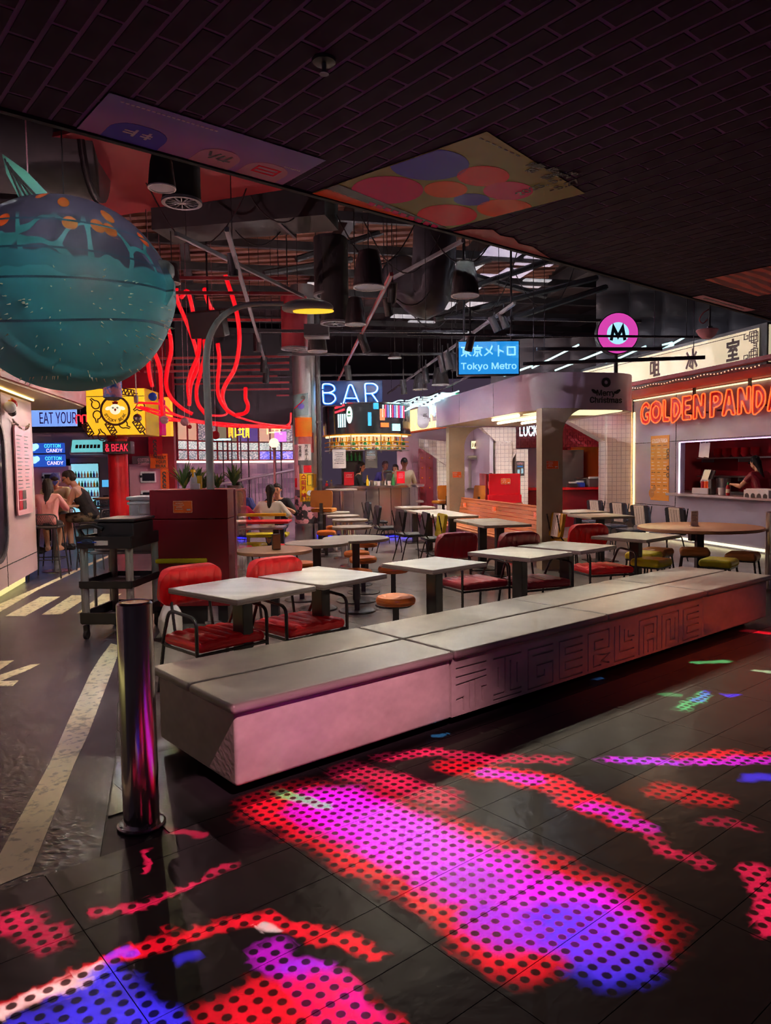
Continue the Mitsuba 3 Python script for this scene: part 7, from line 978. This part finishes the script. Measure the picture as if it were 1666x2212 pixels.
q = P(978, 857, 22.); t = Thing('exit_sign', 'small green lit sign above the kiosk edge', 'sign'); t.p('case', moved(bx(.42, .06, .2), *q), 'black'); t.p('panel', moved(bx(.40, .01, .18), q[0], q[1]-.035, q[2]), 'green', em=glow([.02, .9, .35], .3)); t.p('hanger_rod', moved(cyl(.012, 6.4-q[2], (0, 0, (6.6-q[2])/2), 6), *q), 'black_metal')
# ---------------- people
def hull(js): return manifold3d.Manifold.batch_hull([manifold3d.Manifold.sphere(float(r), 14).translate([float(v) for v in p]) for p, r in js])
def blend(parts, edge, it=8):
    m = parts[0]
    for q in parts[1:]: m = m+q
    m = tm(m.refine_to_length(edge)); m.merge_vertices(); trimesh.smoothing.filter_taubin(m, iterations=it); return m
def ik(a, b, l1, l2, pole):    # the middle joint between a and b
    d = b-a; L = min(np.linalg.norm(d), (l1+l2)*.999); d = d/np.linalg.norm(d); x = (l1*l1-l2*l2+L*L)/(2*L); h = math.sqrt(max(l1*l1-x*x, 1e-6)); p = np.asarray(pole, float); p = p-d*(p@d); p /= np.linalg.norm(p)
    return a+d*x+p*h, a+d*L
def hand_parts(w, d, side, curl=.5, k=1.):
    d = d/np.linalg.norm(d); s = np.cross(d, [0, 0, 1]); s = s/(np.linalg.norm(s)+1e-9)*side; n = np.cross(s, d)*side; out = [hull([(w, .026*k), (w+d*.075*k+s*.026*k, .015*k), (w+d*.078*k-s*.028*k, .014*k)])]
    for i, (o, l) in enumerate(((-.030, .062), (-.010, .075), (.011, .072), (.031, .058))):
        b = w+d*.075*k+s*o*k; m = b+(d*math.cos(curl*.6)-n*math.sin(curl*.6))*l*.5*k; e = m+(d*math.cos(curl*1.5)-n*math.sin(curl*1.5))*l*.5*k; out += [hull([(b, .0095*k), (m, .0085*k)]), hull([(m, .0085*k), (e, .007*k)])]
    b = w+d*.02*k-s*.026*k; m = b+(d*.6-s*.8)*.035*k; out += [hull([(b, .012*k), (m, .0105*k)]), hull([(m, .0105*k), (m+(d*.9-s*.2)*.03*k, .009*k)])]
    return out
def person(label, at, az, hip=.92, lean=0., head=(0., 0.), hands=None, feet=None, s=1., top='cloth_white', pants='denim', shoes='black', hair='short', skin='skin', sleeve=.5, glasses=False, cap=None, edge=.022, legs=True, shorts=False, twist=0., female=False):
    t = Thing('person', label, 'person', 'people in the food hall', at=(at[0], at[1], 0), az=az); la = math.radians(lean)
    F = np.array([0, math.cos(la), -math.sin(la)]); Z = np.array([0, math.sin(la), math.cos(la)]); X = np.array([1., 0, 0]); B = np.array([0, 0, hip])
    sh = .165 if female else .19; ch = B+Z*.33*s; nk = B+Z*.50*s; sl, sr = nk-X*sh*s-Z*.05*s, nk+X*sh*s-Z*.05*s
    hp, hy = math.radians(head[0]), math.radians(head[1]); hb = nk+Z*.07*s+F*.015*s
    hf = np.array([math.sin(hy)*math.cos(hp), math.cos(hy)*math.cos(hp), -math.sin(hp)]); hu = np.array([math.sin(hy)*math.sin(hp), math.cos(hy)*math.sin(hp), math.cos(hp)]); hx = np.cross(hf, hu); hc = hb+hu*.115*s+hf*.022*s
    V = lambda a, b, c: hc+(hx*a+hf*b+hu*c)*s
    torso = [hull([(B-X*.085*s, .105*s), (B+X*.085*s, .105*s), (B+Z*.16*s-X*.07*s, .095*s), (B+Z*.16*s+X*.07*s, .095*s)]), hull([(B+Z*.16*s-X*.07*s, .095*s), (B+Z*.16*s+X*.07*s, .095*s), (ch-X*.085*s, .10*s), (ch+X*.085*s, .10*s)]), hull([(ch-X*.085*s, .10*s), (ch+X*.085*s, .10*s), (sl, .058*s), (sr, .058*s), (nk-Z*.02*s, .06*s)])]
    neck = [hull([(nk-Z*.03*s, .056*s), (hb+hu*.03*s, .05*s)])]
    face = [hull([(V(0, -.022, .035), .078*s), (V(0, .022, .025), .072*s), (V(0, .022, -.045), .048*s), (V(0, .048, -.083), .024*s), (V(-.035, .02, -.06), .026*s), (V(.035, .02, -.06), .026*s)]), hull([(V(0, .088, .018), .009*s), (V(0, .108, -.018), .013*s), (V(-.012, .094, -.022), .008*s), (V(.012, .094, -.022), .008*s)]), hull([(V(-.022, .078, -.052), .009*s), (V(.022, .078, -.052), .009*s)])]+[hull([(V(q*.078, -.012, .012), .014*s), (V(q*.076, -.008, -.022), .010*s), (V(q*.084, -.02, .0), .012*s)]) for q in (-1, 1)]
    hands = hands or [None, None]; arms, sleeves = [], []
    for q, S, tgt in ((-1, sl, hands[0]), (1, sr, hands[1])):
        w = np.array(tgt, float) if tgt is not None else S+np.array([q*.07, .06, -.50])*s
        e, w = ik(S, w, .29*s, .26*s, [q*.5, -.6, -.5]); d = w-e
        arms += [hull([(S, .055*s), (S+(e-S)*.35, .052*s)]), hull([(S+(e-S)*.35, .052*s), (e, .041*s)]), hull([(e, .041*s), (e+d*.3, .042*s)]), hull([(e+d*.3, .042*s), (w, .027*s)])]+hand_parts(w, d, q, .6, s)
        if sleeve > 0: k = min(sleeve*2, 1); sleeves += [hull([(S, .070*s), (S+(e-S)*k, .060*s)])]
        if sleeve > .5: k = (sleeve-.5)*2; sleeves += [hull([(e, .056*s), (e+d*k, .044*s)])]
    lg, pn, so = [], [], []
    if legs:
        feet = feet or [(-.10*s, .02, 0.), (.10*s, .06, 0.)]
        for q, ft in ((-1, feet[0]), (1, feet[1])):
            h = B+np.array([q*.095*s, 0, -.03*s]); an = np.array(ft, float)+[0, 0, .085*s]; kn, an = ik(h, an, .43*s, .43*s, [q*.12, 1., .25]); toe = an+np.array([q*.03, .15, -.055])*s
            lg += [hull([(h, .085*s), (kn, .056*s)]), hull([(kn, .056*s), (kn+(an-kn)*.35+np.array([0, -.02, 0]), .056*s)]), hull([(kn+(an-kn)*.35+np.array([0, -.02, 0]), .056*s), (an, .036*s)]), hull([(an, .036*s), (an+[0, .05*s, -.04*s], .033*s), (toe, .026*s)])]
            k = .75 if shorts else 1; pn += [hull([(h, .098*s), (h+(kn-h)*k, .075*s if shorts else .068*s)])]+([] if shorts else [hull([(kn, .068*s), (an+[0, 0, .03*s], .05*s)])])
            so.append(hull([(an+[0, -.03*s, -.045*s], .04*s), (an+[0, 0, .0], .044*s), (an+[0, .06*s, -.035*s], .042*s), (toe, .034*s), (an+[0, -.03*s, -.02*s], .042*s)]))
    t.p('body', blend(torso+neck+face+arms+lg, edge), skin, True)
    infl = [hull([(B-X*.085*s, .116*s), (B+X*.085*s, .116*s), (B+Z*.16*s-X*.07*s, .106*s), (B+Z*.16*s+X*.07*s, .106*s)]), hull([(B+Z*.16*s-X*.07*s, .106*s), (B+Z*.16*s+X*.07*s, .106*s), (ch-X*.085*s, .112*s), (ch+X*.085*s, .112*s)]), hull([(ch-X*.085*s, .112*s), (ch+X*.085*s, .112*s), (sl+X*.02*s*(sleeve == 0)*2, .066*s if sleeve > 0 else .05*s), (sr-X*.02*s*(sleeve == 0)*2, .066*s if sleeve > 0 else .05*s), (nk-Z*.035*s, .062*s)])]
    t.p('shirt', blend(infl+sleeves, edge, 6), top, True)
    if legs: t.p('shorts' if shorts else 'trousers', blend([hull([(B-X*.09*s, .112*s), (B+X*.09*s, .112*s), (B-Z*.06*s, .10*s)])]+pn, edge, 6), pants, True)
    for m in so: t.p('shoe', blend([m], edge, 4), shoes, True)
    for q in (-1, 1): t.p('eye', moved(trimesh.creation.icosphere(1, .0105*s), *V(q*.031, .083, .012)), 'eye', True); t.p('eyebrow', tube([V(q*.016, .092, .034), V(q*.045, .082, .036)], .0045*s, 5), 'hair')
    t.p('mouth', tube([V(-.02, .088, -.052), V(0, .093, -.053), V(.02, .088, -.052)], .005*s, 5), 'lips')
    hp_ = [hull([(V(0, -.030, .048), .086*s), (V(0, .012, .070), .070*s), (V(0, -.045, .0), .074*s), (V(-.045, -.02, .03), .046*s), (V(.045, -.02, .03), .046*s)])]
    if hair in ('long', 'pony'): hp_ += [hull([(V(0, -.05, .02), .076*s), (V(0, -.075, -.10), .066*s if hair == 'long' else .05*s)]), hull([(V(0, -.075, -.10), .066*s if hair == 'long' else .05*s), (hc-Z*.36*s-F*.105*s, .05*s if hair == 'long' else .035*s)])]
    if hair == 'long': hp_ += [hull([(V(q*.06, -.01, .03), .035*s), (V(q*.065, -.03, -.12), .034*s)]) for q in (-1, 1)]
    if hair == 'bob': hp_ += [hull([(V(0, -.05, .0), .08*s), (V(0, -.05, -.11), .062*s)])]+[hull([(V(q*.055, -.015, .03), .036*s), (V(q*.06, -.03, -.11), .03*s)]) for q in (-1, 1)]
    t.p('hair', blend(hp_, edge*.8, 5), 'hair', True)
    if cap: t.p('cap', blend([hull([(V(0, -.015, .07), .083*s), (V(0, -.02, .045), .092*s)]), hull([(V(-.05, .08, .055), .009*s), (V(.05, .08, .055), .009*s), (V(0, .16, .035), .009*s)])], edge*.8, 4), cap, True)
    if glasses:
        for q in (-1, 1): t.p('glasses_rim', tube([V(q*(.033+.021*math.cos(a)), .099, .010+.017*math.sin(a)) for a in np.linspace(0, 2*math.pi, 13)[:-1]], .0022*s, 4, True), 'black'); t.p('glasses_arm', tube([V(q*.054, .097, .014), V(q*.078, .0, .016)], .002*s, 4), 'black')
        t.p('glasses_bridge', tube([V(-.012, .101, .012), V(.012, .101, .012)], .002*s, 4), 'black')
    return t
E_ = .015
# the family at the tall table
person('man in a black tank top, glasses and camouflage shorts leaning on the tall table', (-4.83, 12.14), -97, hip=.88, lean=26, head=(24, 0), hands=[(-.10, .50, 1.13), (.12, .46, 1.13)], feet=[(-.12, .42, .34), (.10, .36, .30)], top='cloth_black', pants='camo', shoes='black', sleeve=0., glasses=True, shorts=True, edge=E_)
person('girl with long dark hair in a pink shirt seen from behind on a bar stool', (-5.13, 11.22), -12, hip=.84, lean=10, head=(14, -20), hands=[(-.2, .34, 1.08), (.16, .34, 1.08)], feet=[(-.08, .30, .36), (.08, .30, .36)], s=.82, top='cloth_pink', pants='black', shoes='skin', sleeve=.45, hair='long', edge=E_, shorts=True, female=True)
person('boy in a dark cap and pale shirt looking down across the tall table', (-5.62, 12.68), 165, hip=.88, lean=16, head=(42, -8), hands=[(-.1, .34, 1.12), (.12, .34, 1.12)], feet=[(-.1, .36, .36), (.1, .36, .36)], s=.92, top='cloth_tan', pants='cloth_black', cap='cloth_blue', sleeve=.45, edge=E_)
person('woman with dark hair in an orange top at the left end of the tall table', (-5.98, 11.72), 78, hip=.88, lean=12, head=(22, 0), hands=[(-.12, .36, 1.13), (.12, .40, 1.12)], feet=[(-.1, .36, .3), (.1, .36, .3)], s=.92, top='orange', pants='cloth_black', sleeve=.45, hair='bob', edge=E_, female=True)
# the bar
person('bartender with dark hair and glasses in a black jacket behind the bar counter', (P(769, 1000, 17.25)[0], 17.25), 85, hip=.93, lean=6, head=(10, 0), hands=[(-.12, .30, 1.24), (.10, .34, 1.22)], top='cloth_black', pants='cloth_black', sleeve=.95, hair='bob', glasses=True, edge=.02)
person('tall man in a beige shirt and dark cap standing behind the bar on the right', (P(873, 1000, 19.6)[0], 19.6), 172, hip=.98, head=(4, 0), top='cloth_tan', cap='cloth_black', skin='skin_dark', edge=.022, s=1.04)
person('woman with long dark hair standing in the middle of the group beyond the bar', (P(855, 1000, 19.9)[0], 19.9), 190, hip=.90, head=(6, 10), top='cloth_white', hair='long', edge=.022, s=.95, female=True)
person('man with a short beard standing on the left of the group beyond the bar', (P(831, 1000, 20.2)[0], 20.2), 150, hip=.95, head=(4, 0), top='cloth_blue', skin='skin_dark', edge=.022)
# people eating at mid left
person('woman in a white shirt with a long ponytail seated with her back to us', (P(581, 1000, 13.3)[0], 13.3), 4, hip=.50, lean=4, head=(4, 0), hands=[(-.26, .30, .80), (.26, .30, .80)], feet=[(-.1, .42, 0), (.1, .42, 0)], top='cloth_white', hair='pony', sleeve=.4, edge=.018, female=True)
person('man with curly dark hair in a blue football shirt facing us at the red table', (P(516, 1000, 14.6)[0], 14.6), 176, hip=.50, lean=8, head=(8, 0), hands=[(-.2, .32, .82), (.2, .34, .82)], feet=[(-.1, .42, 0), (.1, .42, 0)], top='cloth_blue', skin='skin_dark', sleeve=.45, edge=.018, s=1.05)
person('person in a magenta top seated with their back to us beside the cabinet', (P(511, 1000, 13.0)[0], 13.0), -6, hip=.48, lean=12, head=(10, 20), hands=[(-.2, .34, .8), (.2, .34, .8)], feet=[(-.1, .4, 0), (.1, .4, 0)], top='cloth_magenta', hair='long', sleeve=.6, edge=.018, s=.92, female=True)
person('person in a dark shirt mostly hidden behind the woman in white', (P(600, 1000, 14.8)[0], 14.8), 186, hip=.50, lean=6, head=(8, 0), hands=[(-.24, .3, .82), (.26, .34, .82)], feet=[(-.1, .42, 0), (.1, .42, 0)], top='cloth_black', sleeve=.5, edge=.02)
person('dark haired person sitting in the red booth, only the top of the head showing', (P(1059, 1000, 16.5)[0], 16.55), 20, hip=.62, lean=4, head=(6, 0), hands=[(-.2, .3, .8), (.2, .3, .8)], feet=[(-.1, .42, 0), (.1, .42, 0)], top='cloth_black', hair='short', edge=.022)
person('cook in a dark red shirt and black cap reaching along the Golden Panda counter', tuple(R(.85, -.60)[:2]), AZR-5, hip=.93, lean=16, head=(14, 0), hands=[(-.22, .52, 1.18), (.2, .30, 1.05)], top='maroon_vinyl', pants='cloth_black', cap='cloth_black', sleeve=.22, hair='pony', edge=.018, female=True)
